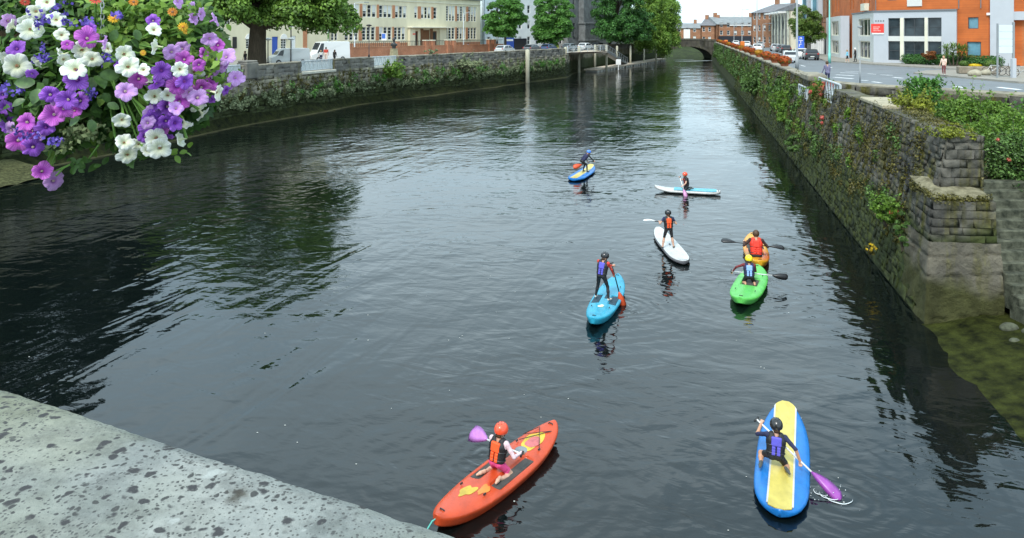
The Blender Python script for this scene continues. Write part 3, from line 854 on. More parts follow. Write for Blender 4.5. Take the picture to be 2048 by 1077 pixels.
MAT['glass'] = M('window_glass', (0.018, 0.024, 0.030), 0.08, 0.6, 0.6, c2=(0.05, 0.07, 0.08))
MAT['glassblue'] = M('blue_glass', (0.10, 0.22, 0.28), 0.10, 0.4, 0.6)
MAT['winframe'] = M_plain('window_frame_white', (0.74, 0.74, 0.72), 0.5)
MAT['winframe_d'] = M_plain('window_frame_dark', (0.06, 0.065, 0.07), 0.5)
MAT['blind'] = M_plain('window_blind', (0.66, 0.68, 0.66), 0.8)
MAT['slate'] = M('slate_roof', (0.15, 0.15, 0.16), 0.8, 0.25, 1.5)
MAT['zinc'] = M('zinc_roof', (0.20, 0.215, 0.22), 0.7, 0.15, 0.8)
MAT['wood'] = M('brown_timber', (0.17, 0.075, 0.03), 0.6, 0.3, 3.0, stretch=(4, 4, .4))
MAT['paleblue'] = M('pale_blue_render', (0.60, 0.68, 0.72), 0.8, 0.06, .6)
MAT['whitewall'] = M('white_render', (0.72, 0.74, 0.74), 0.8, 0.07, .6)
MAT['oldstone'] = M('old_grey_limestone', (0.15, 0.16, 0.16), 0.9, 0.35, 1.0, bump=.03)
MAT['blue'] = M_plain('blue_paint', (0.03, 0.09, 0.42), 0.45)
MAT['redsign'] = M_plain('red_sign', (0.78, 0.05, 0.035), 0.5)
MAT['navy'] = M_plain('navy_paint', (0.012, 0.02, 0.08), 0.5)
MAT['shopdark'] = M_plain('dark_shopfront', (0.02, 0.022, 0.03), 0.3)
MAT['lead'] = M_plain('lead_flashing', (0.16, 0.17, 0.18), 0.6)

_win = {}
def window_mesh(w, h, nc, nr, fm, gm, fw, bl):
    key = (round(w, 2), round(h, 2), nc, nr, fm.name, gm.name, fw, bl)
    if key not in _win:
        f = MB(); d = .09
        f.box((0, 0, fw / 2), (w, d, fw)); f.box((0, 0, h - fw / 2), (w, d, fw))
        for x in (-w / 2 + fw / 2, w / 2 - fw / 2): f.box((x, 0, h / 2), (fw, d, h - 2 * fw))
        for i in range(1, nc): f.box((-w / 2 + w * i / nc, .002, h / 2), (fw * .8, d - .02, h - 2 * fw))
        for j in range(1, nr): f.box((0, .006, h * j / nr), (w - 2 * fw, d - .04, fw * .7))
        a = bpy.data.meshes.new('window'); a.from_pydata(f.v, [], f.f); a.materials.append(fm)
        g = MB(); g.box((0, .035, h / 2), (w - fw, .012, h - fw)); b = bpy.data.meshes.new('pane'); b.from_pydata(g.v, [], g.f); b.materials.append(gm)
        c = None
        if bl:
            g = MB(); g.box((0, .022, h - fw / 2 - h * bl / 2), (w - 1.2 * fw, .012, h * bl)); c = bpy.data.meshes.new('blind'); c.from_pydata(g.v, [], g.f); c.materials.append(MAT['blind'])
        _win[key] = (a, b, c)
    return _win[key]

class Face:
    """One wall of a building, from p0 to p1 as seen from outside left to right."""
    def __init__(s, p0, p1, z0, z1):
        s.p0, s.p1 = Vector(p0), Vector(p1); s.z0, s.z1 = z0, z1
        s.L = (s.p1 - s.p0).length; s.e = (s.p1 - s.p0) / s.L; s.n = Vector((s.e.y, -s.e.x)); s.rz = math.atan2(s.e.y, s.e.x)
    def s_of(s, px):
        k = (px - 1024.0) / FPX
        return -(s.p0.x - k * s.p0.y) / (s.e.x - k * s.e.y)
    def at(s, t, d=0.0): p = s.p0 + s.e * t + s.n * d; return (p.x, p.y)
    def z_of(s, px, py): return height(py, (s.p0 + s.e * s.s_of(px)).y)
    def rect(s, x0, y0, x1, y1):
        """Opening from photograph columns x0..x1 and rows y0 (top)..y1 (bottom) measured at its middle."""
        xm = (x0 + x1) / 2; return (s.s_of(x0), s.s_of(x1), s.z_of(xm, y1), s.z_of(xm, y0))
    def wall(s, root, mat, openings=(), depth=.22, name='wall', thick=.4):
        xs = sorted({0.0, s.L} | {min(max(v, 0), s.L) for o in openings for v in o[:2]}); zs = sorted({s.z0, s.z1} | {min(max(v, s.z0), s.z1) for o in openings for v in o[2:4]})
        m = MB()
        P = lambda t, z, d=0.0: (*s.at(t, d), z)
        for i in range(len(xs) - 1):
            for j in range(len(zs) - 1):
                xc, zc = (xs[i] + xs[i + 1]) / 2, (zs[j] + zs[j + 1]) / 2
                if not any(o[0] < xc < o[1] and o[2] < zc < o[3] for o in openings):
                    m.quad(P(xs[i], zs[j]), P(xs[i + 1], zs[j]), P(xs[i + 1], zs[j + 1]), P(xs[i], zs[j + 1]))
        for o in openings:
            a, b, c, d = o[:4]
            m.quad(P(a, c), P(a, d), P(a, d, -depth), P(a, c, -depth)); m.quad(P(b, c), P(b, c, -depth), P(b, d, -depth), P(b, d))
            m.quad(P(a, c), P(a, c, -depth), P(b, c, -depth), P(b, c)); m.quad(P(a, d), P(b, d), P(b, d, -depth), P(a, d, -depth))
        q = [P(0, s.z0, -thick), P(s.L, s.z0, -thick), P(s.L, s.z1, -thick), P(0, s.z1, -thick)]
        m.quad(q[1], q[0], q[3], q[2]); m.quad(P(0, s.z1), P(s.L, s.z1), q[2], q[3])
        m.quad(P(0, s.z0), P(0, s.z1), q[3], q[0]); m.quad(P(s.L, s.z0), q[1], q[2], P(s.L, s.z1))
        return m.build(name, mat, root)
    def window(s, root, o, nc=1, nr=1, fm=None, gm=None, fw=.07, depth=.16, bl=0):
        a, b, c, d = o[:4]; w, h = b - a, d - c
        ms = window_mesh(w, h, nc, nr, fm or MAT['winframe'], gm or MAT['glass'], fw, bl)
        x, y = s.at((a + b) / 2, -depth); off = wloc(root)
        win = link('window', ms[0], root, (x - off.x, y - off.y, c - off.z), s.rz)
        link('pane', ms[1], win)
        if ms[2]: link('blind', ms[2], win)
        return win
    def bar(s, root, name, mat, t0, t1, za, zb, d0, d1, bev=0.0):
        """A strip of trim from t0..t1, za..zb, standing from d0 to d1 off the wall."""
        x, y = s.at((t0 + t1) / 2, (d0 + d1) / 2); m = MB(); m.box((x, y, (za + zb) / 2), (t1 - t0, d1 - d0, zb - za), s.rz, bev); return m.build(name, mat, root)

def flat_roof(root, poly, z, t=.3, name='roof', mat=None):
    return MB().prism(poly, z, z + t).build(name, mat or MAT['lead'], root)

# ------------------------------------------------------------------ cream school building, left bank
SA, SB = Vector((-26.9, 109.8)), Vector((-6.0, 140.0))
sch = thing('school_building', 'cream two storey building with brick window piers behind the left quay', 'building', (SA.x, SA.y, Z_L))
F = Face(SA, SB, Z_L, 13.0)
ops = []; wins = []
def group3(x0, x1, ya, yb, n=3):
    for i in range(n):
        a = x0 + (x1 - x0) * (i + .06) / n; b = x0 + (x1 - x0) * (i + .94) / n
        wins.append(F.rect(a, ya, b, yb))
low = [(662, 676, 60, 82, 2), (689, 717, 58.5, 85, 3), (724, 751, 59, 85, 3), (758, 784, 60, 85, 3), (788, 811, 60.5, 84.5, 3), (890, 910, 63, 84, 3), (913.5, 931, 63.5, 84, 3), (935.5, 953, 64, 83.5, 3)]
up = [(664, 678, 5, 33, 2), (700, 719, 8, 34, 2), (725, 753, 10, 35, 3), (758, 784, 12, 37, 3), (790, 814, 15, 39, 3), (892, 910, 12.5, 44, 3), (914, 932, 15, 45, 3), (936.5, 953, 16.5, 46, 3)]
for x0, x1, a, b, n in low + up: group3(x0, x1, a, b, n)
cent = [(829, 835, 17, 39), (842, 862, 18, 40), (867, 874, 20, 41)]
wins.append(F.rect(829, 17, 835, 39)); wins.append(F.rect(867, 20, 874, 41))
group3(842, 862, 18, 40, 3)
# tidy rows: one sill and head height per storey
def snap(r):
    a, b, c, d = r
    if c < 8: c, d = 5.75, 7.85
    elif b - a > 0 and a > F.s_of(880): c, d = 9.0, 11.75
    else: c, d = 9.35, 11.35
    return (a, b, c, d)
wins = [snap(w_) for w_ in wins]
door = F.rect(846, 57, 860, 88); door = (door[0], door[1], Z_L, 7.4)
side = [(F.s_of(827), F.s_of(836), 4.6, 7.2), (F.s_of(866), F.s_of(874), 4.6, 7.2)]
F.wall(sch, MAT['cream'], wins + [door] + side)
for i, w_ in enumerate(wins):
    F.window(sch, w_, 1, 4 if w_[2] < 8 else (3 if w_[3] < 11.5 else 6), fw=.10, bl=(0, .55, .62, .5, 0, .58)[(i * 7) % 6] if w_[2] > 8 else (0, 0, 0, .5, 0)[i % 5])
for w_ in side: F.window(sch, w_, 1, 1, MAT['wood'], fw=.16)
# brick piers between the window groups
for rowset, za, zb in ((low, 5.70, 7.90), (up, 9.3, 11.4)):
    for g0, g1 in zip(rowset[:-1], rowset[1:]):
        if g1[0] - g0[1] < 12:
            tall = rowset is up and g0[0] > 880
            F.bar(sch, 'brick_pier', MAT['brickpier'], F.s_of(g0[1]) + .06, F.s_of(g1[0]) - .06, 9.0 if tall else za, 11.75 if tall else zb, -.05, .06)
for a, b in ((835.5, 841.5), (862.5, 866.5)): F.bar(sch, 'brick_pier', MAT['brickpier'], F.s_of(a), F.s_of(b), 9.3, 11.4, -.05, .06)
F.bar(sch, 'plinth', MAT['brickpier'], 0.05, F.s_of(815), Z_L, 5.3, -.05, .05)
F.bar(sch, 'plinth', MAT['brickpier'], F.s_of(890), F.L - .05, Z_L, 5.2, -.05, .05)
F.bar(sch, 'string_course', MAT['creamtrim'], 0.02, F.L - .02, 12.1, 12.25, -.02, .14)
F.bar(sch, 'roof_edge', MAT['lead'], -.2, F.L + .2, 12.95, 13.15, -.5, .35)
F.bar(sch, 'canopy', MAT['creamtrim'], F.s_of(814), F.s_of(893), 7.75, 7.95, -.1, 1.2, .03)
F.bar(sch, 'porch_wing', MAT['cream'], F.s_of(816), F.s_of(827) - .1, Z_L, 7.75, -.1, .5)
F.bar(sch, 'porch_wing', MAT['cream'], F.s_of(875) + .1, F.s_of(889), Z_L, 7.75, -.1, .5)
dr = F.bar(sch, 'door', MAT['wood'], door[0] + .05, door[1] - .05, Z_L + .02, 7.35, -.2, -.12)
F.bar(sch, 'door_surround', MAT['wood'], F.s_of(841), F.s_of(845.8), Z_L + .02, 7.6, -.02, .12); F.bar(sch, 'door_surround', MAT['wood'], F.s_of(860.2), F.s_of(865), Z_L + .02, 7.6, -.02, .12)
hd = F.bar(dr, 'handle', MAT['galv'], (door[0] + door[1]) / 2, (door[0] + door[1]) / 2 + .08, 4.4, 4.6, -.12, -.06)
FS = Face(SB, SB + Vector((-12.0, 8.5)), Z_L, 13.0); FS.wall(sch, MAT['cream'], name='end_wall')
q = [F.at(0, -.4), F.at(F.L, -.4), FS.at(FS.L), F.at(0, -14)]; flat_roof(sch, q, 12.6)
F.bar(sch, 'notice', MAT['redsign'], F.s_of(821), F.s_of(826), 6.6, 6.8, .5, .53)

# cream chapel-like building with arched windows, further left behind the plane tree
CA, CB = Vector((-45.0, 84.0)), Vector((-27.2, 109.0))
chp = thing('chapel_house', 'cream building with pointed windows and blue door behind the plane tree', 'building', (CA.x, CA.y, Z_L))
G = Face(CA, CB, Z_L, 15.5)
ops = []
for x0, x1, y0, y1 in ((492, 504, 78, 98), (562, 573, 78, 98), (446, 458, 80, 100), (520, 531, 20, 52), (492, 503, 18, 52), (578, 589, 25, 55), (450, 461, 15, 50), (551, 561, 22, 53)):
    a, b, c, d = G.rect(x0, y0, x1, y1); ops.append((a, b, max(c, 4.6), d))
bd = (G.s_of(544), G.s_of(556), Z_L, 6.4)
wd = (G.s_of(583), G.s_of(592), Z_L, 6.5)
G.wall(chp, MAT['cream'], ops + [bd, wd])
for o_ in ops:
    G.window(chp, o_, 2, 4, fw=.09)
    hm = MB(); a, b, c, d = o_; r_ = (b - a) / 2
    ring = [((a + b) / 2 - (r_ + .12) * math.cos(t_), d - .02 + (r_ + .25) * math.sin(t_)) for t_ in np.linspace(0, math.pi, 9)]
    hm.loft([[(*G.at(s_, -.05), z_) for s_, z_ in ring], [(*G.at(s_, .08), z_) for s_, z_ in ring]]); hm.build('window_head', MAT['winframe'], chp)
G.bar(chp, 'door', MAT['blue'], bd[0] + .02, bd[1] - .02, Z_L, 6.38, -.2, -.1)
G.bar(chp, 'side_door', MAT['whitewall'], wd[0] + .02, wd[1] - .02, Z_L, 6.48, -.2, -.1)
G.bar(chp, 'notice_board', MAT['black'], G.s_of(465), G.s_of(473), 4.9, 6.4, .0, .08)
G.bar(chp, 'brick_strip', MAT['brickpier'], G.s_of(606), G.s_of(614), Z_L, 7.5, -.05, .05)
flat_roof(chp, [G.at(0, .3), G.at(G.L, .3), G.at(G.L, -12), G.at(0, -12)], 15.5)
# the row of buildings continues to the left, out of sight behind the flowers
CL, CM = Vector((-62.0, 40.0)), Vector((-45.4, 83.0))
row = thing('terrace_building', 'tall pale building left of the chapel behind the flowers', 'building', (CL.x, CL.y, Z_L))
H = Face(CL, CM, Z_L, 16.5); ops = [(s_ - .6, s_ + .6, z_, z_ + 1.9) for s_ in np.arange(3, H.L - 2, 3.6) for z_ in (4.6, 8.2, 11.8)]
H.wall(row, MAT['creamtrim'], ops)
for o_ in ops: H.window(row, o_, 2, 2)
flat_roof(row, [H.at(0, .3), H.at(H.L, .3), H.at(H.L, -12), H.at(0, -12)], 16.5)

# low brick boundary wall with piers in front of the school
bwl = [(-24.9, 104.5), (-10.5, 126.5), (-1.6, 141.5)]
bw = thing('boundary_wall', 'low orange brick garden wall in front of the cream building', 'garden wall', (bwl[0][0], bwl[0][1], Z_L))
bF = Face(bwl[0], bwl[1], Z_L, 4.75); bF2 = Face(bwl[1], bwl[2], Z_L, 4.7)
for f_ in (bF, bF2):
    f_.bar(bw, 'brickwork', MAT['brickwall'], 0, f_.L, Z_L, f_.z1, -.3, 0); f_.bar(bw, 'wall_coping', MAT['brickpier'], 0, f_.L, f_.z1 + .002, f_.z1 + .1, -.34, .04)
for f_, s_ in ((bF, 0.2), (bF, bF.s_of(795) if 0 < bF.s_of(795) < bF.L else 12), (bF, bF.s_of(853)), (bF, bF.s_of(866)), (bF2, bF2.s_of(896)), (bF2, bF2.s_of(908)), (bF2, bF2.s_of(979)), (bF2, bF2.s_of(988))):
    if -1 < s_ < f_.L + 3:
        f_.bar(bw, 'pier', MAT['brickwall'], s_ - .35, s_ + .35, Z_L, 5.6, -.5, .2); f_.bar(bw, 'pier_cap', MAT['creamtrim'], s_ - .42, s_ + .42, 5.602, 5.75, -.57, .27)
rl = MB()
for f_ in (bF, bF2):
    for s_ in np.arange(.5, f_.L - .3, .45):
        x, y = f_.at(s_, -.15); rl.box((x, y, 5.2), (.05, .05, .72))
    x, y = f_.at(f_.L / 2, -.15); rl.box((x, y, 5.58), (f_.L - .4, .07, .07), f_.rz)
rl.build('iron_railing', MAT['darkmetal'], bw)

# pale blocks behind the two round trees
def block(name, label, p0, p1, z1, mat, deep, rows_, roofmat=None, w=1.1, h=1.7, step=3.2, z_first=4.4, zstep=3.3, gable=False, fm=None, nr=2):
    b = thing(name, label, 'building', (p0[0], p0[1], Z_R))
    f = Face(p0, p1, 3.2, z1)
    ops = [(s_ - w / 2, s_ + w / 2, z_first + k * zstep, z_first + k * zstep + h) for k in range(rows_) for s_ in np.arange(step * .55, f.L - w * .6, step)]
    f.wall(b, mat, ops)
    for i, o_ in enumerate(ops): f.window(b, o_, 1, nr, fm, fw=.09, bl=(0, .4, 0, 0, .6)[i % 5])
    e0 = Face(f.at(0, -deep), p0, 3.2, z1); e0.wall(b, mat, name='end_wall'); e1 = Face(p1, f.at(f.L, -deep), 3.2, z1); e1.wall(b, mat, name='end_wall')
    if gable:
        rf = MB(); rh = deep * .17
        a, c, d, g_ = f.at(-.2, .4), f.at(f.L + .2, .4), f.at(f.L + .2, -deep - .4), f.at(-.2, -deep - .4); r0, r1 = f.at(-.2, -deep / 2), f.at(f.L + .2, -deep / 2)
        rf.add([(*a, z1), (*c, z1), (*d, z1), (*g_, z1), (*r0, z1 + rh), (*r1, z1 + rh)], [(0, 1, 5, 4), (2, 3, 4, 5), (1, 2, 5), (3, 0, 4), (3, 2, 1, 0)])
        rf.build('roof', roofmat or MAT['slate'], b)
        for s_ in (f.L * .12, f.L * .88): f.bar(b, 'chimney', mat, s_ - .5, s_ + .5, z1 + rh * .5, z1 + rh + 1.2, -deep / 2 - .4, -deep / 2 + .4)
    else:
        flat_roof(b, [f.at(-.15, .15), f.at(f.L + .15, .15), f.at(f.L, -deep), f.at(0, -deep)], z1 + .002, .3, mat=roofmat)
    return b, f
block('tall_house', 'pale blue rendered building end beside the cream building', (-5.4, 142.5), (-1.5, 149), 15.5, MAT['paleblue'], 12, 3)
b_, f_ = block('white_house', 'white rendered house behind the two round trees', (-1.2, 150), (16.0, 174), 14.5, MAT['whitewall'], 12, 3)
f_.bar(b_, 'shop_front', MAT['blue'], f_.s_of(1003), f_.s_of(1026), 3.42, 5.9, .01, .25); f_.bar(b_, 'dark_shop_front', MAT['shopdark'], f_.s_of(1027), f_.s_of(1052), 3.42, 5.7, .01, .2)
f_.bar(b_, 'fascia', MAT['white'], f_.s_of(1006), f_.s_of(1024), 5.2, 5.6, .252, .28)

# old limestone church front with buttress between the trees
ch = thing('church_building', 'dark grey limestone church front with tall buttress between trees', 'church', (15, 166, Z_L))
cf = Face((12.0, 160.0), (30.0, 187.0), 3.2, 22)
ops = [cf.rect(1146, 56, 1152, 78), cf.rect(1180, 54, 1186, 78), (2.2, 3.4, 6, 9), (2.2, 3.4, 12, 16)]
ops = [(a, b, max(c, 4.5), d) for a, b, c, d in ops]
cf.wall(ch, MAT['oldstone'], ops, .5)
for o_ in ops: cf.window(ch, o_, 1, 3, MAT['winframe_d'], depth=.4)
s0, s1 = cf.s_of(1157), cf.s_of(1182)
for za, zb, d in ((3.2, 9, 1.6), (9, 15, 1.25), (15, 23, .95)): cf.bar(ch, 'buttress', MAT['oldstone'], s0 + .1, s1 - .1, za, zb - .02, -.1, d, .12)
for z_, d in ((5.2, 1.75), (9, 1.7), (15, 1.35)): cf.bar(ch, 'string_course', MAT['oldstone'], s0 - .1, s1 + .1, z_ - .16, z_ + .14, -.05, d, .05)
cf.bar(ch, 'plinth', MAT['oldstone'], 0, cf.L, 3.2, 5.0, -.05, .25)
flat_roof(ch, [cf.at(0, .2), cf.at(cf.L, .2), cf.at(cf.L, -14), cf.at(0, -14)], 22.002)

# ------------------------------------------------------------------ red brick corner building, right bank
bA = thing('corner_building', 'big orange red brick building with grey stone base on the street corner', 'building', (43.0, 88.3, Z_R))
zt = 19.5; zg = 9.42
# front wall (towards the river), brick
PF0, PF1 = Vector((43.35, 88.35)), Vector((51.6, 80.1))
f1 = Face(PF0, PF1, Z_R, zt)
wins = [f1.rect(1775, -12, 1793, 7), f1.rect(1866, -12, 1884, 6), f1.rect(1937, -12, 1956, 7)]
wins = [(a, b, 10.75, 12.15) for a, b, c, d in wins]; wins += [(a, b, 14.0, 15.6) for a, b, c, d in wins]
bal = (f1.s_of(1815), f1.s_of(1844), 10.9, 13.0); bal2 = (bal[0], bal[1], 14.2, 16.2)
side = f1.rect(1936, 35, 1957, 58); dlow = f1.rect(1934, 84, 1962, 121); dlow = (dlow[0], dlow[1], 4.4, dlow[3])
f1.wall(bA, MAT['brickred'], wins + [bal, bal2, side, dlow])
for w_ in wins: f1.window(bA, w_, 1, 1, MAT['winframe_d'])
for w_ in (bal, bal2):
    f1.window(bA, w_, 2, 1, MAT['winframe_d']); f1.bar(bA, 'balcony_panel', MAT['palestone'], w_[0] - .02, w_[1] + .02, w_[2] - .9, w_[2] - .1, .01, .12)
f1.window(bA, side, 1, 1, MAT['winframe_d'], MAT['glassblue']); f1.window(bA, dlow, 1, 1, MAT['winframe_d'], MAT['glassblue'])
f1.bar(bA, 'wall_lamp', MAT['white'], f1.s_of(1974), f1.s_of(1981), 8.85, 9.1, .0, .2)
# street wall, brick, running up the quay
PS0, PS1 = Vector((51.5, 119.0)), Vector((43.35, 88.35))
f2 = Face(PS0, PS1, Z_R, zt)
ops = []
for x in (1663, 1671, 1677, 1700, 1706, 1721, 1728, 1737):
    a, b = f2.s_of(x), f2.s_of(x) + .75; ops.append((a, b, 10.2, 12.6)); ops.append((a, b, 14.0, 16.2))
ops += [(f2.s_of(1698), f2.s_of(1698) + .9, 6.2, 8.2), (f2.s_of(1698), f2.s_of(1698) + .9, Z_R, 5.5)]
f2.wall(bA, MAT['brickred'], ops)
for o_ in ops: f2.window(bA, o_, 1, 2, MAT['winframe_d'])
flat_roof(bA, [(43.35, 88.35), (51.6, 80.1), (70, 92), (62, 119), (51.5, 119)], zt + .002)
f3 = Face(PF1 + Vector((0.1, 0)), (70, 92), Z_R, zt); f3.wall(bA, MAT['brickred'], name='end_wall')
# grey two-storey stone base wrapping the corner
def stone_base(p0, p1, ops, mat, z1=zg, nm='stone_base', th=.32):
    f = Face(p0, p1, Z_R, z1); f.wall(bA, mat, ops, .3, nm, th); return f
g1 = Face((43.0, 88.0), (49.15, 81.85), Z_R, zg)
gops = []
for x0, x1 in ((1776.5, 1800), (1808, 1849), (1856, 1883)):
    gops.append((g1.s_of(x0), g1.s_of(x1), 6.55, 8.65)); gops.append((g1.s_of(x0), g1.s_of(x1), 3.75, 5.95))
g1.wall(bA, MAT['greystone'], gops, .28, 'stone_base', .3)
for o_ in gops: g1.window(bA, o_, 2 if o_[1] - o_[0] > 2.0 else 1, 2, MAT['winframe_d'], fw=.06, depth=.2)
for x0, x1 in ((1800, 1808), (1849, 1856)): g1.bar(bA, 'window_column', MAT['creamtrim'], g1.s_of(x0) + .02, g1.s_of(x1) - .02, 3.72, 8.66, -.1, .06)
g1.bar(bA, 'spandrel', MAT['palestone'], g1.s_of(1776.5), g1.s_of(1883), 5.97, 6.53, .005, .05)
g1.bar(bA, 'cornice', MAT['lead'], -.1, g1.L + .05, zg + .002, zg + .16, -.33, .12)
sg = g1.bar(bA, 'sign', MAT['redsign'], g1.s_of(1743.5) - .05, g1.s_of(1768), 6.95, 8.0, .03, .09)
g1.bar(sg, 'sign_border', MAT['white'], g1.s_of(1745), g1.s_of(1768), 6.75, 6.92, .03, .08)
tx = MB()
for k, (za, wd_) in enumerate(((7.62, .62), (7.40, .5), (7.18, .7))):
    t0 = g1.s_of(1747)
    for j in range(6):
        w_ = .06 + .05 * ((j * 5 + k * 3) % 3) / 2; x, y = g1.at(t0 + .02 + j * .13 * wd_ / .6, .095); tx.box((x, y, za), (w_, .01, .09), g1.rz)
tx.build('sign_lettering', M_plain('faded_lettering', (.85, .55, .5), .6), sg)
lt = MB()
for j in range(4): x, y = g1.at(g1.s_of(1752) + j * .28, .03); lt.box((x, y, 8.35), (.12, .04, .16), g1.rz)
lt.build('facade_lettering', MAT['lead'], bA)
# base of the street side: corner bay, then a second bay beyond the recess
g2 = Face((46.35, 100.8), (43.0, 88.0), Z_R, zg)
gops = [(g2.s_of(1717), g2.s_of(1740), 6.5, 8.7), (g2.s_of(1717), g2.s_of(1740), 3.7, 5.9)]
g2.wall(bA, MAT['palestone'], gops, .28, 'stone_base', .3)
for o_ in gops: g2.window(bA, o_, 3, 1, MAT['creamtrim'], fw=.14, depth=.2)
g2.bar(bA, 'cornice', MAT['lead'], -.05, g2.L + .1, zg + .002, zg + .16, -.33, .12)
g2.bar(bA, 'balcony_box', MAT['creamtrim'], g2.s_of(1725), g2.s_of(1733), 9.7, 10.6, -.3, .25)
g3 = Face((49.9, 117.5), (46.0, 103.6), Z_R, 9.3)
gops = [(g3.s_of(1663), g3.s_of(1677), 6.5, 8.6), (g3.s_of(1663), g3.s_of(1677), 3.9, 5.8)]
g3.wall(bA, MAT['palestone'], gops, .28, 'stone_base', .3)
for o_ in gops: g3.window(bA, o_, 3, 1, MAT['creamtrim'], fw=.14, depth=.2)
g4 = Face((46.0, 103.6), (46.9, 102.9), Z_R, 9.3); g4.wall(bA, MAT['greystone'], name='bay_return', thick=.2)
for px_ in (1752, 1918, 1962):
    s_ = f1.s_of(px_); x, y = f1.at(s_, .08); m = MB(); m.tube([(x, y, zg + .2), (x, y, zt)], .05, 6); m.build('downpipe', MAT['lead'], bA)
# wing on the right: grey pier and recessed entrance
wing = thing('entrance_block', 'grey stone entrance block with dark recess at the right edge', 'building', (51.9, 80.4, Z_R))
h1 = Face((51.65, 79.95), (53.3, 78.6), Z_R, 20); h1.wall(wing, MAT['greystone'], name='pier', thick=.5)
h2 = Face((53.35, 78.9), (62.0, 70.5), Z_R, 19.5)
ent = (.15, 6.5, Z_R, 8.3); w5 = (h2.s_of(2017), h2.s_of(2040), 10.6, 12.2)
h2.wall(wing, MAT['brickred'], [ent, w5], 1.6)
h2.window(wing, w5, 1, 1, MAT['winframe_d'], MAT['glassblue'])
h2.bar(wing, 'lintel', MAT['greystone'], .02, 8.5, 8.3, 9.2, .0, .12)
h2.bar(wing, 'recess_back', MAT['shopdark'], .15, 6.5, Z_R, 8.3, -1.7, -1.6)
for s_ in (1.7, 3.4, 5.1): h2.bar(wing, 'mullion', MAT['lead'], s_ - .06, s_ + .06, Z_R, 8.28, -1.58, -1.45)
h2.bar(wing, 'transom', MAT['lead'], .2, 6.45, 5.7, 5.85, -1.44, -1.35)
flat_roof(wing, [(51.65, 79.95), (62, 70.5), (72, 82), (60, 90)], 20.002)

# projecting vertical sign on the street front
vs = thing('projecting_sign', 'white vertical sign with black letters on the street front', 'sign', (46.9, 117, 5))
x, y = 48.6, 117.8
m = MB(); m.box((x, y, 7.75), (.9, .18, 3.0), 0, .03); m.build('panel', MAT['white'], vs)
m = MB()
for k in range(4):
    m.box((x + .02, y - .1, 8.7 - k * .55), (.36, .02, .10)); m.box((x - .12, y - .1, 8.55 - k * .55), (.09, .02, .26)); m.box((x + .14, y - .1, 8.5 - k * .55), (.09, .02, .2))
m.build('lettering', MAT['black'], vs)
m = MB(); m.tube([(x + .3, y, 8.6), (x + 1.6, y + .3, 8.6)], .05); m.tube([(x + .3, y, 6.8), (x + 1.6, y + .3, 6.8)], .05); m.build('bracket', MAT['darkmetal'], vs)

# ------------------------------------------------------------------ street row up the right quay
b_, f_ = block('apartment_block', 'tall brown brick apartment block behind the street tree', (59.5, 152), (50.9, 119.6), 21, MAT['brickbrown'], 14, 5, w=.9, h=1.9, step=2.3, zstep=3.2, fm=MAT['winframe_d'])
for k in range(4): f_.bar(b_, 'bay_window', MAT['greystone'] if k % 2 else MAT['glassblue'], 6 + k * 7.0, 8 + k * 7.0, 9.5, 20.5, .01, .7)
f_.bar(b_, 'shop_front', MAT['shopdark'], .5, f_.L - .5, 3.3, 6.6, .01, .2)
for s_ in np.arange(18, 32, 2.2): f_.bar(b_, 'shop_column', MAT['white'], s_, s_ + .25, 3.3, 6.3, .21, .45)
b_, f_ = block('cream_terrace', 'cream fronted terrace with white overhanging eaves on the right quay', (62.4, 178.0), (58.6, 156.5), 11.6, MAT['creamtrim'], 12, 2, w=1.0, h=1.9, step=2.4, zstep=3.3)
for s_ in np.arange(1.5, f_.L - 1, 4.0):
    f_.bar(b_, 'eave', MAT['white'], s_ - 1.3, s_ + 1.3, 11.2, 11.5, -.2, 1.7); f_.bar(b_, 'pilaster', MAT['oldstone'], s_ + 1.5, s_ + 2.0, 3.3, 11.1, .01, .3)
block('brick_house', 'red brick house end with slate roof beside the cream terrace', (60.2, 186.0), (62.6, 178.6), 11.8, MAT['brickbrown'], 14, 3, w=.9, h=1.5, step=2.0, zstep=2.9, gable=True)
b_, f_ = block('brick_terrace', 'long brown brick building with zinc roof beyond the bridge', (60.0, 216), (74.5, 217), 9.3, MAT['brickbrown'], 14, 3, w=.9, h=1.3, step=2.1, zstep=2.3, z_first=3.9, gable=True, roofmat=MAT['zinc'])
f_.bar(b_, 'shop_front', MAT['shopdark'], .3, f_.L - .2, 3.3, 5.9, .01, .2); f_.bar(b_, 'parapet_band', MAT['white'], 3.5, f_.L, 8.9, 9.35, .01, .3)
block('gabled_house', 'narrow brown brick house with zinc roof near the far bridge', (55.8, 219), (59.6, 217), 9.0, MAT['brickbrown'], 12, 2, w=.8, h=1.3, step=1.7, zstep=2.8, gable=True)
block('white_shop', 'small pale house with dark shop front beyond the bridge', (57.9, 227), (61.0, 224), 9.0, MAT['paleblue'], 10, 2, w=.8, h=1.5, step=1.5, zstep=2.8)
b_, f_ = block('far_terrace', 'low red brick terrace at the far end of the river', (48.0, 240), (61.0, 238), 8.3, MAT['brickbrown'], 10, 2, w=.9, h=1.4, step=2.4, zstep=2.7, gable=True, roofmat=MAT['zinc'])
f_.bar(b_, 'shop_panel', MAT['white'], 7.5, 9.5, 5.0, 8.0, .01, .15)
block('end_terrace', 'tall brick building closing the view above the far parked cars', (74.8, 210), (84, 196), 13.0, MAT['brickbrown'], 14, 3, w=1.0, h=1.5, step=2.4, zstep=3.0)
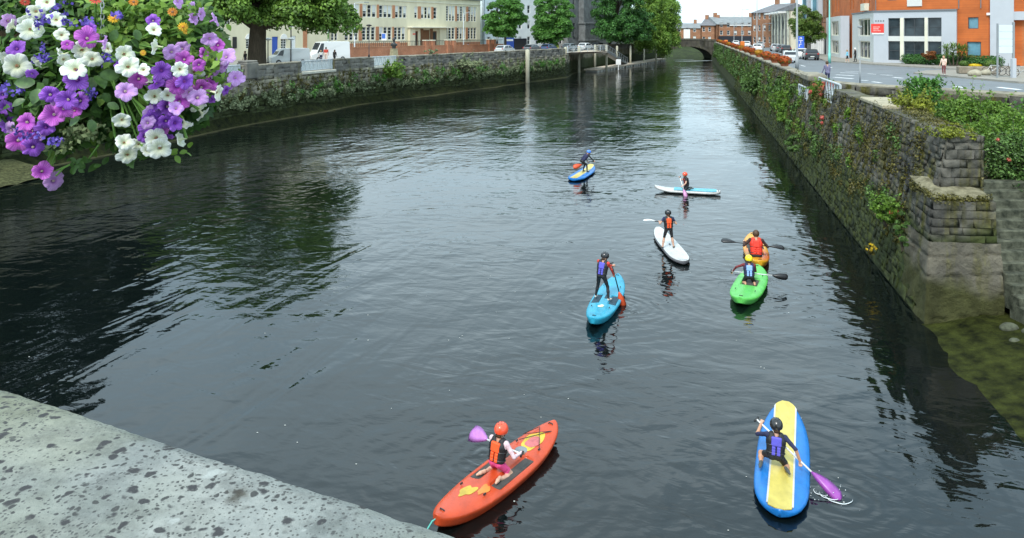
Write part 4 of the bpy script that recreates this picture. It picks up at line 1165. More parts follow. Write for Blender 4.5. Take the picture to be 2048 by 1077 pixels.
# ================================================================== FAR BRIDGE, JETTY, PONTOON
br = thing('stone_bridge', 'old stone arch bridge crossing the far end of the river', 'bridge', (48, 195, 0))
m = MB(); x0, x1 = 37.0, 56.0; y0, y1 = 194.2, 203.0; cx, rx_, rz_ = 46.2, 6.3, 3.1; ztop = 4.55
arc = [(cx - rx_ * math.cos(t_), .15 + rz_ * math.sin(t_)) for t_ in np.linspace(0, math.pi, 25)]
def zt_b(x): return ztop + .35 * math.exp(-((x - cx) / 6.5) ** 2)
xs = [x0, x0 + 2] + [a[0] for a in arc] + [x1 - 2, x1]; zb = [-1, -1] + [a[1] for a in arc] + [-1, -1]
for y, fl in ((y0, 1), (y1, 0)):
    for i in range(len(xs) - 1):
        q = [(xs[i], y, zb[i]), (xs[i + 1], y, zb[i + 1]), (xs[i + 1], y, zt_b(xs[i + 1])), (xs[i], y, zt_b(xs[i]))]
        m.quad(*(q if fl else q[::-1]))
for i in range(len(xs) - 1):
    m.quad((xs[i], y0, zt_b(xs[i])), (xs[i + 1], y0, zt_b(xs[i + 1])), (xs[i + 1], y1, zt_b(xs[i + 1])), (xs[i], y1, zt_b(xs[i])))
    m.quad((xs[i], y0, zb[i]), (xs[i], y1, zb[i]), (xs[i + 1], y1, zb[i + 1]), (xs[i + 1], y0, zb[i + 1]))
MAT['bridge'] = M_quay('bridge_stone', (0.11, 0.10, 0.08), (0.035, 0.035, 0.03), (0.05, 0.05, 0.02), (0.04, 0.05, 0.02), wet=1.0, moss_amount=.4)
m.build('spandrel', MAT['bridge'], br)
m = MB(); inn = arc; out = [(cx - (rx_ + .55) * math.cos(t_), .15 + (rz_ + .5) * math.sin(t_)) for t_ in np.linspace(0, math.pi, 25)]
m.loft([[(a[0], y0 - .12, a[1]), (b[0], y0 - .12, b[1]), (b[0], y0 + .05, b[1]), (a[0], y0 + .05, a[1])] for a, b in zip(inn, out)]); m.build('arch_ring', MAT['bridge'], br)
m = MB(); xs2 = np.linspace(x0, x1, 20)
m.loft([[(x, y0 - .1, zt_b(x) + .002), (x, y0 - .1, zt_b(x) + .5), (x, y0 + .4, zt_b(x) + .5), (x, y0 + .4, zt_b(x) + .002)] for x in xs2]); m.build('parapet', MAT['bridge'], br)
m = MB(); rb_ = random.Random(8)
for (xa, ya, xb, yb, w0) in ((39.0, 177.5, 51.0, 183.5, 1.3), (40.5, 186.0, 46.5, 189.0, .8)):
    n_ = 26; top_, bot_ = [], []
    for k in range(n_ + 1):
        u = k / n_; w_ = w0 * math.sin(math.pi * min(.97, u + .03)) ** .6 * rb_.uniform(.6, 1.1); x, y = xa + (xb - xa) * u, ya + (yb - ya) * u
        top_.append((x, y + w_, .012)); bot_.append((x, y - w_, .012))
    m.add(top_ + bot_, [(k, n_ + 1 + k, n_ + 2 + k, k + 1) for k in range(n_)])
tag(m.build('pale_streaks', M('pale_streaks', (.36, .39, .40), .5, .25, 1.0, bump=.04)), 'pale streaks on the water below the far bridge', 'foam', kind='stuff')  # flat pale strips lying just above the water

# ------------------------------------------------------------------ jetty
MAT['pile'] = M('grey_timber_pile', (.42, .40, .30), .85, .3, 2.0, stretch=(3, 3, .3))
MAT['deck'] = M('pale_deck', (.50, .42, .33), .85, .15, 1.5)
jt = thing('jetty', 'timber jetty platform on piles against the left quay', 'jetty', (12, 124, 0))
m = MB(); m.prism([(8.9, 122.0), (16.9, 131.5), (13.6, 137.0), (8.6, 118.5)], 3.35, 3.65); m.build('deck', MAT['deck'], jt)
m = MB()
rail = [(9.0, 119.0), (9.05, 122.2), (16.8, 131.4)]
for z_ in (4.05, 4.4, 4.72): m.tube([(x, y, z_) for x, y in rail], .035, 6)
for p, q in zip(rail[:-1], rail[1:]):
    for t_ in np.linspace(0, 1, 7): m.box((p[0] + (q[0] - p[0]) * t_, p[1] + (q[1] - p[1]) * t_, 4.18), (.07, .07, 1.1))
m.build('railing', MAT['steel_w'], jt)
for i, (px, py, lab) in enumerate(((1131, 151, 'pile under the near corner of the jetty'), (1158, 146, 'pile under the middle of the jetty'), (1190, 137, 'thinner pile under the far part of the jetty'))):
    x, y = ground(px, py); m = MB(); m.lathe([(.24, -1.5), (.24, 3.3), (.26, 4.5), (.05, 4.62)], (x, y, 0), 10); m.build('pile', MAT['pile'], jt, True)
x, y = ground(1055, 166); m = MB(); m.lathe([(.29, -1.5), (.29, 2.5), (.30, 4.5), (.06, 4.66)], (x, y, 0), 12)
tag(m.build('mooring_pile', MAT['pile'], None, True), 'lone pale mooring pile standing in the water before the left quay', 'pile')
gw = thing('gangway', 'grey sloping gangway from jetty down to the pontoon', 'gangway', (16.4, 132, 0))
a, c = Vector((16.4, 132.3, 3.6)), Vector((22.9, 151.0, .65)); d = (c - a).normalized(); n_ = Vector((-d.y, d.x, 0)).normalized() * .7
m = MB(); m.add([tuple(a - n_), tuple(a + n_), tuple(c + n_), tuple(c - n_), tuple(a - n_ - Vector((0, 0, .2))), tuple(a + n_ - Vector((0, 0, .2))), tuple(c + n_ - Vector((0, 0, .2))), tuple(c - n_ - Vector((0, 0, .2)))],
                [(0, 3, 2, 1), (4, 5, 6, 7), (0, 4, 7, 3), (1, 2, 6, 5), (0, 1, 5, 4), (2, 3, 7, 6)]); m.build('ramp', MAT['galv'], gw)
m = MB()
for sgn in (-1, 1):
    o_ = n_ * sgn
    for h in (.12, 1.1): m.tube([a + o_ + Vector((0, 0, h)), c + o_ + Vector((0, 0, h))], .05, 6)
    for k in range(10):
        p = a + (c - a) * (k / 9) + o_; q = a + (c - a) * (min(k + 1, 9) / 9) + o_
        m.tube([p + Vector((0, 0, .1)), p + Vector((0, 0, 1.1))], .035, 5)
        if k < 9: m.tube([p + Vector((0, 0, 1.1)), q + Vector((0, 0, .1))], .03, 5)
m.build('lattice_rail', MAT['galv'], gw)
pn = thing('pontoon', 'long pale floating pontoon along the left bank', 'pontoon', (25, 150, 0))
pa, pb = Vector((14.9, 129.5)), Vector((38.2, 183)); e = (pb - pa).normalized(); w_ = Vector((e.y, -e.x))
for k in range(9):
    p, q = pa + e * (k * 6.48), pa + e * (k * 6.48 + 6.38); i0 = w_ * -2.4
    MB().prism([tuple(p), tuple(q), tuple(q + i0), tuple(p + i0)], .30, .55).build('deck_section', MAT['deck'], pn)
    for t_ in (.2, .5, .8):
        c_ = p + (q - p) * t_ + i0 * .5; m = MB(); m.box((c_.x, c_.y, .08), (1.2, 2.2, .436), math.atan2(e.y, e.x), .05); m.build('float', M_plain('pale_float', (.42, .42, .38), .6) if 'pale_float' not in bpy.data.materials else bpy.data.materials['pale_float'], pn)
ordn = ['nearest', 'second', 'third', 'fourth', 'fifth']
for i, (px, pb_, pt) in enumerate(((1213, 128, 90), (1234, 127, 92), (1261, 123, 91), (1288, 119, 98), (1312, 116, 100))):
    y = 134 + i * 9.5; x = (px - 1024) / FPX * y; m = MB(); m.lathe([(.2, -1), (.2, height(pt, y) - .1), (.04, height(pt, y))], (x, y, 0), 10)
    tag(m.build('pontoon_pile', MAT['pile'], None, True), '%s of the five slim pale piles holding the pontoon' % ordn[i], 'pile', 'pontoon piles')
x, y = 19.3, 134.2; m = MB(); m.box((x, y, 1.6), (.9, .08, 1.0), -.3); m.box((x, y + .05, .85), (.12, .1, 1.5))
tag(m.build('notice_board', MAT['white']), 'small white notice on a post at the pontoon head', 'sign')

# ------------------------------------------------------------------ railings in the gaps of the quay walls
def quay_rail(name, label, a, b, z0, z1, vee=True, mesh=False, group=None, lean=0):
    r = thing(name, label, 'railing', (a[0], a[1], z0), group=group); A, B = Vector((*a, 0)), Vector((*b, 0))
    m = MB(); m.tube([A + Vector((0, 0, z1)), B + Vector((0, 0, z1))], .055, 8); m.build('top_rail', MAT['steel_w'], r)
    m = MB(); m.tube([A + Vector((0, 0, z0 + .12)), B + Vector((0, 0, z0 + .12))], .045, 8); m.build('bottom_rail', MAT['steel_w'], r)
    for P_ in (A, B):
        m = MB(); m.box((P_.x, P_.y, (z0 + z1) / 2), (.09, .09, z1 - z0)); m.build('post', MAT['steel_w'], r)
    n = max(2, int((B - A).length / .62))
    for k in range(n):
        p, q = A + (B - A) * (k / n), A + (B - A) * ((k + 1) / n); mid = (p + q) / 2
        m = MB()
        m.tube([p + Vector((0, 0, z1)), mid + Vector((0, 0, z0 + .12))], .03, 6); m.tube([mid + Vector((0, 0, z0 + .12)), q + Vector((0, 0, z1))], .03, 6); m.build('baluster', MAT['steel_w'], r)
    if mesh:
        m = MB(); c = (A + B) / 2; dd = B - A; m.box((c.x, c.y, (z0 + z1) / 2 + .05), (dd.length - .1, .02, z1 - z0 - .2), math.atan2(dd.y, dd.x)); m.build('infill_panel', MAT['railglass'], r)
m_, t_, b__ = new_mat('rail_glass'); b__.inputs['Base Color'].default_value = (.75, .82, .85, 1); b__.inputs['Roughness'].default_value = .15; b__.inputs['Alpha'].default_value = .42; MAT['railglass'] = m_
for (s0, s1), lab in zip(GAPS[:3], ('pale railing panel just right of the flowers in the left quay wall', 'pale railing panel in the quay wall below the white vans', 'pale railing panel in the quay wall below the bust')):
    p, e = lw_at(s0 + .1); q, _ = lw_at(s1 - .1); o_ = Vector((-e.y, e.x)) * .2
    quay_rail('railing', lab, tuple(p + o_), tuple(q + o_), 3.56, 4.5, mesh=True, group='rails in the left quay wall')
quay_rail('railing', 'white v-patterned railing in the gap of the right quay wall', (rx(38.8) + .3, 38.8), (rx(33.4) + .3, 33.4), 3.5, 4.62)
quay_rail('railing', 'short low white railing below the stone block on the right quay', (rx(42.5, 3.7) - .05, 42.5), (rx(39.4, 3.7) - .05, 39.4), 3.3, 4.0)
# ================================================================== TREES AND PLANTS
MAT['bark'] = M('bark', (0.075, 0.058, 0.038), 0.95, 0.4, 4.0, bump=.05, stretch=(3, 3, .5))
MAT['leaf_plane'] = M_leaf('plane_leaf', (0.051, 0.107, 0.018), (0.239, 0.412, 0.068))
MAT['leaf_dark'] = M_leaf('dark_leaf', (0.021, 0.068, 0.016), (0.085, 0.237, 0.043), trans=.15)
MAT['leaf_blackened'] = M_leaf('blackened_leaf', (0.006, 0.014, 0.004), (0.020, 0.045, 0.010), trans=.0)  # lime leaves coloured near black to deepen their dark reflection in the river
MAT['leaf_mid'] = M_leaf('mid_leaf', (0.034, 0.107, 0.018), (0.137, 0.336, 0.054), trans=.2)
MAT['leaf_willow'] = M_leaf('willow_leaf', (0.077, 0.160, 0.023), (0.290, 0.473, 0.076), trans=.3)
MAT['leaf_street'] = M_leaf('street_leaf', (0.048, 0.099, 0.018), (0.188, 0.305, 0.054))
MAT['leaf_ivy'] = M_leaf('ivy_leaf', (0.030, 0.060, 0.013), (0.133, 0.250, 0.056), trans=.15)
MAT['leaf_pale'] = M_leaf('pale_wall_leaf', (0.104, 0.140, 0.061), (0.366, 0.415, 0.232), trans=.15)
MAT['leaf_yellow'] = M_leaf('yellow_green_leaf', (0.110, 0.140, 0.015), (0.330, 0.360, 0.040), trans=.25)
MAT['leaf_lime'] = M_leaf('lime_leaf', (0.055, 0.125, 0.015), (0.210, 0.360, 0.050), trans=.3)
MAT['leaf_olive'] = M_leaf('olive_growth', (0.040, 0.042, 0.010), (0.160, 0.140, 0.030), trans=.1)
MAT['leaf_rust'] = M_leaf('rust_leaf', (0.10, 0.035, 0.01), (0.33, 0.12, 0.03), trans=.15)
MAT['petal_pink'] = M_leaf('pink_petal', (0.45, 0.06, 0.05), (0.75, 0.20, 0.15), trans=.2)
MAT['petal_yellow'] = M_leaf('yellow_petal', (0.60, 0.42, 0.01), (0.85, 0.62, 0.04), trans=.2)

def blob_points(g, c, r, n, shell=.55):
    """n points in an ellipsoid, thicker towards its skin; also outward normals."""
    d = g.normal(size=(n, 3)); d /= np.linalg.norm(d, axis=1, keepdims=True)
    rad = shell + (1 - shell) * g.random(n) ** .6
    return np.asarray(c) + d * rad[:, None] * np.asarray(r), d

def crown_leaves(g, crown, clumps, n, size, clump_r, droop=0.0):
    """Leaves in clumps spread through one or several ellipsoids (c, r)."""
    Cs = []
    vol = np.array([np.prod(r) for c, r in crown]); w = vol ** .67; w = w / w.sum()
    for (c, r), k in zip(crown, w):
        p, d = blob_points(g, c, np.asarray(r) * .86, max(3, int(clumps * k)), .45); Cs.append(p)
    Cs = np.concatenate(Cs)
    sizes = g.uniform(.55, 1.35, len(Cs))
    pick = g.choice(len(Cs), n, p=sizes ** 2 / np.sum(sizes ** 2))
    d = g.normal(size=(n, 3)); d /= np.linalg.norm(d, axis=1, keepdims=True); d[:, 2] = np.where(d[:, 2] < -.35, -d[:, 2], d[:, 2])
    P = Cs[pick] + d * (clump_r * sizes[pick] * (.6 + .4 * g.random(n)))[:, None] * np.array([1, 1, .72])
    if droop: P[:, 2] -= droop * g.random(n) ** 2
    nn = d + g.normal(size=(n, 3)) * .45 + np.array([0, 0, .35])
    V, Q = leaf_cloud(P, nn, size, g)
    return V, Q, Cs

def tree(name, label, base, trunk, crown, clumps, n, size, clump_r, mat, seed, group=None, droop=0.0, limbs=16, cat='tree', fork=.45):
    g = np.random.default_rng(seed); rt = random.Random(seed)
    t = thing(name, label, cat, base, group=group)
    V, Q, Cs = crown_leaves(g, crown, clumps, n, size, clump_r, droop)
    o = link('crown', fast_mesh('crown', V - np.asarray(base), Q, mat), t)
    hgt, r0, r1 = trunk; m = MB()
    cc = np.mean([c for c, r in crown], axis=0); top = np.array([base[0] * .5 + cc[0] * .5, base[1] * .5 + cc[1] * .5, base[2] + hgt])
    path = [np.array(base) + (top - np.array(base)) * k + np.array([rt.uniform(-.1, .1) * r0, rt.uniform(-.1, .1) * r0, 0]) for k in (0, .08, .35, .7, 1)]
    m.tube([tuple(p) for p in path], [r0 * 1.35, r0 * 1.05, r0 * .95, r0 * .85, r1], 10)
    m.build('trunk', MAT['bark'], t, True)
    far = sorted(range(len(Cs)), key=lambda i: -np.linalg.norm(Cs[i] - top))[:limbs * 2:2]
    for i in far:
        s_ = path[2] + (path[4] - path[2]) * rt.uniform(fork, 1.0); e = Cs[i]; md = (s_ + e) / 2 + np.array([0, 0, .12 * np.linalg.norm(e - s_)])
        b = MB(); b.tube([tuple(s_), tuple(md), tuple(e)], [r1 * .75, r1 * .45, r1 * .12], 6); b.build('limb', MAT['bark'], t, True)
    return t

tree('plane_tree', 'big plane tree with thick forked trunk beside the white vans', (-24.0, 69.5, Z_L), (6.0, .85, .5),
     [((-24.5, 71, 13.0), (9.0, 8.0, 6.4)), ((-19.4, 69, 9.6), (5.0, 5, 3.2)), ((-30, 68, 9.6), (5, 5, 3.2)), ((-17.2, 69.5, 8.2), (2.9, 2.6, 1.9)), ((-25.5, 65, 9.4), (3.5, 2.5, 2.0))], 230, 80000, .34, 1.25, MAT['leaf_plane'], 1, droop=.5)
tree('lime_tree', 'tall dark tree on the left street behind the flower basket', (-34, 50, Z_L), (6, .5, .3), [((-34, 50, 14.5), (7, 7, 7.0)), ((-32.5, 47, 10), (4.5, 5, 3.6))], 130, 26000, .42, 1.5, MAT['leaf_blackened'], 2)
tree('lime_tree', 'second dark street tree left of the plane tree', (-36.5, 66, Z_L), (6, .5, .3), [((-36.5, 66, 14), (6.5, 6.5, 7.0))], 110, 22000, .42, 1.5, MAT['leaf_blackened'], 3)
tree('round_tree', 'round dark green street tree at the blue shop front', (-1.1, 133, Z_L), (4.0, .24, .14), [((-1.2, 133, 10.0), (4.2, 3.9, 4.3)), ((-1.7, 133, 8.0), (3.9, 3.4, 2.4))], 170, 36000, .27, .8, MAT['leaf_mid'], 4)
tree('round_tree', 'larger round street tree left of the jetty', (7.6, 139, Z_L), (3.5, .26, .15), [((7.8, 139, 9.8), (4.7, 4.2, 5.2)), ((7.4, 138.6, 6.9), (4.0, 3.6, 2.8))], 190, 42000, .28, .85, MAT['leaf_mid'], 5)
tree('maple_tree', 'broad dark tree hanging over the gangway', (20.5, 159, Z_L), (5, .35, .2), [((22.6, 157, 12.5), (6.4, 5.5, 8.0)), ((22.6, 154.5, 7.4), (6.2, 4.6, 3.6)), ((26.5, 160, 8.5), (4.5, 4, 4.5))], 240, 52000, .34, 1.1, MAT['leaf_dark'], 6, droop=.6)
tree('willow_tree', 'light green willow drooping over the pontoon', (26.8, 172, Z_L), (5, .35, .2), [((31.0, 169, 11.5), (5.2, 5, 8.0)), ((31.5, 167, 6.2), (4.6, 4.0, 4.0))], 190, 42000, .32, 1.0, MAT['leaf_willow'], 8, droop=1.6)
tree('willow_tree', 'bright willow nearest the far bridge on the left bank', (31.0, 181, Z_L), (5, .35, .2), [((36.4, 178, 11.8), (4.4, 5, 8.2)), ((37.0, 177, 5.6), (3.4, 4.0, 4.2))], 190, 42000, .32, 1.0, MAT['leaf_willow'], 9, droop=1.6)
tree('street_tree', 'street tree in front of the brown brick apartment block', (45.6, 115, Z_R + .1), (3.0, .16, .09), [((45.7, 115, 8.9), (2.9, 2.8, 2.8)), ((46.2, 115, 7.0), (2.4, 2.4, 1.7))], 90, 18000, .22, .62, MAT['leaf_street'], 10, droop=.5)
for i, (x, y, r) in enumerate(((46.5, 216, 3.4), (51.5, 217, 3.6), (57, 218, 3.2))):
    tree('riverside_bush', ('left of the bushes seen through the bridge arch', 'middle of the bushes seen through the bridge arch', 'right of the bushes seen through the bridge arch')[i], (x, y, 0), (1.5, .2, .1), [((x, y, 2.2), (r, 2.5, 2.6))], 60, 9000, .32, .8, MAT['leaf_mid'], 20 + i, group='bushes beyond the arch', limbs=5, cat='bush')

# far wooded rise closing the horizon
g = np.random.default_rng(44); P = []
for i in range(60):
    c = (g.uniform(-140, 300), g.uniform(420, 560), 3.3 + g.uniform(0, 2.0)); p, d = blob_points(g, c, (11, 7, 4.0), 160); P.append((p, d))
V, Q = leaf_cloud(np.concatenate([p for p, d in P]), np.concatenate([d for p, d in P]), 2.2, g)
tag(link('distant_wood', fast_mesh('distant_wood', V, Q, MAT['leaf_mid'])), 'low belt of distant trees on the horizon', 'wood', kind='stuff')

# ------------------------------------------------------------------ growth on the walls
def clump_cloud(g, spots, per, size):
    """spots: (centre, (rx, ry, rz)). Leaves over each."""
    Ps, Ns = [], []
    for (c, r), n in zip(spots, per):
        p, d = blob_points(g, c, r, n, .3); Ps.append(p); Ns.append(d + g.normal(size=(n, 3)) * .5 + np.array([0, 0, .4]))
    return leaf_cloud(np.concatenate(Ps), np.concatenate(Ns), size, g)

def cover(name, label, spots, per, size, mat, seed, cat='plants'):
    V, Q = clump_cloud(np.random.default_rng(seed), spots, per, size)
    return tag(link(name, fast_mesh(name, V, Q, mat)), label, cat, kind='stuff')

g = np.random.default_rng(31)
sp, per = [], []
for i in range(520):                                   # pale hanging plants in a band along the left quay
    s = g.uniform(LWL[1] + 4, lw_s(1128)); p, e = lw_at(float(s)); n_ = Vector((e.y, -e.x)); fr = (s - LWL[1]) / (lw_s(1128) - LWL[1])
    zc = 1.25 + .4 * fr + abs(g.normal(0, .6)); r = g.uniform(.14, .42)
    if zc > 3.4 or g.random() < .25 * math.sin(s * .9): continue
    sp.append(((p.x + n_.x * .12, p.y + n_.y * .12, zc), (r, r, r * g.uniform(.7, 1.6)))); per.append(int(70 * r / .3))
cover('wall_plants', 'pale green plants hanging in a band along the left quay wall', sp, per, .15, MAT['leaf_pale'], 32)
sp, per = [], []
for i in range(80):
    s = g.uniform(LWL[2] + 8, lw_s(1125)); p, e = lw_at(float(s)); n_ = Vector((e.y, -e.x)); r = g.uniform(.2, .55)
    sp.append(((p.x + n_.x * .15, p.y + n_.y * .15, g.uniform(1.5, 2.9)), (r, r, r))); per.append(int(60 * r / .3))
cover('wall_ivy', 'darker green growth among the pale plants on the left quay wall', sp, per, .16, MAT['leaf_mid'], 33)
sp, per = [], []
for i in range(260):
    s = g.uniform(LWL[2], lw_s(1000)); p, e = lw_at(float(s)); n_ = Vector((e.y, -e.x)); r = g.uniform(.12, .35)
    sp.append(((p.x + n_.x * .1, p.y + n_.y * .1, g.uniform(1.9, 3.3)), (r, r, r * .8))); per.append(30)
cover('wall_moss', 'olive and brown moss tufts on the left quay wall', sp, per, .12, MAT['leaf_olive'], 34)

def plant(name, label, c, r, n, size, mat, seed, cat='shrub', flowers=None, stems=6, group=None, base=None):
    """One shrub: leaf clumps and stems, optional flower heads."""
    g_ = np.random.default_rng(seed); b = base or (c[0], c[1], c[2] - r[2]); t = thing(name, label, cat, b, group=group)
    V, Q, Cs = crown_leaves(g_, [(c, r)], max(6, int(n / 90)), n, size, min(r) * .38)
    if max(r) > .5 and n > 2000:                        # sprigs that break the outline
        Ps, Ns = [], []
        for i in range(26):
            d = g_.normal(size=3); d[2] = abs(d[2]) + .35; d /= np.linalg.norm(d); p0 = np.asarray(c) + d * np.asarray(r) * .8; L = g_.uniform(.25, .7) * max(r) * .8; bend = g_.normal(size=3) * .25
            for q in np.linspace(0, 1, 16): Ps.append(p0 + d * L * q + bend * L * q * q + g_.normal(size=3) * size * .45); Ns.append(g_.normal(size=3) + np.array([0, -.3, .6]))
            m = MB(); m.tube([tuple(p0), tuple(p0 + d * L * .5 + bend * L * .25), tuple(p0 + d * L + bend * L)], [.008, .006, .003], 4); m.build('sprig', MAT['bark'], t)
        V2, Q2 = leaf_cloud(np.array(Ps), np.array(Ns), size * 1.15, g_); Q = np.concatenate([Q, Q2 + len(V)]); V = np.concatenate([V, V2])
    link('foliage', fast_mesh('foliage', V - np.asarray(b), Q, mat), t)
    for i in range(stems):
        e = Cs[i % len(Cs)]; m = MB(); md = (np.asarray(b) + e) / 2 + np.array([0, 0, .15 * r[2]])
        m.tube([b, tuple(md), tuple(e)], [.02, .014, .006], 5); m.build('stem', MAT['bark'], t)
    if flowers:
        fm, nf, fs = flowers
        for i in range(nf):
            d = g_.normal(size=3); d /= np.linalg.norm(d); d[2] = abs(d[2]); d[1] = -abs(d[1]); pc = np.asarray(c) + d * np.asarray(r) * 1.02
            P_, D_ = blob_points(g_, pc, (fs, fs, fs), 26, .2); V, Q = leaf_cloud(P_, D_, fs * .8, g_); link('flower_head', fast_mesh('flower_head', V - np.asarray(b), Q, fm), t)
    return t
p, e = lw_at(lw_s(778)); plant('buddleia', 'bright green bush sprouting from the left quay wall below the bust', (p.x + .5, p.y - .6, 2.9), (1.1, .8, .95), 2600, .2, MAT['leaf_lime'], 51)
p, e = lw_at(lw_s(925)); plant('buddleia', 'yellow green bush on the left quay wall near the brick piers', (p.x + .4, p.y - .6, 3.0), (1.9, .9, .8), 2800, .2, MAT['leaf_pale'], 52)
p, e = lw_at(lw_s(862)); plant('grass_tuft', 'grassy tuft on top of the left quay wall', (p.x, p.y + .3, 4.75), (1.3, .5, .35), 900, .18, MAT['leaf_pale'], 53)

def rwp(y, z, d=0.0):            # point on the face of the right wall
    return (rx(y, z) - d, y, z)
g = np.random.default_rng(61)
sp, per = [], []
for i in range(270):                                   # green curtain along the far part
    y = 42 + 140 * g.random() ** 1.25; z = g.uniform(1.5, 3.9); r = g.uniform(.16, .5) * (1 if y < 80 else 1.4)
    if g.random() < .35 and y < 75: continue
    sp.append((rwp(y, z, .1), (r * .5, r, r * g.uniform(.8, 1.6)))); per.append(int(75 * r / .4))
cover('wall_ivy', 'green ivy curtain over the far part of the right quay wall', sp, per, .2, MAT['leaf_ivy'], 62)
sp, per = [], []
for i in range(560):
    y = 20 + 110 * g.random() ** 1.2; z = g.uniform(1.2, 4.3); r = g.uniform(.10, .34)
    sp.append((rwp(y, z, .06), (r * .4, r, r * g.uniform(1.0, 2.6)))); per.append(int(90 * r / .3))
cover('wall_moss', 'rusty olive moss and grass hanging on the near right quay wall', sp, per, .075, MAT['leaf_olive'], 63)
sp, per = [], []
for i in range(46):
    y = 21 + 32 * g.random(); z = g.uniform(1.3, 3.9); r = g.uniform(.12, .32)
    sp.append((rwp(y, z, .1), (r * .6, r, r * 1.4))); per.append(int(90 * r / .25))
sp2, per2 = [], []
for i in range(60):
    y = 24 + 60 * g.random(); z = g.uniform(1.5, 4.2); r = g.uniform(.12, .38)
    sp2.append((rwp(y, z, .1), (r * .5, r, r * 1.3))); per2.append(int(80 * r / .25))
cover('wall_weeds', 'patches of light green weeds along the right quay wall', sp2, per2, .10, MAT['leaf_lime'], 66)
cover('wall_ivy', 'small green ferns rooted in the near right quay wall', sp, per, .085, MAT['leaf_ivy'], 64)
sp, per = [], []
for i in range(40):
    y = 19.5 + 9 * g.random(); z = g.uniform(2.6, 4.3); r = g.uniform(.15, .4)
    sp.append((rwp(y, z, .04), (r * .35, r, r * 1.5))); per.append(60)
for (x, y, z) in ((rx(26) + .5, 24.5, 4.52), (rx(23) + .5, 23, 4.52), (rx(21) + .5, 21.5, 4.5), (rx(20) + .4, 20.2, 4.5)):
    sp.append(((x, y, z), (.4, .9, .10))); per.append(420)
cover('wall_moss', 'thin moss over the top and end of the right quay wall', sp, per, .055, MAT['leaf_olive'], 65)

sp, per = [], []
for i in range(70):
    u = g.random(); x, y = ((10.24 + 1.3 * u, 17.86 - .14 * u) if g.random() < .6 else (10.24 + .3 * u, 17.9 + 1.7 * u)); r = g.uniform(.04, .12)
    sp.append(((x, y, 2.98 + g.uniform(-.08, .06)), (r, r, r * g.uniform(.6, 1.6)))); per.append(38)
cover('wall_moss', 'tufts of moss and grass along the rim of the pier', sp, per, .05, MAT['leaf_olive'], 67)
sp, per = [], []
for i in range(60):
    x, y = rx(18.6) + g.uniform(-.05, .8), 18.5 + abs(g.normal(0, .6)); r = g.uniform(.05, .14); sp.append(((x, y, 4.44 + g.uniform(-.12, .06)), (r, r, r))); per.append(40)
cover('wall_moss', 'grass tufts on the near end of the right quay wall', sp, per, .055, MAT['leaf_yellow'], 68)
def at_w(px, py, y): return ((px - 1024) / FPX * y, y, height(py, y))
# named plants on the right wall
c = at_w(1652, 178, 37.6); plant('valerian', 'red flowering valerian bush below the white railing', (c[0] - .1, c[1] - .2, c[2] - .2), (.8, .8, .55), 2600, .10, MAT['leaf_lime'], 70, flowers=(MAT['petal_pink'], 22, .13))
c = at_w(1640, 245, 32.5); plant('valerian', 'small valerian with one pink bloom on the right wall face', (c[0] - .15, c[1], c[2]), (.25, .5, .35), 800, .09, MAT['leaf_ivy'], 71, flowers=(MAT['petal_pink'], 3, .09))
c = at_w(1775, 425, 20.6); plant('fern', 'leafy grey green plant on the wall beside the pier', (c[0] - .05, c[1], c[2]), (.3, .55, .42), 2200, .085, MAT['leaf_lime'], 72, flowers=(MAT['petal_pink'], 2, .06))
c = at_w(1812, 460, 19.0); plant('fern', 'narrow fern hanging down the corner of the pier', (c[0] - .1, c[1], c[2]), (.16, .25, .55), 1300, .08, MAT['leaf_ivy'], 73)
c = at_w(1735, 500, 21.2); plant('ragwort', 'small yellow flowering stem leaning out from the right wall', (c[0] + .06, c[1], c[2]), (.16, .2, .16), 160, .06, MAT['leaf_olive'], 74, flowers=(MAT['petal_yellow'], 7, .045))
c = at_w(1512, 165, 66); plant('buddleia', 'green bush growing from the right wall below the flower tubs', (c[0] - .3, c[1], c[2] - .3), (.9, 2.2, .9), 3000, .17, MAT['leaf_ivy'], 75)
c = at_w(1575, 215, 46); plant('buddleia', 'leafy bush on the right wall before the stone block', (c[0] - .1, c[1], c[2] - .2), (.6, 1.3, 1.0), 3000, .13, MAT['leaf_lime'], 76)
c = at_w(1590, 300, 37.5); plant('fern', 'low fern clump near the waterline of the right wall', (c[0], c[1], c[2] + .3), (.4, .9, .5), 1600, .10, MAT['leaf_ivy'], 77)

# the overgrown ledge behind the near wall
shr = [
    ('yellow green bush on the wall top left of the elder', (13.3, 24.6, 4.45), (.6, 1.0, .42), 3600, .085, 'leaf_yellow', None),
    ('young elder with upright stems on the near right wall', (14.15, 25.4, 4.85), (.62, .7, .62), 3600, .085, 'leaf_mid', None),
    ('lime green bramble at the top of the overgrown slip', (16.4, 26.4, 3.95), (1.5, 1.4, .70), 7000, .10, 'leaf_lime', None),
    ('wide bright green bush right of the wall end', (14.6, 21.6, 3.75), (1.25, 1.3, .85), 7500, .085, 'leaf_lime', None),
    ('dark bramble thicket with pink blooms above the steps', (13.9, 20.4, 3.3), (1.1, .9, .9), 6500, .080, 'leaf_ivy', (MAT['petal_pink'], 3, .06)),
    ('dark ivy mound hanging over the river steps', (14.2, 19.7, 2.45), (1.1, .7, .8), 6500, .080, 'leaf_dark', None),
    ('tall weeds in front of the retaining wall', (18.2, 27.0, 3.45), (1.7, 1.4, .75), 6500, .11, 'leaf_ivy', None),
    ('loose green bush at the right edge above the steps', (16.6, 22.6, 3.9), (1.3, 1.2, .9), 6500, .095, 'leaf_mid', None),
    ('low rusty plants on the pier top beside the wall end', (11.55, 19.2, 3.22), (.6, .7, .20), 2200, .06, 'leaf_olive', None),
    ('yellow moss cushion on the near corner of the right wall', (rx(19.4) + .5, 19.5, 4.52), (.42, .65, .11), 1700, .045, 'leaf_yellow', None),
]
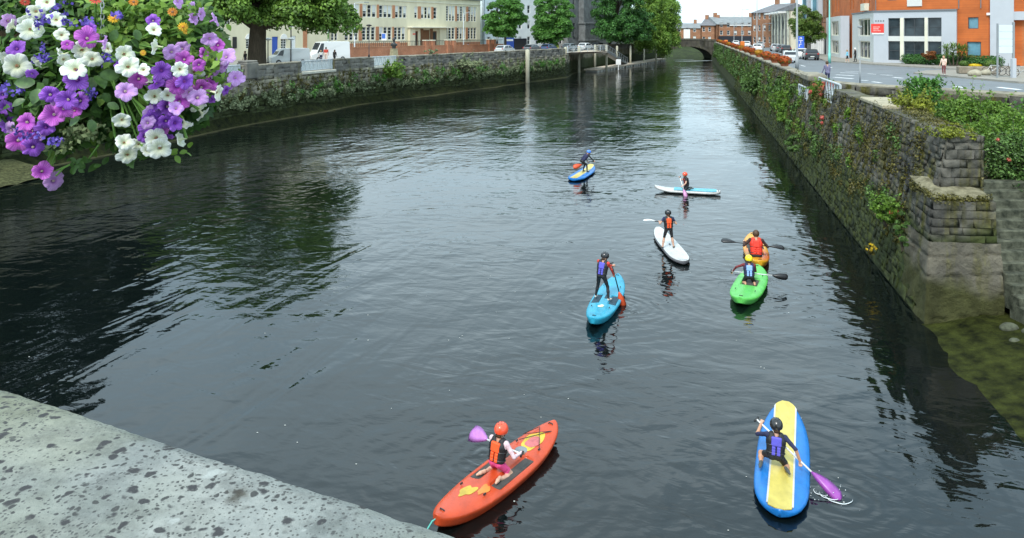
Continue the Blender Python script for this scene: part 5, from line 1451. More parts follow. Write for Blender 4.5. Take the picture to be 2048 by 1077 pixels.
for i, (lab, c, r, n, s_, mt, fl) in enumerate(shr):
    plant('moss_cushion' if 'cushion' in lab else 'shrub', lab, c, r, n, s_, MAT[mt], 80 + i, flowers=fl, stems=10, cat='moss' if 'cushion' in lab else 'shrub')
# hedge, cordyline and planters in front of the corner building
ha, hb = Vector((44.6, 83.6)), Vector((50.6, 77.2)); sp = []; per = []
for k in range(26):
    c = ha + (hb - ha) * (k / 25); sp.append(((c.x, c.y, 3.95), (.75, .75, .65))); per.append(420)
V, Q = clump_cloud(np.random.default_rng(91), sp, per, .16); hd_ = thing('hedge', 'long low clipped hedge below the corner building windows', 'hedge', (47.6, 80.4, Z_R))
link('foliage', fast_mesh('foliage', V - np.array([47.6, 80.4, Z_R]), Q, MAT['leaf_dark']), hd_)
cd = thing('cordyline', 'spiky cordyline shrub rising from the hedge by the brick wall', 'shrub', (47.0, 78.6, Z_R))
g = np.random.default_rng(92); Vs = []; Qs = []; b0 = 0
for k in range(420):
    hd = np.array([g.choice([-.9, -.2, .5, 1.0]) , g.uniform(-.3, .3), g.choice([1.2, 1.7, 2.0])]); d = g.normal(size=3); d[2] = abs(d[2]) * 1.1 + .1; d /= np.linalg.norm(d); L = g.uniform(.7, 1.15)
    w = np.cross(d, [0, 0, 1.0]); w /= np.linalg.norm(w) + 1e-6; a = hd; m1 = a + d * L * .55; e_ = a + d * L - np.array([0, 0, .28 * L])
    Vs += [a - w * .02, m1 - w * .045, e_, m1 + w * .045]; Qs.append([b0, b0 + 1, b0 + 2, b0 + 3]); b0 += 4
link('foliage', fast_mesh('foliage', np.array(Vs), np.array(Qs), MAT['leaf_street']), cd)
m = MB()
for x in (-.9, -.2, .5, 1.0): m.tube([(x * .4 + 47, 78.6, Z_R), (x + 47, 78.6, Z_R + 1.6)], [.09, .06], 7)
m.build('trunk', MAT['bark'], cd)
plant('shrub', 'red brown shrub left of the cordyline', (45.3, 80.3, 4.5), (.8, .7, .7), 1800, .14, MAT['leaf_rust'], 93)
# ================================================================== PEOPLE
MAT['skin'] = M('skin', (0.56, 0.33, 0.23), 0.55, 0.06, 20.0)
MAT['skin_tan'] = M('tanned_skin', (0.52, 0.27, 0.16), 0.55, 0.06, 20.0)
def cloth(name, c, rough=.8): return M(name, c, rough, .22, 14.0, bump=.014, bscale=15)
MAT['c_black'] = cloth('black_neoprene', (0.012, 0.012, 0.014), .6)
MAT['c_navy'] = cloth('navy_cloth', (0.018, 0.022, 0.07))
MAT['c_red'] = cloth('red_cloth', (0.55, 0.05, 0.03))
MAT['c_maroon'] = cloth('maroon_cloth', (0.16, 0.02, 0.025))
MAT['c_pinkwhite'] = cloth('pale_pink_sleeve', (0.72, 0.52, 0.56))
MAT['c_pink'] = cloth('hot_pink_cloth', (0.65, 0.06, 0.22))
MAT['c_grey'] = cloth('grey_purple_cloth', (0.16, 0.15, 0.24))
MAT['c_lightblue'] = cloth('light_blue_jacket', (0.20, 0.55, 0.72))
MAT['c_cream'] = cloth('cream_pink_top', (0.75, 0.56, 0.46))
MAT['c_brown'] = cloth('dark_brown_cloth', (0.05, 0.022, 0.018))
MAT['c_white'] = cloth('white_cloth', (0.72, 0.72, 0.70))
MAT['shoe'] = cloth('grey_shoe', (0.07, 0.075, 0.07))
MAT['shoe_w'] = cloth('pale_shoe', (0.50, 0.47, 0.42))
MAT['hair'] = M('brown_hair', (0.07, 0.035, 0.015), .6, .4, 40.0)
MAT['hair_fair'] = M('fair_hair', (0.34, 0.21, 0.09), .6, .3, 40.0)
MAT['eye'] = M_plain('eye_dark', (.02, .015, .012), .2)
MAT['lip'] = M_plain('lip', (.42, .14, .12), .5)
MAT['v_orange'] = M('vest_orange', (0.86, 0.10, 0.018), .6, .08, 10.0)
MAT['v_blue'] = M('vest_blue', (0.095, 0.085, 0.50), .6, .08, 10.0)
MAT['v_paleblue'] = M('vest_pale_blue', (0.26, 0.42, 0.78), .6, .08, 10.0)
MAT['v_red'] = M('vest_red', (0.70, 0.035, 0.015), .6, .08, 10.0)
def helm(name, c): return M_plain(name, c, .28, coat=.4)
MAT['h_orange'] = helm('helmet_orange', (0.86, 0.09, 0.035)); MAT['h_black'] = helm('helmet_black', (0.018, 0.018, 0.020))
MAT['h_yellow'] = helm('helmet_yellow', (0.90, 0.70, 0.02)); MAT['h_blue'] = helm('helmet_blue', (0.06, 0.22, 0.80))

def ik(a, c, l1, l2, hint):
    a, c, hint = np.asarray(a, float), np.asarray(c, float), np.asarray(hint, float)
    d = c - a; D = np.linalg.norm(d)
    if D > (l1 + l2) * .995: c = a + d * ((l1 + l2) * .995 / D); d = c - a; D = np.linalg.norm(d)
    u = d / D; x = (l1 * l1 - l2 * l2 + D * D) / (2 * D); h = math.sqrt(max(l1 * l1 - x * x, 0))
    w = hint - u * (hint @ u); w /= max(np.linalg.norm(w), 1e-6)
    return a + u * x + w * h, c

def person(label, loc, rz, H, pose, mats, voxel=.012, vest=None, helmet=None, hair=None, group=None, skirt=None, child=True, cat='person'):
    """pose (metres, facing +Y, origin on the ground under the pelvis): pelvis, neck, head (direction), hands, feet, knee/elbow hints, grip axes.
    mats: skin, top (torso), sleeve, forearm, legs, shin, shoe."""
    t = thing('person', label, cat, loc, rz, group)
    A = lambda *v: np.array(v, float)
    pel = np.asarray(pose['pelvis'], float); neck = np.asarray(pose['neck'], float); up = (neck - pel); up /= np.linalg.norm(up)
    fw = np.asarray(pose.get('front', (0, 1, 0)), float); fw = fw - up * (fw @ up); fw /= np.linalg.norm(fw); rt = np.cross(fw, up)
    hk = 1.12 if child else 1.0
    look = np.asarray(pose.get('look', fw), float); look /= np.linalg.norm(look)
    hup = np.asarray(pose.get('head_up', up * .6 + A(0, 0, .4)), float); hup = hup - look * (hup @ look); hup /= np.linalg.norm(hup); hrt = np.cross(look, hup)
    hr = .062 * H * hk
    hc = neck + hup * (hr * 1.16) + look * hr * .25
    sw, hw = .108 * H, .052 * H
    shL, shR = neck - up * .035 * H - rt * sw, neck - up * .035 * H + rt * sw
    hipL, hipR = pel - rt * hw, pel + rt * hw
    names = ['skin', 'top', 'sleeve', 'forearm', 'legs', 'shin', 'shoe', 'eye', 'lip']
    prims, lab = [], []
    def C(a, b, ra, rb, l): prims.append(('cone', tuple(a), tuple(b), ra, rb)); lab.append(names.index(l))
    r = H / 1.7
    chest = pel + (neck - pel) * .68; waist = pel + (neck - pel) * .30
    for sg in (-1, 1):
        o = rt * sg
        C(chest + o * .062 * H, neck - up * .05 * H + o * .060 * H, .092 * r, .070 * r, 'top')
        C(waist + o * .040 * H, chest + o * .055 * H, .088 * r, .098 * r, 'top')
        C(pel + o * .036 * H, waist + o * .040 * H, .100 * r, .088 * r, 'legs' if not pose.get('top_long') else 'top')
        C(neck - up * .045 * H + o * .06 * H, neck - up * .04 * H + o * sw, .060 * r, .056 * r, 'top')
    C(neck - up * .04 * H, neck + hup * .03 * H, .052 * r, .048 * r, 'skin')
    # arms
    for sd_, sh in (('L', shL), ('R', shR)):
        hand = np.asarray(pose['hand' + sd_], float)
        hint = pose.get('elbow' + sd_, (-.5 if sd_ == 'L' else .5, -.6, -.6))
        el, hand = ik(sh, hand, .168 * H, .150 * H, hint)
        C(sh, sh * .45 + el * .55, .052 * r, .043 * r, 'sleeve'); C(sh * .45 + el * .55, el, .043 * r, .039 * r, 'sleeve' if pose.get('long', True) else 'forearm')
        C(el, hand, .039 * r, .027 * r, 'forearm')
        fd = hand - el; fd /= np.linalg.norm(fd)
        ax = np.asarray(pose.get('grip' + sd_, pose.get('grip', (1, 0, 0.1))), float); ax = ax - fd * (ax @ fd)
        if np.linalg.norm(ax) < .1: ax = np.cross(fd, A(0, 0, 1.0))
        ax /= np.linalg.norm(ax) + 1e-9; pn = np.cross(fd, ax); pn = pn if pn[2] < 0 else -pn
        hs = H / 1.7
        C(hand, hand + fd * .050 * hs + ax * .0, .026 * hs, .030 * hs, 'skin')
        for i in range(4):
            b0 = hand + fd * .068 * hs + ax * (i - 1.5) * .021 * hs; L = (.034, .040, .038, .030)[i] * hs
            k1 = b0 + (fd * .75 + pn * .65) * L; k2 = k1 + (pn * .9 - fd * .45) * L * .85
            C(b0, k1, .0105 * hs, .0098 * hs, 'skin'); C(k1, k2, .0098 * hs, .0085 * hs, 'skin')
        tb = hand + fd * .030 * hs - ax * .030 * hs; C(tb, tb + (fd * .6 + pn * .8 - ax * .25) * .042 * hs, .0125 * hs, .0095 * hs, 'skin')
    # legs
    for sd_, hp in (('L', hipL), ('R', hipR)):
        an = np.asarray(pose['foot' + sd_], float); kn, an = ik(hp, an, .235 * H, .235 * H, pose.get('knee' + sd_, (0, 1, .1)))
        C(hp, hp * .4 + kn * .6, .086 * r, .066 * r, 'legs'); C(hp * .4 + kn * .6, kn, .066 * r, .054 * r, 'legs' if not pose.get('short') else 'shin')
        C(kn, kn * .6 + an * .4, .052 * r, .054 * r, 'shin'); C(kn * .6 + an * .4, an, .054 * r, .034 * r, 'shin')
        fdv = np.asarray(pose.get('toe' + sd_, (0, 1, -.05)), float); fdv /= np.linalg.norm(fdv)
        dn = np.asarray(pose.get('sole', (0, 0, -1)), float)
        C(an + dn * .012 * H - fdv * .015 * H, an + dn * .018 * H + fdv * .05 * H, .034 * r, .036 * r, 'shoe'); C(an + dn * .018 * H + fdv * .05 * H, an + dn * .022 * H + fdv * .10 * H, .036 * r, .024 * r, 'shoe')
    # head with face
    rot = np.stack([hrt, look, hup], 1)
    prims.append(('ell', tuple(hc), (hr * .86, hr * 1.02, hr * 1.18), rot)); lab.append(0)
    C(hc - hup * hr * .55 + look * hr * .55, hc - hup * hr * .8 + look * hr * .62, hr * .42, hr * .34, 'skin')
    C(hc + look * hr * .93 + hup * hr * .05, hc + look * hr * 1.16 - hup * hr * .22, hr * .10, hr * .14, 'skin')
    for sg in (-1, 1):
        C(hc + hrt * sg * hr * .85 + hup * hr * .08, hc + hrt * sg * hr * .92 - hup * hr * .22, hr * .14, hr * .11, 'skin')
        C(hc + hrt * sg * hr * .36 + look * hr * .86 + hup * hr * .06, hc + hrt * sg * hr * .42 + look * hr * .84 + hup * hr * .06, hr * .115, hr * .105, 'eye')
    C(hc - hrt * hr * .24 + look * hr * .92 - hup * hr * .50, hc + hrt * hr * .24 + look * hr * .92 - hup * hr * .50, hr * .09, hr * .09, 'lip')
    V, Q, mi = sdf_mesh(prims, voxel, k=.022 * r, labels=lab)
    ml = [mats.get(n, MAT['skin']) for n in names[:7]] + [MAT['eye'], MAT['lip']]
    link('body', fast_mesh('body', V, Q, ml, mi, True), t)
    def part(name, prims_, mat, vx=voxel, k=.015, sub=(), clip=None, parent=None):
        V, Q, _ = sdf_mesh(prims_, vx, k, sub, clip); return link(name, fast_mesh(name, V, Q, mat, None, True), parent or t)
    if vest:
        vm, vb = vest                                  # panel colour, body colour
        pp = []
        for sg in (-1, 1):
            o = rt * sg
            pp.append(('cone', tuple(waist - up * .06 * H + o * .040 * H), tuple(chest + o * .050 * H), .112 * r, .120 * r))
            pp.append(('cone', tuple(chest + o * .050 * H), tuple(neck - up * .035 * H + o * .050 * H), .118 * r, .086 * r))
        cut = [('cone', tuple(sh + (rt if i else -rt) * .03 * H - up * .02 * H), tuple(sh + (rt if i else -rt) * .10 * H - up * .05 * H), .080 * r, .095 * r) for i, sh in ((0, shL), (1, shR))]
        cut.append(('cone', tuple(neck - up * .03 * H), tuple(neck + up * .12 * H), .070 * r, .085 * r))
        bot = pel + (neck - pel) * .04
        jacket = part('life_jacket', pp, vb, k=.02, sub=cut, clip=lambda G: -((G - bot) @ up))
        # back panel and foam squares
        R_ = np.stack([rt, fw, up], 1)
        TL = float(np.linalg.norm(neck - pel)); bc = neck - up * TL * .34 - fw * .098 * r
        part('back_panel', [('box', tuple(bc), (.064 * H, .038 * r, TL * .21), .03 * r, R_)], vm, k=0, parent=jacket)
        if voxel < .018:
            sq = []
            for i in range(3):
                for j in (-1, 1):
                    c = neck - up * TL * (.615 + i * .125) + rt * j * .030 * H - fw * (.104 - .002 * i) * r
                    sq.append(('box', tuple(c), (.022 * H, .030 * r, .018 * H), .010 * r, R_))
            for s_ in sq: part('foam_square', [s_], vm, vx=voxel * .8, k=0, parent=jacket)
        for fr_, rad_ in ((.16, .0), (.50, .004)):        # webbing belts
            bc_ = pel + up * TL * fr_; m = MB(); k0 = .118 * r + rad_
            ring = []
            for a_ in np.linspace(0, 2 * math.pi, 25):
                ca_, sa_ = math.cos(a_), math.sin(a_); ring.append(tuple(bc_ + rt * (math.copysign(.043 * H, ca_) * min(1, abs(ca_) * 3) + k0 * ca_) + fw * k0 * sa_))
            m.tube(ring, .009, 5, False); m.build('belt', MAT['black'], jacket, world=False)
        if pose.get('front_panel'):
            part('front_panel', [('box', tuple(neck - up * .16 * H + fw * .11 * r), (.085 * H, .035 * r, .12 * H), .03 * r, R_)], vm, k=0, parent=jacket)
    if helmet:
        hm = hc + hup * hr * .16
        hl = part('helmet', [('ell', tuple(hm), (hr * 1.16, hr * 1.30, hr * 1.22), rot)], helmet, k=0, sub=[('ell', tuple(hm - hup * hr * .75 + look * hr * .85), (hr * 1.05, hr * .95, hr * .95), rot)],
                  clip=lambda G: -((G - (hm - hup * hr * .55)) @ hup))
        if voxel < .018:
            for i, (a_, b_) in enumerate(((-.35, .25), (.35, .25), (-.30, -.35), (.30, -.35), (0, -.05), (0, -.6))):
                c = hm + hrt * hr * a_ * 1.1 + look * hr * b_ * 1.2; q = 1 - (a_ * 1.1 / 1.16) ** 2 - (b_ * 1.2 / 1.3) ** 2; c = c + hup * hr * 1.22 * math.sqrt(max(q, 0))
                part('vent', [('ell', tuple(c), (hr * .09, hr * .17, hr * .07), rot)], MAT['black'], vx=.006, k=0, parent=hl)
        if voxel < .013 and not pose.get('no_hair'):
            part('hair', [('ell', tuple(hc - look * hr * .55 - hup * hr * .62), (hr * .62, hr * .40, hr * .55), rot)], MAT['hair'], k=0)
        for sg in (-1, 1):
            m = MB(); m.tube([tuple(hc + hrt * sg * hr * .98), tuple(hc + hrt * sg * hr * .72 - hup * hr * .75 + look * hr * .2), tuple(hc - hup * hr * 1.15 + look * hr * .45)], .006, 5); m.build('chin_strap', MAT['black'], t, world=False)
    if hair:
        hm_, length = hair
        hp_ = [('ell', tuple(hc + hup * hr * .16 - look * hr * .12), (hr * 1.0, hr * 1.08, hr * 1.16), rot)]
        if length: hp_.append(('cone', tuple(hc - look * hr * .65), tuple(hc - look * hr * .75 - hup * hr * (1 + length)), hr * .62, hr * .45))
        part('hair', hp_, hm_, k=.02, sub=[('ell', tuple(hc + look * hr * .95 - hup * hr * .25), (hr * .98, hr * .80, hr * 1.0), rot)])
    return t

def paddle(label, a, b, blade_mat, shaft_mat, double=False, blade_w=.19, blade_l=.46, twist=0.0, grip=True, normal=(0, 0, 1), rr=.015):
    """Paddle from handle end a to blade tip b (world)."""
    a, b = Vector(a), Vector(b); t = thing('paddle', label, 'paddle', tuple((a + b) / 2)); d = (b - a).normalized()
    n = Vector(normal); n = (n - d * n.dot(d)).normalized(); w = d.cross(n)
    def blade(tip, dd):
        rings = []; nn = 9
        for i in range(nn + 1):
            u = i / nn; wd = blade_w / 2 * (math.sin(min(1, u * 1.35 + .06) * math.pi / 2) ** .8) * (1 if u < .86 else math.sqrt(max(0.02, 1 - ((u - .86) / .14) ** 2 * .8)))
            c = tip - dd * blade_l * (1 - u) + n * (.035 * math.sin(u * math.pi))
            th = .012 * (1 - u * .6)
            rings.append([tuple(c - w * wd), tuple(c - w * wd * .3 + n * th * 1.5), tuple(c + n * th * 2.2), tuple(c + w * wd * .3 + n * th * 1.5), tuple(c + w * wd), tuple(c + w * wd * .3 - n * th), tuple(c - w * wd * .3 - n * th)])
        MB().loft(rings).build('blade', blade_mat, t, True)
    blade(b, d)
    s0 = a + d * blade_l * .92 if double else a
    m = MB(); m.tube([s0, b - d * blade_l * .92], rr, 8); m.build('shaft', shaft_mat, t, True)
    if double: blade(a, -d)
    elif grip:
        m = MB(); m.tube([a - w * .05, a + w * .05], .016, 8); m.build('grip', MAT['black'], t, True)
    return t
# ================================================================== KAYAKS AND BOARDS
def plastic(name, c, c2=None, rough=.36): return M(name, c, rough, .17, 6.0, bump=.0025, bscale=22, c2=c2, stretch=(1, .6, 1), detail=9.0)
MAT['k_orange'] = plastic('kayak_orange', (0.508, 0.059, 0.014)); MAT['k_cyan'] = plastic('kayak_cyan', (0.019, 0.285, 0.422)); MAT['k_green'] = plastic('kayak_green', (0.099, 0.446, 0.081))
MAT['b_white'] = plastic('board_white', (0.496, 0.496, 0.484)); MAT['b_blue'] = plastic('board_blue', (0.007, 0.146, 0.446)); MAT['b_yellow'] = plastic('board_yellow', (0.521, 0.422, 0.099)); MAT['b_cyan'] = plastic('board_cyan', (0.062, 0.360, 0.465))
MAT['b_rim'] = M_plain('board_rim', (.10, .10, .11), .5); MAT['well'] = M('well_floor', (.055, .05, .045), .8, .3, 8.0); MAT['well_b'] = M('well_floor_blue', (.02, .05, .075), .8, .3, 8.0)
MAT['bl_purple'] = plastic('blade_purple', (0.30, 0.065, 0.34)); MAT['bl_violet'] = plastic('blade_lilac', (0.46, 0.17, 0.50)); MAT['bl_orange'] = plastic('blade_orange', (0.62, 0.085, 0.025)); MAT['bl_black'] = plastic('blade_black', (0.02, 0.02, 0.022)); MAT['bl_pink'] = plastic('blade_pink', (0.55, 0.25, 0.46))
MAT['sh_white'] = M_plain('shaft_white', (.72, .72, .72), .4); MAT['sh_black'] = M_plain('shaft_black', (.02, .02, .02), .4); MAT['rope'] = M('teal_rope', (.10, .45, .38), .8, .2, 30.0)
MAT['decal_y'] = M('yellow_decal', (.55, .38, .03), .4, .25, 5.0); MAT['decal_p'] = M('pink_decal', (.50, .12, .12), .4, .3, 9.0)

# orange kayak gets flame-yellow tints moulded into the plastic
m_, t_, b__ = new_mat('kayak_two_tone'); g_ = N(t_, 'ShaderNodeTexCoord'); nz_ = N(t_, 'ShaderNodeTexNoise', Scale=1.6, Detail=3.0); t_.links.new(g_.outputs['Object'], nz_.inputs['Vector'])
rp_ = ramp(t_, [(.42, (.58, .12, .01)), (.62, (.60, .30, .015))]); t_.links.new(nz_.outputs['Fac'], rp_.inputs['Fac']); t_.links.new(rp_.outputs['Color'], b__.inputs['Base Color']); b__.inputs['Roughness'].default_value = .33; MAT['k_two'] = m_

def hull_f(L, W, Hh, nose, zc, p=4.0):
    def f(G):
        x, y, z = G[..., 0], G[..., 1], G[..., 2]
        u = np.clip(np.abs(x) / (L / 2), 0, 1.2); rise = .07 * u ** 3
        hh = Hh / 2 * (1 - .42 * np.minimum(u, 1) ** 4); top = zc + Hh / 2 - .02 * (1 - u ** 2) + rise
        zz = top - hh
        w = W / 2 * np.maximum(1 - u ** nose, 0) ** .55 + 1e-3
        w = w * (1 - .42 * np.clip((zz + hh * .55 - z) / (2 * hh), 0, 1))      # sides tuck in below the gunwale
        crown = .03 * (y / np.maximum(w, .03)) ** 2
        q = (np.abs(y / w) ** p + np.abs((z + crown - zz) / hh) ** p) ** (1 / p)
        return np.maximum((q - 1) * .12, (np.abs(x) - L / 2) * .6)
    return f
def kayak(label, pos, rz, L, W, mat, wells=(), floor_mat=MAT['well'], decals=(), handle=True, Hh=.27, nose=2.3, name='kayak', bungee=False):
    t = thing(name, label, 'kayak', (*pos, 0), rz)
    f = hull_f(L, W, Hh, nose, .09); vx = .016
    lo = np.array([-L / 2 - .05, -W / 2 - .05, -.2]); hi = np.array([L / 2 + .05, W / 2 + .05, .36]); n = np.ceil((hi - lo) / vx).astype(int)
    G = np.stack(np.meshgrid(*[lo[i] + np.arange(n[i]) * vx for i in range(3)], indexing='ij'), -1); Fd = f(G)
    for c, h, r in wells: Fd = np.maximum(Fd, -_rbox(G, c, h, r))
    V, Q = surface_nets(Fd, lo, vx)
    link('hull', fast_mesh('hull', V, Q, mat, None, True), t)
    for i, (c, h, r) in enumerate(wells):
        m = MB(); m.box((c[0], c[1], c[2] - h[2] + .012), (h[0] * 2 - .05, h[1] * 2 - .04, .02), 0, .008); m.build('well_floor' if i else 'seat_floor', floor_mat, t, world=False)  # dark slab over the floor of each well
    ztop = .09 + Hh / 2
    for (x, y, pts, mt) in decals:
        pass
    if handle:
        for sx in (-1, 1):
            x = sx * (L / 2 - .16); z = ztop + .035
            m = MB(); m.tube([(x, -.05, z - .012), (x + sx * .015, -.03, z + .028), (x + sx * .015, .03, z + .028), (x, .05, z - .012)], .010, 6); m.build('carry_handle', MAT['black'], t, True, world=False)
    for sx, sy in ((.55, .8), (-.55, .8), (.55, -.8), (-.55, -.8)):
        m = MB(); x = sx * L * .42; y = sy * W * .40 * (1 - abs(sx) * .25); m.box((x, y, ztop + .004), (.05, .018, .02)); m.build('pad_eye', MAT['black'], t, world=False)
    if bungee:
        pts = [(L * .24, -.20, ztop + .012), (L * .40, .12, ztop + .035), (L * .30, .24, ztop + .012), (L * .40, -.12, ztop + .035), (L * .24, .20, ztop + .012)]
        m = MB(); m.tube(pts, .006, 5); m.build('bungee_cord', MAT['black'], t, world=False)
    return t
def deck_patch(t, pts, lift, mat, name='decal', L=3.1, W=.8):
    """Print on a deck: a thin sheet that follows the deck's camber."""
    def dz(x, y):
        u = min(abs(x) / (L / 2), 1); w = W / 2 * max(1 - u ** 2.3, 0) ** .55 + 1e-3; return .225 - .02 * (1 - u * u) + .07 * u ** 3 - .03 * (y / w) ** 2 + lift
    n = len(pts); c = (sum(p[0] for p in pts) / n, sum(p[1] for p in pts) / n); m = MB()
    mid = [((p[0] + c[0]) / 2, (p[1] + c[1]) / 2) for p in pts]
    V_ = [(*p, dz(*p)) for p in pts] + [(*p, dz(*p)) for p in mid] + [(*c, dz(*c))]
    m.add(V_, [(i, (i + 1) % n, n + (i + 1) % n, n + i) for i in range(n)] + [(n + i, n + (i + 1) % n, 2 * n) for i in range(n)]); m.build(name, mat, t, True, world=False)
def blobby(cx, cy, rx_, ry_, seed, n=28, j=.3):
    r_ = random.Random(seed); ph = [r_.uniform(0, 6.28) for _ in range(3)]
    def k_(a): return 1 - j * .5 + j * .5 * (math.sin(2 * a + ph[0]) * .5 + math.sin(3 * a + ph[1]) * .5 + math.sin(5 * a + ph[2]) * .35)
    return [(cx + rx_ * k_(2 * math.pi * k / n) * math.cos(2 * math.pi * k / n), cy + ry_ * k_(2 * math.pi * k / n) * math.sin(2 * math.pi * k / n)) for k in range(n)]

def board(label, pos, rz, L, W, mats, stripe=None, pad=None, T=.12, nose=.45, tail_black=False, name='paddleboard', rim=True):
    t = thing(name, label, 'paddleboard', (*pos, 0), rz); xs = np.concatenate([np.linspace(-.4995, -.46, 9), np.linspace(-.43, .40, 17), np.linspace(.42, .49, 8), np.linspace(.493, .4995, 4)])
    def half(u):
        a = abs(u) * 2; return W / 2 * max(1 - min(a, .9995) ** (5.0 if u < 0 else 2.7), 0.0) ** .5
    def rise(u): return .13 * max(0, (u - .22) / .28) ** 2 + .02 * max(0, (-u - .3) / .2) ** 2
    rings = []
    for u in xs:
        h = max(half(u), .012); z = rise(u); x = u * L; ring = []
        for k in range(16):
            an = 2 * math.pi * k / 16; y = math.cos(an); zz = math.sin(an)
            ring.append((x, h * math.copysign(abs(y) ** .55, y), z + T * .62 + T / 2 * math.copysign(abs(zz) ** .7, zz)))
        rings.append(ring)
    MB().loft(rings).build('hull', mats[0], t, True, world=False)
    def deck(y0, y1, dz, mat, nm, ua=-.497, ub=.496):
        us = np.linspace(ua, ub, 60); m = MB(); rr_ = []
        for u in us:
            h = half(u) * .93; a, b = max(-h, y0), min(h, y1)
            if b <= a: continue
            z = rise(u) + T * 1.12 + dz; rr_.append([(u * L, a, z), (u * L, b, z), (u * L, b, z - .012), (u * L, a, z - .012)])
        if len(rr_) > 1: m.loft(rr_)
        return m.build(nm, mat, t, False, world=False)
    if len(mats) > 1: deck(-W, W, .004, mats[1], 'deck')
    if stripe:
        s = stripe[1]; deck(-s, s, .009, stripe[0], 'centre_stripe')
        for sg in (-1, 1): deck(sg * (s + .012) - .012, sg * (s + .012) + .012, .0095, MAT['b_white'], 'stripe_edge')
    if pad: deck(-W * .40, W * .40, .012, pad[0], 'deck_pad', pad[1], pad[2])
    m = MB(); m.box((-.47 * L, 0, T * 1.1 + .01), (.035, W * .42, .03), 0, .01); m.build('tail_block', MAT['b_rim'], t, world=False)
    m = MB(); m.box((0, 0, T * 1.12 + .018), (.16, .05, .018), 0, .008); m.build('carry_handle', MAT['b_rim'], t, world=False)
    m = MB(); m.add([(-.44 * L, -.006, .0), (-.38 * L, -.006, .0), (-.44 * L, -.006, -.2), (-.44 * L, .006, .0), (-.38 * L, .006, .0), (-.44 * L, .006, -.2)], [(0, 2, 1), (3, 4, 5), (0, 3, 5, 2), (1, 2, 5, 4), (0, 1, 4, 3)]); m.build('fin', MAT['black'], t, world=False)
    return t

def place(p, q):      # stern p, bow q -> centre, heading (boat's +x), length
    d = Vector(q) - Vector(p); return ((p[0] + q[0]) / 2, (p[1] + q[1]) / 2), math.atan2(d.y, d.x), d.length
def pw(rz_boat, face=0.0): return rz_boat - math.pi / 2 + face     # person's +Y along the boat
def local(loc, rz, p):
    """World point -> coordinates of a person standing at loc turned by rz."""
    d = Vector(p) - Vector(loc); c, s = math.cos(-rz), math.sin(-rz); return (d.x * c - d.y * s, d.x * s + d.y * c, d.z)
def worldp(loc, rz, p):
    c, s = math.cos(rz), math.sin(rz); return (loc[0] + p[0] * c - p[1] * s, loc[1] + p[0] * s + p[1] * c, loc[2] + p[2])

WELLS = [((-.28, 0, .26), (.30, .21, .13), .06), ((.42, .19, .27), (.34, .11, .13), .05), ((.42, -.19, .27), (.34, .11, .13), .05)]
KW = [((.02, .20, .27), (.48, .105, .12), .05), ((.02, -.20, .27), (.48, .105, .12), .05)]
# ---- A: orange kayak, child kneeling
c, rz, L = place((-1.07, 10.30), (0.75, 12.83)); rA = rz
k = kayak('orange sit-on-top kayak nearest the bridge parapet', c, rz, L, .80, MAT['k_orange'], KW, bungee=True)
zt_ = .09 + .135 + .008
deck_patch(k, blobby(.86, .0, .30, .19, 3), .004, MAT['decal_y']); deck_patch(k, blobby(.84, -.02, .17, .13, 4, 20, .2), .007, MAT['decal_p'], 'emblem')
deck_patch(k, blobby(-.80, .04, .22, .12, 5, 28, .5), .004, MAT['decal_y']); deck_patch(k, blobby(-.62, -.13, .20, .08, 6, 28, .5), .004, M('pale_orange_decal', (.56, .20, .03), .4, .2, 6.0))
m = MB(); m.lathe([(.105, 0), (.105, .012), (.09, .02), (.02, .024)], (.56, .02, .200), 18); m.build('hatch_cover', M_plain('hatch_grey', (.22, .24, .25), .5), k, True, world=False)
la = (c[0] + math.cos(rz) * -.10, c[1] + math.sin(rz) * -.10, .15); ra_ = pw(rz)
bl = (-.54, 12.2, .34); gripw = worldp(la, ra_, (.30, .22, .30)); mid = Vector(bl)
kn = dict(pelvis=(0, -.04, .20), neck=(0.01, .03, .55), look=(.15, 1, -.12), handL=local(la, ra_, tuple(Vector(gripw) + (Vector(bl) - Vector(gripw)) * .42)), handR=(.27, .24, .30),
          footL=(-.15, -.16, .045), footR=(.15, -.16, .045), kneeL=(-.12, 1, -.35), kneeR=(.12, 1, -.35), toeL=(-.25, -1, -.1), toeR=(.25, -1, -.1), sole=(0, -.2, 1), grip=tuple(Vector(bl) - Vector(gripw)), short=True)
person('child in orange helmet and orange vest kneeling in the orange kayak', la, ra_, 1.30, kn, dict(top=MAT['c_pinkwhite'], sleeve=MAT['c_pinkwhite'], forearm=MAT['c_pinkwhite'], legs=MAT['c_pink'], shin=MAT['skin'], shoe=MAT['skin']), .0085,
       (MAT['v_orange'], MAT['c_black']), MAT['h_orange'])
paddle('lilac bladed paddle held by the child in the orange kayak', gripw, tuple(Vector(bl) + (Vector(bl) - Vector(gripw)).normalized() * .22), MAT['bl_violet'], MAT['sh_white'], blade_w=.27, blade_l=.42, normal=(0.1, -.9, .7))
rp = MB(); st_ = worldp((c[0], c[1], 0), rz, (-L / 2 + .05, 0, .22)); rp.tube([st_, (st_[0] - .07, st_[1] - .05, .20), (st_[0] - .18, st_[1] - .14, .06), (st_[0] - .45, st_[1] - .5, .012), (st_[0] - 1.2, st_[1] - 1.3, .012)], .010, 6)
tag(rp.build('mooring_rope', MAT['rope']), 'thin teal rope trailing from the stern of the orange kayak', 'rope')

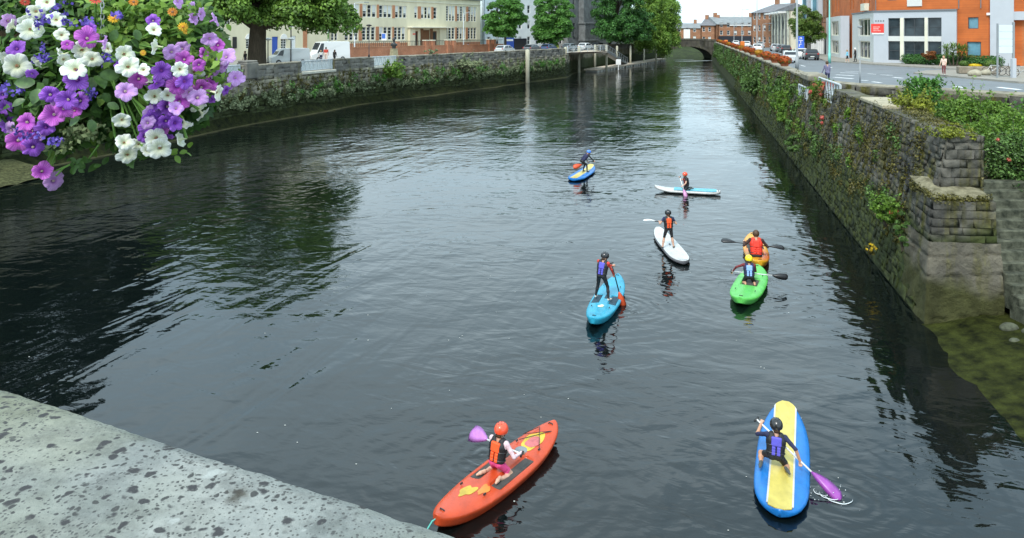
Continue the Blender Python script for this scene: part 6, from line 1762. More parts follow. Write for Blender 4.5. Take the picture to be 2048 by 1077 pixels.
# ---- B: blue board with yellow stripe, child kneeling
c, rz, L = place((3.84, 10.62), (5.0, 13.52))
board('blue paddleboard with broad yellow stripe nearest the right bank', c, rz, L, .82, (MAT['b_blue'],), (MAT['b_yellow'], .165), T=.12)
lb = (4.16, 11.70, .155); rb = pw(rz) + .12
top = worldp(lb, rb, (-.26, .34, .52)); tip = (4.92, 11.08, .0)
kn = dict(pelvis=(0, -.04, .175), neck=(.02, .03, .50), look=(-.1, 1, -.1), handL=local(lb, rb, tuple(Vector(top) + (Vector(tip) - Vector(top)) * .06)), handR=local(lb, rb, tuple(Vector(top) + (Vector(tip) - Vector(top)) * .54)),
          footL=(-.22, -.10, .05), footR=(.15, -.17, .05), kneeL=(-.35, 1, -.3), kneeR=(.15, 1, -.35), toeL=(-.2, -1, -.1), toeR=(.3, -1, -.1), sole=(0, -.2, 1), grip=tuple(Vector(tip) - Vector(top)), elbowR=(.6, -.6, .0), short=True)
person('child in black helmet and blue vest kneeling on the striped board', lb, rb, 1.25, kn, dict(top=MAT['c_navy'], sleeve=MAT['c_navy'], forearm=MAT['skin_tan'], legs=MAT['c_black'], shin=MAT['skin_tan'], shoe=MAT['shoe']), .0085,
       (MAT['v_blue'], MAT['c_black']), MAT['h_black'])
paddle('purple bladed paddle digging into the water beside the striped board', top, tip, MAT['bl_purple'], MAT['sh_white'], blade_w=.20, blade_l=.50, normal=(-.2, -.5, 1))

# ---- C: cyan kayak, child standing
c, rz, L = place((1.90, 17.42), (2.96, 20.62))
k = kayak('bright cyan sit-on-top kayak with a child standing on it', c, rz, L, .80, MAT['k_cyan'], [((-.15, .22, .27), (.33, .11, .11), .05), ((-.15, -.22, .27), (.33, .11, .11), .05), ((.02, 0, .28), (.16, .055, .09), .04)], MAT['well_b'])
deck_patch(k, blobby(-.72, .0, .13, .09, 9, 28, .4), .004, M('pale_decal', (.55, .70, .40), .5, .3, 8.0))
lc = (c[0] - .14, c[1] - .22, .23); rc = pw(rz) - .25
top = worldp(lc, rc, (.14, .26, .86)); tip = (2.86, 19.0, -.10)
sd_ = dict(pelvis=(0, -.04, .60), neck=(.02, .05, .965), look=(.35, 1, -.25), handL=local(lc, rc, tuple(Vector(top) + (Vector(tip) - Vector(top)) * .05)), handR=local(lc, rc, tuple(Vector(top) + (Vector(tip) - Vector(top)) * .36)),
           footL=(-.19, .02, .04), footR=(.19, -.02, .04), toeL=(-.15, 1, 0), toeR=(.2, 1, 0), kneeL=(-.1, 1, 0), kneeR=(.1, 1, 0), elbowL=(-.6, .2, -.6), elbowR=(.7, -.3, -.4), grip=tuple(Vector(tip) - Vector(top)))
person('child in dark helmet, blue vest and red sleeves standing on the cyan kayak', lc, rc, 1.25, sd_, dict(top=MAT['c_red'], sleeve=MAT['c_red'], forearm=MAT['c_red'], legs=MAT['c_black'], shin=MAT['c_black'], shoe=MAT['shoe_w']), .010, (MAT['v_blue'], MAT['c_black']), MAT['h_black'])
paddle('orange bladed paddle of the child standing on the cyan kayak', top, tip, MAT['bl_orange'], MAT['sh_black'], blade_w=.20, blade_l=.46, normal=(0, -1, .2))

# ---- D: white board, child standing
c, rz, L = place((5.02, 22.05), (5.30, 25.85))
board('plain white paddleboard in the middle of the group', (c[0] - .05, c[1]), rz + .10, 3.5, .66, (MAT['b_rim'], MAT['b_white']), T=.11)
ld = (4.98, 23.55, .13); rd = .05
hl, hr_ = (-.25, .20, .80), (.22, .20, .76)
sd_ = dict(pelvis=(0, -.01, .63), neck=(0, .02, 1.00), look=(0, 1, -.1), handL=hl, handR=hr_, footL=(-.19, .0, .05), footR=(.17, .02, .05), toeL=(-.45, .9, 0), toeR=(.45, .9, 0), kneeL=(-.1, 1, 0), kneeR=(.1, 1, 0), long=False, short=False, grip=(1, 0, -.1))
person('child in black helmet and orange vest standing on the white board', ld, rd, 1.27, sd_, dict(top=MAT['c_navy'], sleeve=MAT['c_navy'], forearm=MAT['skin'], legs=MAT['c_black'], shin=MAT['skin'], shoe=MAT['shoe']), .011, (MAT['v_orange'], MAT['c_black']), MAT['h_black'])
a, b = worldp(ld, rd, hl), worldp(ld, rd, hr_); d_ = (Vector(a) - Vector(b)).normalized()
paddle('white paddle held level across the chest on the white board', tuple(Vector(b) - d_ * .08), tuple(Vector(a) + d_ * .52), MAT['sh_white'], MAT['sh_black'], blade_w=.11, blade_l=.40, normal=(0, -.3, 1))

# ---- E: yellow orange kayak with adult
c, rz, L = place((7.30, 21.75), (8.05, 24.85))
k = kayak('yellow and orange kayak carrying the bare-headed adult', c, rz, L, .80, MAT['k_two'], [((-.42, 0, .27), (.30, .20, .13), .06), ((.40, .18, .28), (.40, .10, .13), .05), ((.40, -.18, .28), (.40, .10, .13), .05)])
le = (7.38, 22.35, .14); re_ = pw(rz)
hl, hr_ = (-.33, .33, .42), (.33, .36, .36)
st_ = dict(pelvis=(0, -.02, .13), neck=(0, .10, .62), look=(-.1, 1, -.1), handL=hl, handR=hr_, footL=(-.16, .82, .06), footR=(.16, .82, .06), toeL=(-.1, .4, 1), toeR=(.1, .4, 1), sole=(0, 1, 0), kneeL=(-.25, 0, 1), kneeR=(.25, 0, 1), grip=(1, 0, -.1))
person('adult with brown hair and red vest paddling the yellow orange kayak', le, re_, 1.58, st_, dict(top=MAT['c_brown'], sleeve=MAT['c_brown'], forearm=MAT['c_brown'], legs=MAT['c_black'], shin=MAT['c_black'], shoe=MAT['shoe']), .012, (MAT['v_red'], MAT['v_red']), None, (MAT['hair'], .0), child=False)
a, b = Vector((6.42, 22.72, .60)), Vector((8.30, 22.55, .42))
paddle('black double-bladed paddle held level by the adult', tuple(a), tuple(b), MAT['bl_black'], MAT['sh_black'], True, .19, .44, normal=(0, -.6, 1))

# ---- F: green kayak with child
c, rz, L = place((5.78, 18.75), (7.12, 21.45))
k = kayak('wide bright green kayak carrying the child in a yellow helmet', c, rz, L, .90, MAT['k_green'], [((.12, 0, .27), (.34, .22, .13), .06)], MAT['well'], nose=2.8)
lf = (c[0] + .03, c[1] + .12, .14); rf_ = pw(rz) + .25
hl, hr_ = (-.42, .14, .26), (.12, .30, .28)
st_ = dict(pelvis=(0, -.02, .19), neck=(0, .03, .54), look=(-.1, 1, -.1), handL=hl, handR=hr_, footL=(-.12, -.15, .05), footR=(.12, -.15, .05), kneeL=(-.15, 1, -.35), kneeR=(.15, 1, -.35), toeL=(0, -1, -.2), toeR=(0, -1, -.2), sole=(0, -.2, 1), elbowL=(-.8, -.2, .1), grip=(1, .2, 0))
person('child in yellow helmet and pale blue vest kneeling in the green kayak', lf, rf_, 1.28, st_, dict(top=MAT['c_maroon'], sleeve=MAT['c_maroon'], forearm=MAT['c_maroon'], legs=MAT['c_black'], shin=MAT['skin_tan'], shoe=MAT['skin_tan']), .011, (MAT['v_paleblue'], MAT['c_navy']), MAT['h_yellow'])
a, b = worldp(lf, rf_, (-.46, .13, .26)), (7.55, 20.25, .30)
paddle('dark paddle lying level across the green kayak', a, b, MAT['bl_black'], MAT['sh_white'], blade_w=.17, blade_l=.42, normal=(0, -1, .15))

# ---- G: white and cyan board, child kneeling side-on
c, rz, L = place((8.95, 31.9), (6.32, 32.6))
board('white board with cyan deck pad crossing the stream', c, rz, 2.80, .74, (MAT['b_white'],), None, (MAT['b_cyan'], -.44, .20), T=.14)
lg = (7.58, 32.15, .17); rg = pw(rz) + .35
top = worldp(lg, rg, (.02, .30, .56)); tip = (7.42, 31.52, -.05)
kn = dict(pelvis=(0, -.02, .19), neck=(0, .04, .54), look=(.25, 1, -.05), handL=local(lg, rg, tuple(Vector(top) + (Vector(tip) - Vector(top)) * .45)), handR=local(lg, rg, tuple(Vector(top) + (Vector(tip) - Vector(top)) * .05)),
          footL=(-.11, -.15, .05), footR=(.11, -.15, .05), kneeL=(-.1, 1, -.35), kneeR=(.1, 1, -.35), toeL=(0, -1, -.1), toeR=(0, -1, -.1), sole=(0, -.2, 1), grip=tuple(Vector(tip) - Vector(top)), front_panel=True, long=False)
person('child in orange helmet kneeling side-on on the white and cyan board', lg, rg, 1.28, kn, dict(top=MAT['c_black'], sleeve=MAT['c_black'], forearm=MAT['skin'], legs=MAT['c_black'], shin=MAT['c_black'], shoe=MAT['shoe']), .014, (MAT['c_maroon'], MAT['c_black']), MAT['h_orange'])
paddle('pink bladed paddle held upright beside the white and cyan board', top, tip, MAT['bl_pink'], MAT['sh_white'], blade_w=.19, blade_l=.40, normal=(0, -1, .2), rr=.018)

# ---- H: far blue board, child bending
c, rz, L = place((2.86, 34.65), (4.05, 37.7))
board('far blue board with pale yellow stripe, the most distant craft', c, rz, L, .86, (MAT['b_blue'],), (MAT['b_yellow'], .15), T=.14)
lh = (3.56, 36.2, .17); rh = pw(rz) - .75
a_, b_ = worldp(lh, rh, (.10, .42, .52)), (2.98, 36.0, .42)
sd_ = dict(pelvis=(0, -.16, .54), neck=(.02, .16, .86), look=(.1, 1, -.35), handL=(-.10, .22, .50), handR=(.16, .46, .50), footL=(-.12, -.02, .05), footR=(.12, .06, .05), kneeL=(0, 1, .2), kneeR=(0, 1, .2), grip=(1, 1, 0), front=(0, 1, 0))
person('child in blue helmet and black wetsuit bending on the far board', lh, rh, 1.25, sd_, dict(top=MAT['c_black'], sleeve=MAT['c_black'], forearm=MAT['c_black'], legs=MAT['c_black'], shin=MAT['c_black'], shoe=MAT['c_black']), .014, (MAT['c_navy'], MAT['c_navy']), MAT['h_blue'])
paddle('orange bladed paddle stretched out behind the far board', a_, b_, MAT['bl_orange'], MAT['sh_black'], blade_w=.24, blade_l=.46, normal=(0, -1, .3), rr=.016)
# ================================================================== VEHICLES
def paint(name, c): return M_plain(name, c, .3, coat=.5)
MAT['car_white'] = paint('car_white', (.74, .75, .75)); MAT['car_silver'] = paint('car_silver', (.46, .48, .49)); MAT['car_black'] = paint('car_black', (.012, .012, .014)); MAT['car_grey'] = paint('car_grey', (.10, .11, .12)); MAT['car_blue'] = paint('car_blue', (.06, .10, .20)); MAT['car_red'] = paint('car_red', (.35, .03, .03))
MAT['carglass'] = M_plain('car_glass', (.02, .025, .03), .08); MAT['tyre'] = M_plain('tyre', (.018, .018, .018), .85); MAT['rim'] = M_plain('wheel_rim', (.42, .43, .44), .4, .6); MAT['lamp_w'] = M_plain('headlamp', (.75, .77, .78), .2); MAT['lamp_r'] = M_plain('tail_lamp', (.45, .015, .01), .3); MAT['plate'] = M_plain('number_plate', (.72, .72, .66), .5)
def vehicle(label, x, y, z, heading, mat, L=4.1, W=1.72, Hh=1.46, van=False, group=None, name='parked_car', cat='car'):
    """Built along +x (front at +x)."""
    t = thing(name, label, cat, (x, y, z), heading, group)
    if van:
        prof = [(-L/2, .30, .36), (-L/2 + .02, .9, .36), (-L/2 + .05, Hh - .12, .36), (-L/2 + .22, Hh, .36), (L * .16, Hh, .36), (L * .24, Hh - .08, .36), (L * .36, 1.12, .36), (L * .485, .88, .36), (L * .5, .55, .36), (L * .49, .30, .36)]
    else:
        prof = [(-L/2, .34, 0), (-L/2 + .02, .80, 0), (-L/2 + .12, .95, 0), (-L * .42, 1.0, 0), (-L * .30, Hh - .06, 0), (-L * .16, Hh, 0), (L * .06, Hh - .01, 0), (L * .13, Hh - .07, 0), (L * .27, .96, 0), (L * .46, .80, 0), (L * .5, .62, 0), (L * .49, .34, 0)]
    rings = []
    for y_, k in ((-W / 2, .0), (-W / 2, 1), (W / 2, 1), (W / 2, 0)): pass
    # body as a loft across the width: belt full width, roof drawn in
    secs = []
    for s_ in (-1, -.94, -.6, .6, .94, 1):
        ring = []
        for (px, pz, _) in prof:
            tuck = (.16 if not van else .07) * max(0, (pz - .95) / max(Hh - .95, .1))
            yy = s_ * (W / 2 - tuck); inset = .05 if abs(s_) == 1 else 0
            ring.append((px * (1 - inset * .3), yy, pz - (inset * .6 if pz > .6 else -inset * .5)))
        secs.append(ring)
    MB().loft(secs).build('body', mat, t, False, world=False)
    # glazing
    def pane(pts, nm='window'):
        m = MB(); m.add([p for p in pts] , [tuple(range(len(pts)))]); m.build(nm, MAT['carglass'], t, world=False)
    tk = .16 if not van else .07
    for sg in (-1, 1):
        yb, yt = sg * (W / 2 + .006), sg * (W / 2 - tk * .88 + .006)
        if van: pane([(L * .20, yb, 1.05), (L * .345, yb, 1.10), (L * .245, yt, Hh - .22), (L * .17, yt, Hh - .20)][::sg])
        else:
            pane([(-L * .02, yb, .98), (L * .235, yb, .98), (L * .12, yt, Hh - .12), (-L * .02, yt, Hh - .09)][::sg]); pane([(-L * .37, yb, 1.02), (-L * .05, yb, .98), (-L * .05, yt, Hh - .09), (-L * .27, yt, Hh - .13)][::sg])
    w1, w2 = W / 2 - .14, W / 2 - tk - .12
    if van: pane([(L * .355, -w1, 1.16), (L * .355, w1, 1.16), (L * .248, w2, Hh - .13), (L * .248, -w2, Hh - .13)], 'windscreen')
    else:
        pane([(L * .262, -w1, 1.0), (L * .262, w1, 1.0), (L * .142, w2, Hh - .10), (L * .142, -w2, Hh - .10)], 'windscreen'); pane([(-L * .418, w1, 1.04), (-L * .418, -w1, 1.04), (-L * .318, -w2, Hh - .11), (-L * .318, w2, Hh - .11)], 'rear_window')
    for sx in (.31, -.30):
        for sg in (-1, 1):
            r = .31; m = MB(); m.loft([[(sx * L + rr_ * math.cos(a), sg * yy, .31 + rr_ * math.sin(a)) for a in np.linspace(0, 2 * math.pi, 15)[:-1]] for rr_, yy in ((r * .9, W / 2 - .2), (r, W / 2 - .17), (r, W / 2 + .0), (r * .9, W / 2 + .02))]); w = m.build('wheel', MAT['tyre'], t, world=False)
            m = MB(); m.loft([[(sx * L + .18 * math.cos(a), sg * yy, .31 + .18 * math.sin(a)) for a in np.linspace(0, 2 * math.pi, 11)[:-1]] for yy in (W / 2 + .0, W / 2 + .03)]); m.build('rim', MAT['rim'], w, world=False)
    for sg in (-1, 1):
        m = MB(); m.box((L * .482, sg * (W / 2 - .25), .72), (.12, .34, .14), 0, .03); m.build('headlight', MAT['lamp_w'], t, world=False)
        m = MB(); m.box((-L * .493, sg * (W / 2 - .14), .86), (.08, .2, .3 if van else .18), 0, .02); m.build('tail_light', MAT['lamp_r'], t, world=False)
        m = MB(); m.box((L * .20, sg * (W / 2 + .09), 1.06), (.1, .16, .12), 0, .03); m.build('mirror', mat, t, world=False)
    for sx in (.503, -.503):
        m = MB(); m.box((sx * L, 0, .50), (.02, .48, .11)); m.build('number_plate', MAT['plate'], t, world=False)
    return t
PI = math.pi
x, y = ground(588, 130, Z_L); hv = math.atan2(-26, -18)
vehicle('small white van parked right of the plane tree trunk', -24.6, 81.5, Z_L, math.atan2(-.55, -.83), MAT['car_white'], 4.3, 1.75, 1.85, True, 'white vans', 'parked_van', 'van')
vehicle('larger white van parked behind the small van', -22.8, 91.5, Z_L, math.atan2(-.55, -.83) + .1, MAT['car_white'], 5.2, 1.95, 2.45, True, 'white vans', 'parked_van', 'van')
lc_ = [((-1.2, 124.5), 'car_silver', 'silver car parked under the first round tree'), ((3.6, 131.5), 'car_grey', 'grey car parked under the second round tree'), ((11.2, 143.5), 'car_silver', 'silver car parked by the church plinth'), ((14.8, 149.5), 'car_white', 'white car parked beyond the jetty'), ((18.2, 155.5), 'car_black', 'black car parked beyond the jetty under the dark tree'), ((6.8, 136.6), 'car_blue', 'dark blue car parked behind the jetty rail')]
for (x, y), cm, lab in lc_: vehicle(lab, x, y, Z_L, math.atan2(.86, .5), MAT[cm], group='cars on the left street')
dR = math.atan2(.96, .26)
rc_ = [(ground(1588, 127, Z_R), 'car_silver', 'silver hatchback nearest the right parapet'), (ground(1630, 121, Z_R), 'car_black', 'black car parked at the kerb by the teal post'), (ground(1609, 118, Z_R), 'car_white', 'white car parked behind the black car'),
       (ground(1577, 107, Z_R), 'car_black', 'black car at the head of the far parked row'), (ground(1568, 105, Z_R), 'car_grey', 'dark grey car second in the far parked row'), (ground(1556, 103, Z_R), 'car_silver', 'silver car at the far end of the parked row'),
       (ground(1519, 103, Z_R), 'car_white', 'white car driving along the far right quay'), (ground(1497, 94.5, Z_R), 'car_white', 'white car by the far shop fronts'), (ground(1525, 96, Z_R), 'car_silver', 'silver van-like car beyond the lamp posts'), (ground(1475, 92.5, Z_R), 'car_white', 'white car just behind the orange flower tubs')]
for (x, y), cm, lab in rc_: vehicle(lab, x, y + 1.5, Z_R, dR, MAT[cm], group='cars on the right street')

# ================================================================== STREET FURNITURE
def lamp(label, x, y, z, h, arm, mat, r=.09, rz=0.0, group='street lamps', head=None):
    t = thing('street_lamp', label, 'street lamp', (x, y, z), group=group)
    m = MB(); m.tube([(x, y, z), (x, y, z + 1.2), (x, y, z + 1.21), (x, y, z + h)], [r * 1.5, r * 1.5, r, r * .6], 10); m.build('post', mat, t, True)
    c, s = math.cos(rz), math.sin(rz)
    m = MB(); m.tube([(x, y, z + h - .05), (x + c * arm * .5, y + s * arm * .5, z + h + .12), (x + c * arm, y + s * arm, z + h + .1)], .04, 7); m.build('arm', mat, t, True)
    m = MB(); m.box((x + c * (arm + .3), y + s * (arm + .3), z + h + .1), (.75, .28, .14), rz, .05); m.build('head', head or MAT['galv'], t)
lamps = [(1594, 139, Z_R, 9.4, 'thick pale lamp post beside the silver hatchback', .115), (1514, 103, Z_R, 11.2, 'tall lamp post with bracket by the far parked cars', .11), (1484, 93.5, Z_R, 9.6, 'far lamp post with single arm above the flower tubs', .10), (1468, 90.5, Z_R, 8.6, 'furthest grey lamp post before the bridge', .09), (1526, 106, Z_R, 5.2, 'short pale post right of the bracket lamp', .08)]
for px, py, z, h, lab, r in lamps:
    x, y = ground(px, py, z); lamp(lab, x, y, z, h, 1.3, MAT['galv'], r, 0.3)
MAT['teal'] = M('teal_post', (.16, .48, .42), .5, .1, 2.0)
x, y = ground(1659, 127, Z_R); lamp('pale teal post in front of the white street sign', x, y, Z_R, 9.5, .8, MAT['teal'], .11, -.4, group='posts')
x, y = 26.2, 56.0; x, y = ground(1720, 168, Z_R); lamp('thin grey post standing in the road junction', x, y, Z_R, 4.0, .05, MAT['galv'], .035, 1.2, group='posts')
for px, py, h, lab, mt in ((709, 113, 8.0, 'white lamp post in front of the school windows', 'steel_w'), (927, 105, 7.0, 'white lamp post right of the school porch', 'steel_w')):
    x, y = ground(px, py, Z_L); lamp(lab, x, y, Z_L, h, 1.5, MAT[mt], .10, .2, group='left street lamps')
for px, py, lab in ((582, 131, 'black globe lamp in front of the small van'), (498, 131, 'black globe lamp left of the plane tree'), (536, 133, 'black globe lamp right against the plane tree trunk'), (738, 116, 'tall black post in front of the ground floor windows')):
    x, y = ground(px, py, Z_L); h = 4.4 if px == 738 else 2.7
    t = thing('street_lamp', lab, 'street lamp', (x, y, Z_L), group='black quay lamps'); m = MB(); m.lathe([(.14, 0), (.14, .4), (.06, .5), (.05, h)], (x, y, Z_L), 10); m.build('post', MAT['black'], t, True)
    m = MB(); m.lathe([(.06, h), (.42, h + .14), (.45, h + .2), (.1, h + .32)], (x, y, Z_L), 14); m.build('hood', MAT['whitewall'] if px != 738 else MAT['black'], t, True)
# tall green lamp in front of the vans
x, y = ground(582, 126, Z_L); t = thing('street_lamp', 'tall slim green lamp post with two arms before the vans', 'street lamp', (x, y, Z_L)); m = MB(); m.tube([(x, y, Z_L), (x, y, Z_L + 6.4)], [.09, .06], 8); m.build('post', MAT['darkmetal'], t, True)
m = MB(); m.tube([(x - .9, y, Z_L + 6.1), (x, y, Z_L + 6.45), (x + .9, y, Z_L + 6.1)], .04, 6); m.build('arm', MAT['darkmetal'], t)
for s_ in (-.9, .9):
    m = MB(); m.lathe([(.05, .1), (.2, 0), (.16, -.25), (.02, -.3)], (x + s_, y, Z_L + 6.1), 10); m.build('lantern', MAT['darkmetal'], t, True)

# bust on a pedestal
x, y = -13.4, 84.0; t = thing('bust', 'bronze bust on a tapered stone pedestal by the left quay', 'statue', (x, y, Z_L))
m = MB(); m.lathe([(.62, 0), (.55, .4), (.42, 1.6), (.45, 1.75)], (x, y, Z_L), 4); m.build('pedestal', M('pedestal_stone', (.33, .29, .18), .9, .2, 3.0), t)
V, Q, _ = sdf_mesh([('ell', (0, 0, 2.78), (.17, .20, .24)), ('cone', (0, 0, 2.35), (0, 0, 2.65), .11, .10), ('cone', (-.25, 0, 2.18), (.25, 0, 2.18), .15, .15), ('cone', (0, 0, 1.78), (0, 0, 2.2), .2, .26), ('cone', (0, -.18, 2.78), (0, -.22, 2.72), .03, .04)], .03, .06); link('figure', fast_mesh('figure', V, Q, MAT['darkmetal'], None, True), t)

# signs
def post_sign(name, label, x, y, z, zc, w, h, mat, rz=0.0, marks=(), mm=None, cat='sign', r=.04):
    t = thing(name, label, cat, (x, y, z)); m = MB(); m.tube([(x, y, z), (x, y, zc + h / 2 - .05)], r, 8); m.build('post', MAT['galv'], t)
    c, s = math.cos(rz), math.sin(rz); m = MB(); m.box((x + s * .06, y - c * .06, zc), (w, .05, h), rz, .015); m.build('panel', mat, t)
    if marks:
        m = MB()
        for (u, v, a, b) in marks: m.box((x + s * .092 + c * u, y - c * .092 + s * u, zc + v), (a, .012, b), rz)
        m.build('symbol', mm or MAT['white'], t)
x, y = ground(1601, 117, Z_R); post_sign('road_sign', 'tall blue road sign with white symbols beside the lamp post', x, y, Z_R, 5.6, 1.0, 1.7, M_plain('sign_blue', (.05, .14, .62), .4), 0, ((0, .62, .3, .1), (-.1, .5, .1, .22), (.12, .5, .1, .16), (0, .22, .6, .08), (0, .0, .1, .3), (-.2, -.45, .1, .4), (-.05, -.3, .3, .1)), MAT['white'])
x, y = ground(768, 112, Z_L); post_sign('parking_sign', 'blue and white parking sign before the school windows', x, y, Z_L, 6.3, .75, 1.1, MAT['white'], 0, ((-.04, .1, .55, .75),), M_plain('sign_blue2', (.06, .16, .55), .4))
bz = thing('sign_frame', 'tall white sign frame with blank panels at the right edge', 'sign', (38.6, 58.0, Z_R + .13))
for k, xx in enumerate((38.05, 39.3)):
    m = MB(); m.box((xx, 58.0, Z_R + (2.2 if k == 0 else 2.25)), (.10 if k == 0 else .16, .14, 4.4 if k == 0 else 4.5), 0, .02); m.build('post', MAT['galv'], bz)
m = MB(); m.box((39.3, 58.0, Z_R + .85), (.30, .30, 1.6), 0, .02); m.build('post_base', MAT['greystone'], bz)
for k in range(4):
    m = MB(); m.box((38.66, 57.96, Z_R + 4.0 - k * .56), (1.06, .06, .52), 0, .01); m.build('panel', MAT['paleblue'], bz)
# planters, boulders, bicycles at the pavement on the right
pl = thing('stone_planter', 'low stone planter with yellow and green cushions behind the walking woman', 'planter', (*ground(1950, 152, Z_R), Z_R + .12)); x, y = ground(1955, 151, Z_R)
m = MB(); m.box((x, y, Z_R + .45), (3.0, 1.2, .65), -.35, .08); m.build('trough', M('planter_stone', (.24, .20, .15), .9, .3, 3.0, bump=.03), pl)
for (dx, r, mt, nm) in ((-1.0, .38, 'leaf_street', 'bush'), (.9, .5, 'leaf_street', 'bush'), (-.2, .45, 'petal_yellow', 'flowers')):
    P_, D_ = blob_points(np.random.default_rng(int(dx * 10) + 50), (x + dx, y - dx * .3, Z_R + .85 + (.12 if nm == 'bush' else -.02)), (r * (1.3 if nm == 'flowers' else 1), r, r * (.35 if nm == 'flowers' else .8)), 700, .4); V, Q = leaf_cloud(P_, D_, .12); o_ = wloc(pl); link(nm, fast_mesh(nm, V - np.array(o_), Q, MAT[mt]), pl)
for i, (px, py, r, lab) in enumerate(((1949, 156, .42, 'pale boulder in front of the planter'), (1972, 154, .34, 'smaller boulder right of the planter'))):
    x, y = ground(px, py, Z_R); V, Q, _ = sdf_mesh([('ell', (0, 0, .2), (r * 1.3, r, r * .75)), ('ell', (r * .4, .1, .25), (r * .8, r * .9, r * .7))], .06, .1); tag(link('boulder', fast_mesh('boulder', V, Q, M('boulder_stone%d' % i, (.33, .30, .22), .9, .25, 3.0), None, True), None, (x, y, Z_R + .13)), lab, 'boulder')
def bicycle(label, x, y, z, rz, mat):
    t = thing('bicycle', label, 'bicycle', (x, y, z), rz, 'parked bicycles')
    for sx in (-.52, .52):
        m = MB(); m.tube([(sx + .33 * math.cos(a), 0, .34 + .33 * math.sin(a)) for a in np.linspace(0, 2 * PI, 21)], .022, 6); w = m.build('wheel', MAT['tyre'], t, world=False)
        m = MB()
        for k in range(6): a = k * PI / 6; m.tube([(sx - .31 * math.cos(a), 0, .34 - .31 * math.sin(a)), (sx + .31 * math.cos(a), 0, .34 + .31 * math.sin(a))], .005, 4)
        m.build('spokes', MAT['rim'], w, world=False)
    m = MB(); A, B, C_, D_ = (-.52, 0, .34), (-.12, 0, .34), (-.22, 0, .82), (.38, 0, .80)
    for p, q in ((A, B), (A, C_), (B, C_), (B, D_), (C_, D_), (D_, (.52, 0, .34))): m.tube([p, q], .02, 6)
    m.build('frame', mat, t, world=False); m = MB(); m.box((-.24, 0, .90), (.26, .14, .06), 0, .03); m.build('saddle', MAT['black'], t, world=False); m = MB(); m.tube([(.38, 0, .8), (.36, 0, 1.0)], .018, 6); m.tube([(.36, -.26, 1.0), (.36, .26, 1.0)], .018, 6); m.build('handlebar', MAT['black'], t, world=False)
for i, (px, py, mt, lab) in enumerate(((1988, 154, 'car_white', 'white bicycle parked left of the sign frame'), (2006, 155, 'car_black', 'black bicycle parked under the sign frame'), (2044, 158, 'car_silver', 'silver bicycle at the right picture edge'))):
    x, y = ground(px, py, Z_R); bicycle(lab, x, y, Z_R + .135, -.6, MAT[mt])
# orange flower tubs along the right parapet
places = ['nearest', 'second', 'third', 'fourth', 'fifth', 'sixth', 'seventh', 'eighth', 'ninth', 'tenth', 'eleventh', 'twelfth', 'thirteenth', 'fourteenth']
for i in range(14):
    y = 53.0 + i * 5.6 + i * i * .30; x = rx(y) + .3; g = np.random.default_rng(300 + i)
    t = thing('flower_tub', '%s orange flower tub along the right parapet counting from the camera' % places[i], 'flower tub', (x, y, 4.57), group='orange flower tubs on the parapet')
    m = MB(); m.lathe([(.24, 0), (.32, .22), (.36, .3), (.33, .3)], (x, y, 4.565), 12); m.build('tub', M_plain('tub_clay', (.36, .11, .05), .8) if i == 0 else bpy.data.materials['tub_clay'], t)
    r_ = g.uniform(.42, .58); P_, D_ = blob_points(g, (0, 0, .42), (r_, r_, .34), 520, .45); V, Q = leaf_cloud(P_, D_, .14, g); link('flowers', fast_mesh('flowers', V, Q, M_leaf('tub_bloom_a', (.30, .04, .008), (.55, .13, .015)) if i == 0 else (bpy.data.materials['tub_bloom_a'] if i % 3 else (M_leaf('tub_bloom_b', (.42, .14, .008), (.58, .32, .02)) if 'tub_bloom_b' not in bpy.data.materials else bpy.data.materials['tub_bloom_b']))), t)
    P_, D_ = blob_points(g, (0, 0, .36), (r_ * .95, r_ * .95, .26), 160, .3); V, Q = leaf_cloud(P_, D_, .14, g); link('leaves', fast_mesh('leaves', V, Q, MAT['leaf_ivy']), t)
for i, (px, lab) in enumerate(((1452, 'far left orange barrier block above the far quay wall'), (1485, 'orange barrier block beside the far lamp post'))):
    y = 158 - 24 * i; x = (px - 1024) / FPX * y; m = MB(); m.box((x, y, Z_R + 1.1), (.75, .4, 1.9), 0, .1); m.box((x, y, Z_R + .15), (1.1, .7, .3), 0, .05); tag(m.build('barrier', M_plain('barrier_orange%d' % i, (.75, .20, .03), .6)), lab, 'barrier')

# ================================================================== PEOPLE ON THE STREETS
def stand(lean=.0, step=.0, arms=.0, H=1.7):
    s = H / 1.7
    return dict(pelvis=(0, 0, .90 * s), neck=(0, lean, 1.43 * s), handL=(-.27 * s, .06 + arms, .80 * s), handR=(.27 * s, .06 + arms * .5, .82 * s), footL=(-.10 * s, step, .06 * s), footR=(.10 * s, -step, .06 * s), kneeL=(0, 1, 0), kneeR=(0, 1, 0), elbowL=(-.2, -1, 0), elbowR=(.2, -1, 0), grip=(0, 1, 0))
x, y = 18.6, 43.0; x, y = ground(1655, 170, Z_R)
def walker(label, px, py, z, H, rz, mats, hair, step=.12, arms=.1, top_long=False, vx=.022):
    x, y = ground(px, py, z); p = stand(.03, step, arms, H); p['top_long'] = top_long
    return person(label, (x, y, z), rz, H, p, mats, vx, None, None, hair, child=False, group='people on the streets')
walker('person in grey purple top walking behind the right railing', 1655, 172, Z_R + .01, 1.72, .2, dict(top=MAT['c_grey'], sleeve=MAT['c_grey'], forearm=MAT['c_grey'], legs=MAT['c_navy'], shin=MAT['c_navy'], shoe=MAT['shoe']), (MAT['hair'], 0), .1, .2, True, .02)
walker('person in light blue jacket walking by the corner building', 1695, 126, Z_R + .12, 1.55, 1.0, dict(top=MAT['c_lightblue'], sleeve=MAT['c_lightblue'], forearm=MAT['c_lightblue'], legs=MAT['c_black'], shin=MAT['skin'], shoe=MAT['shoe_w']), (MAT['hair_fair'], .3), .16, .15, True)
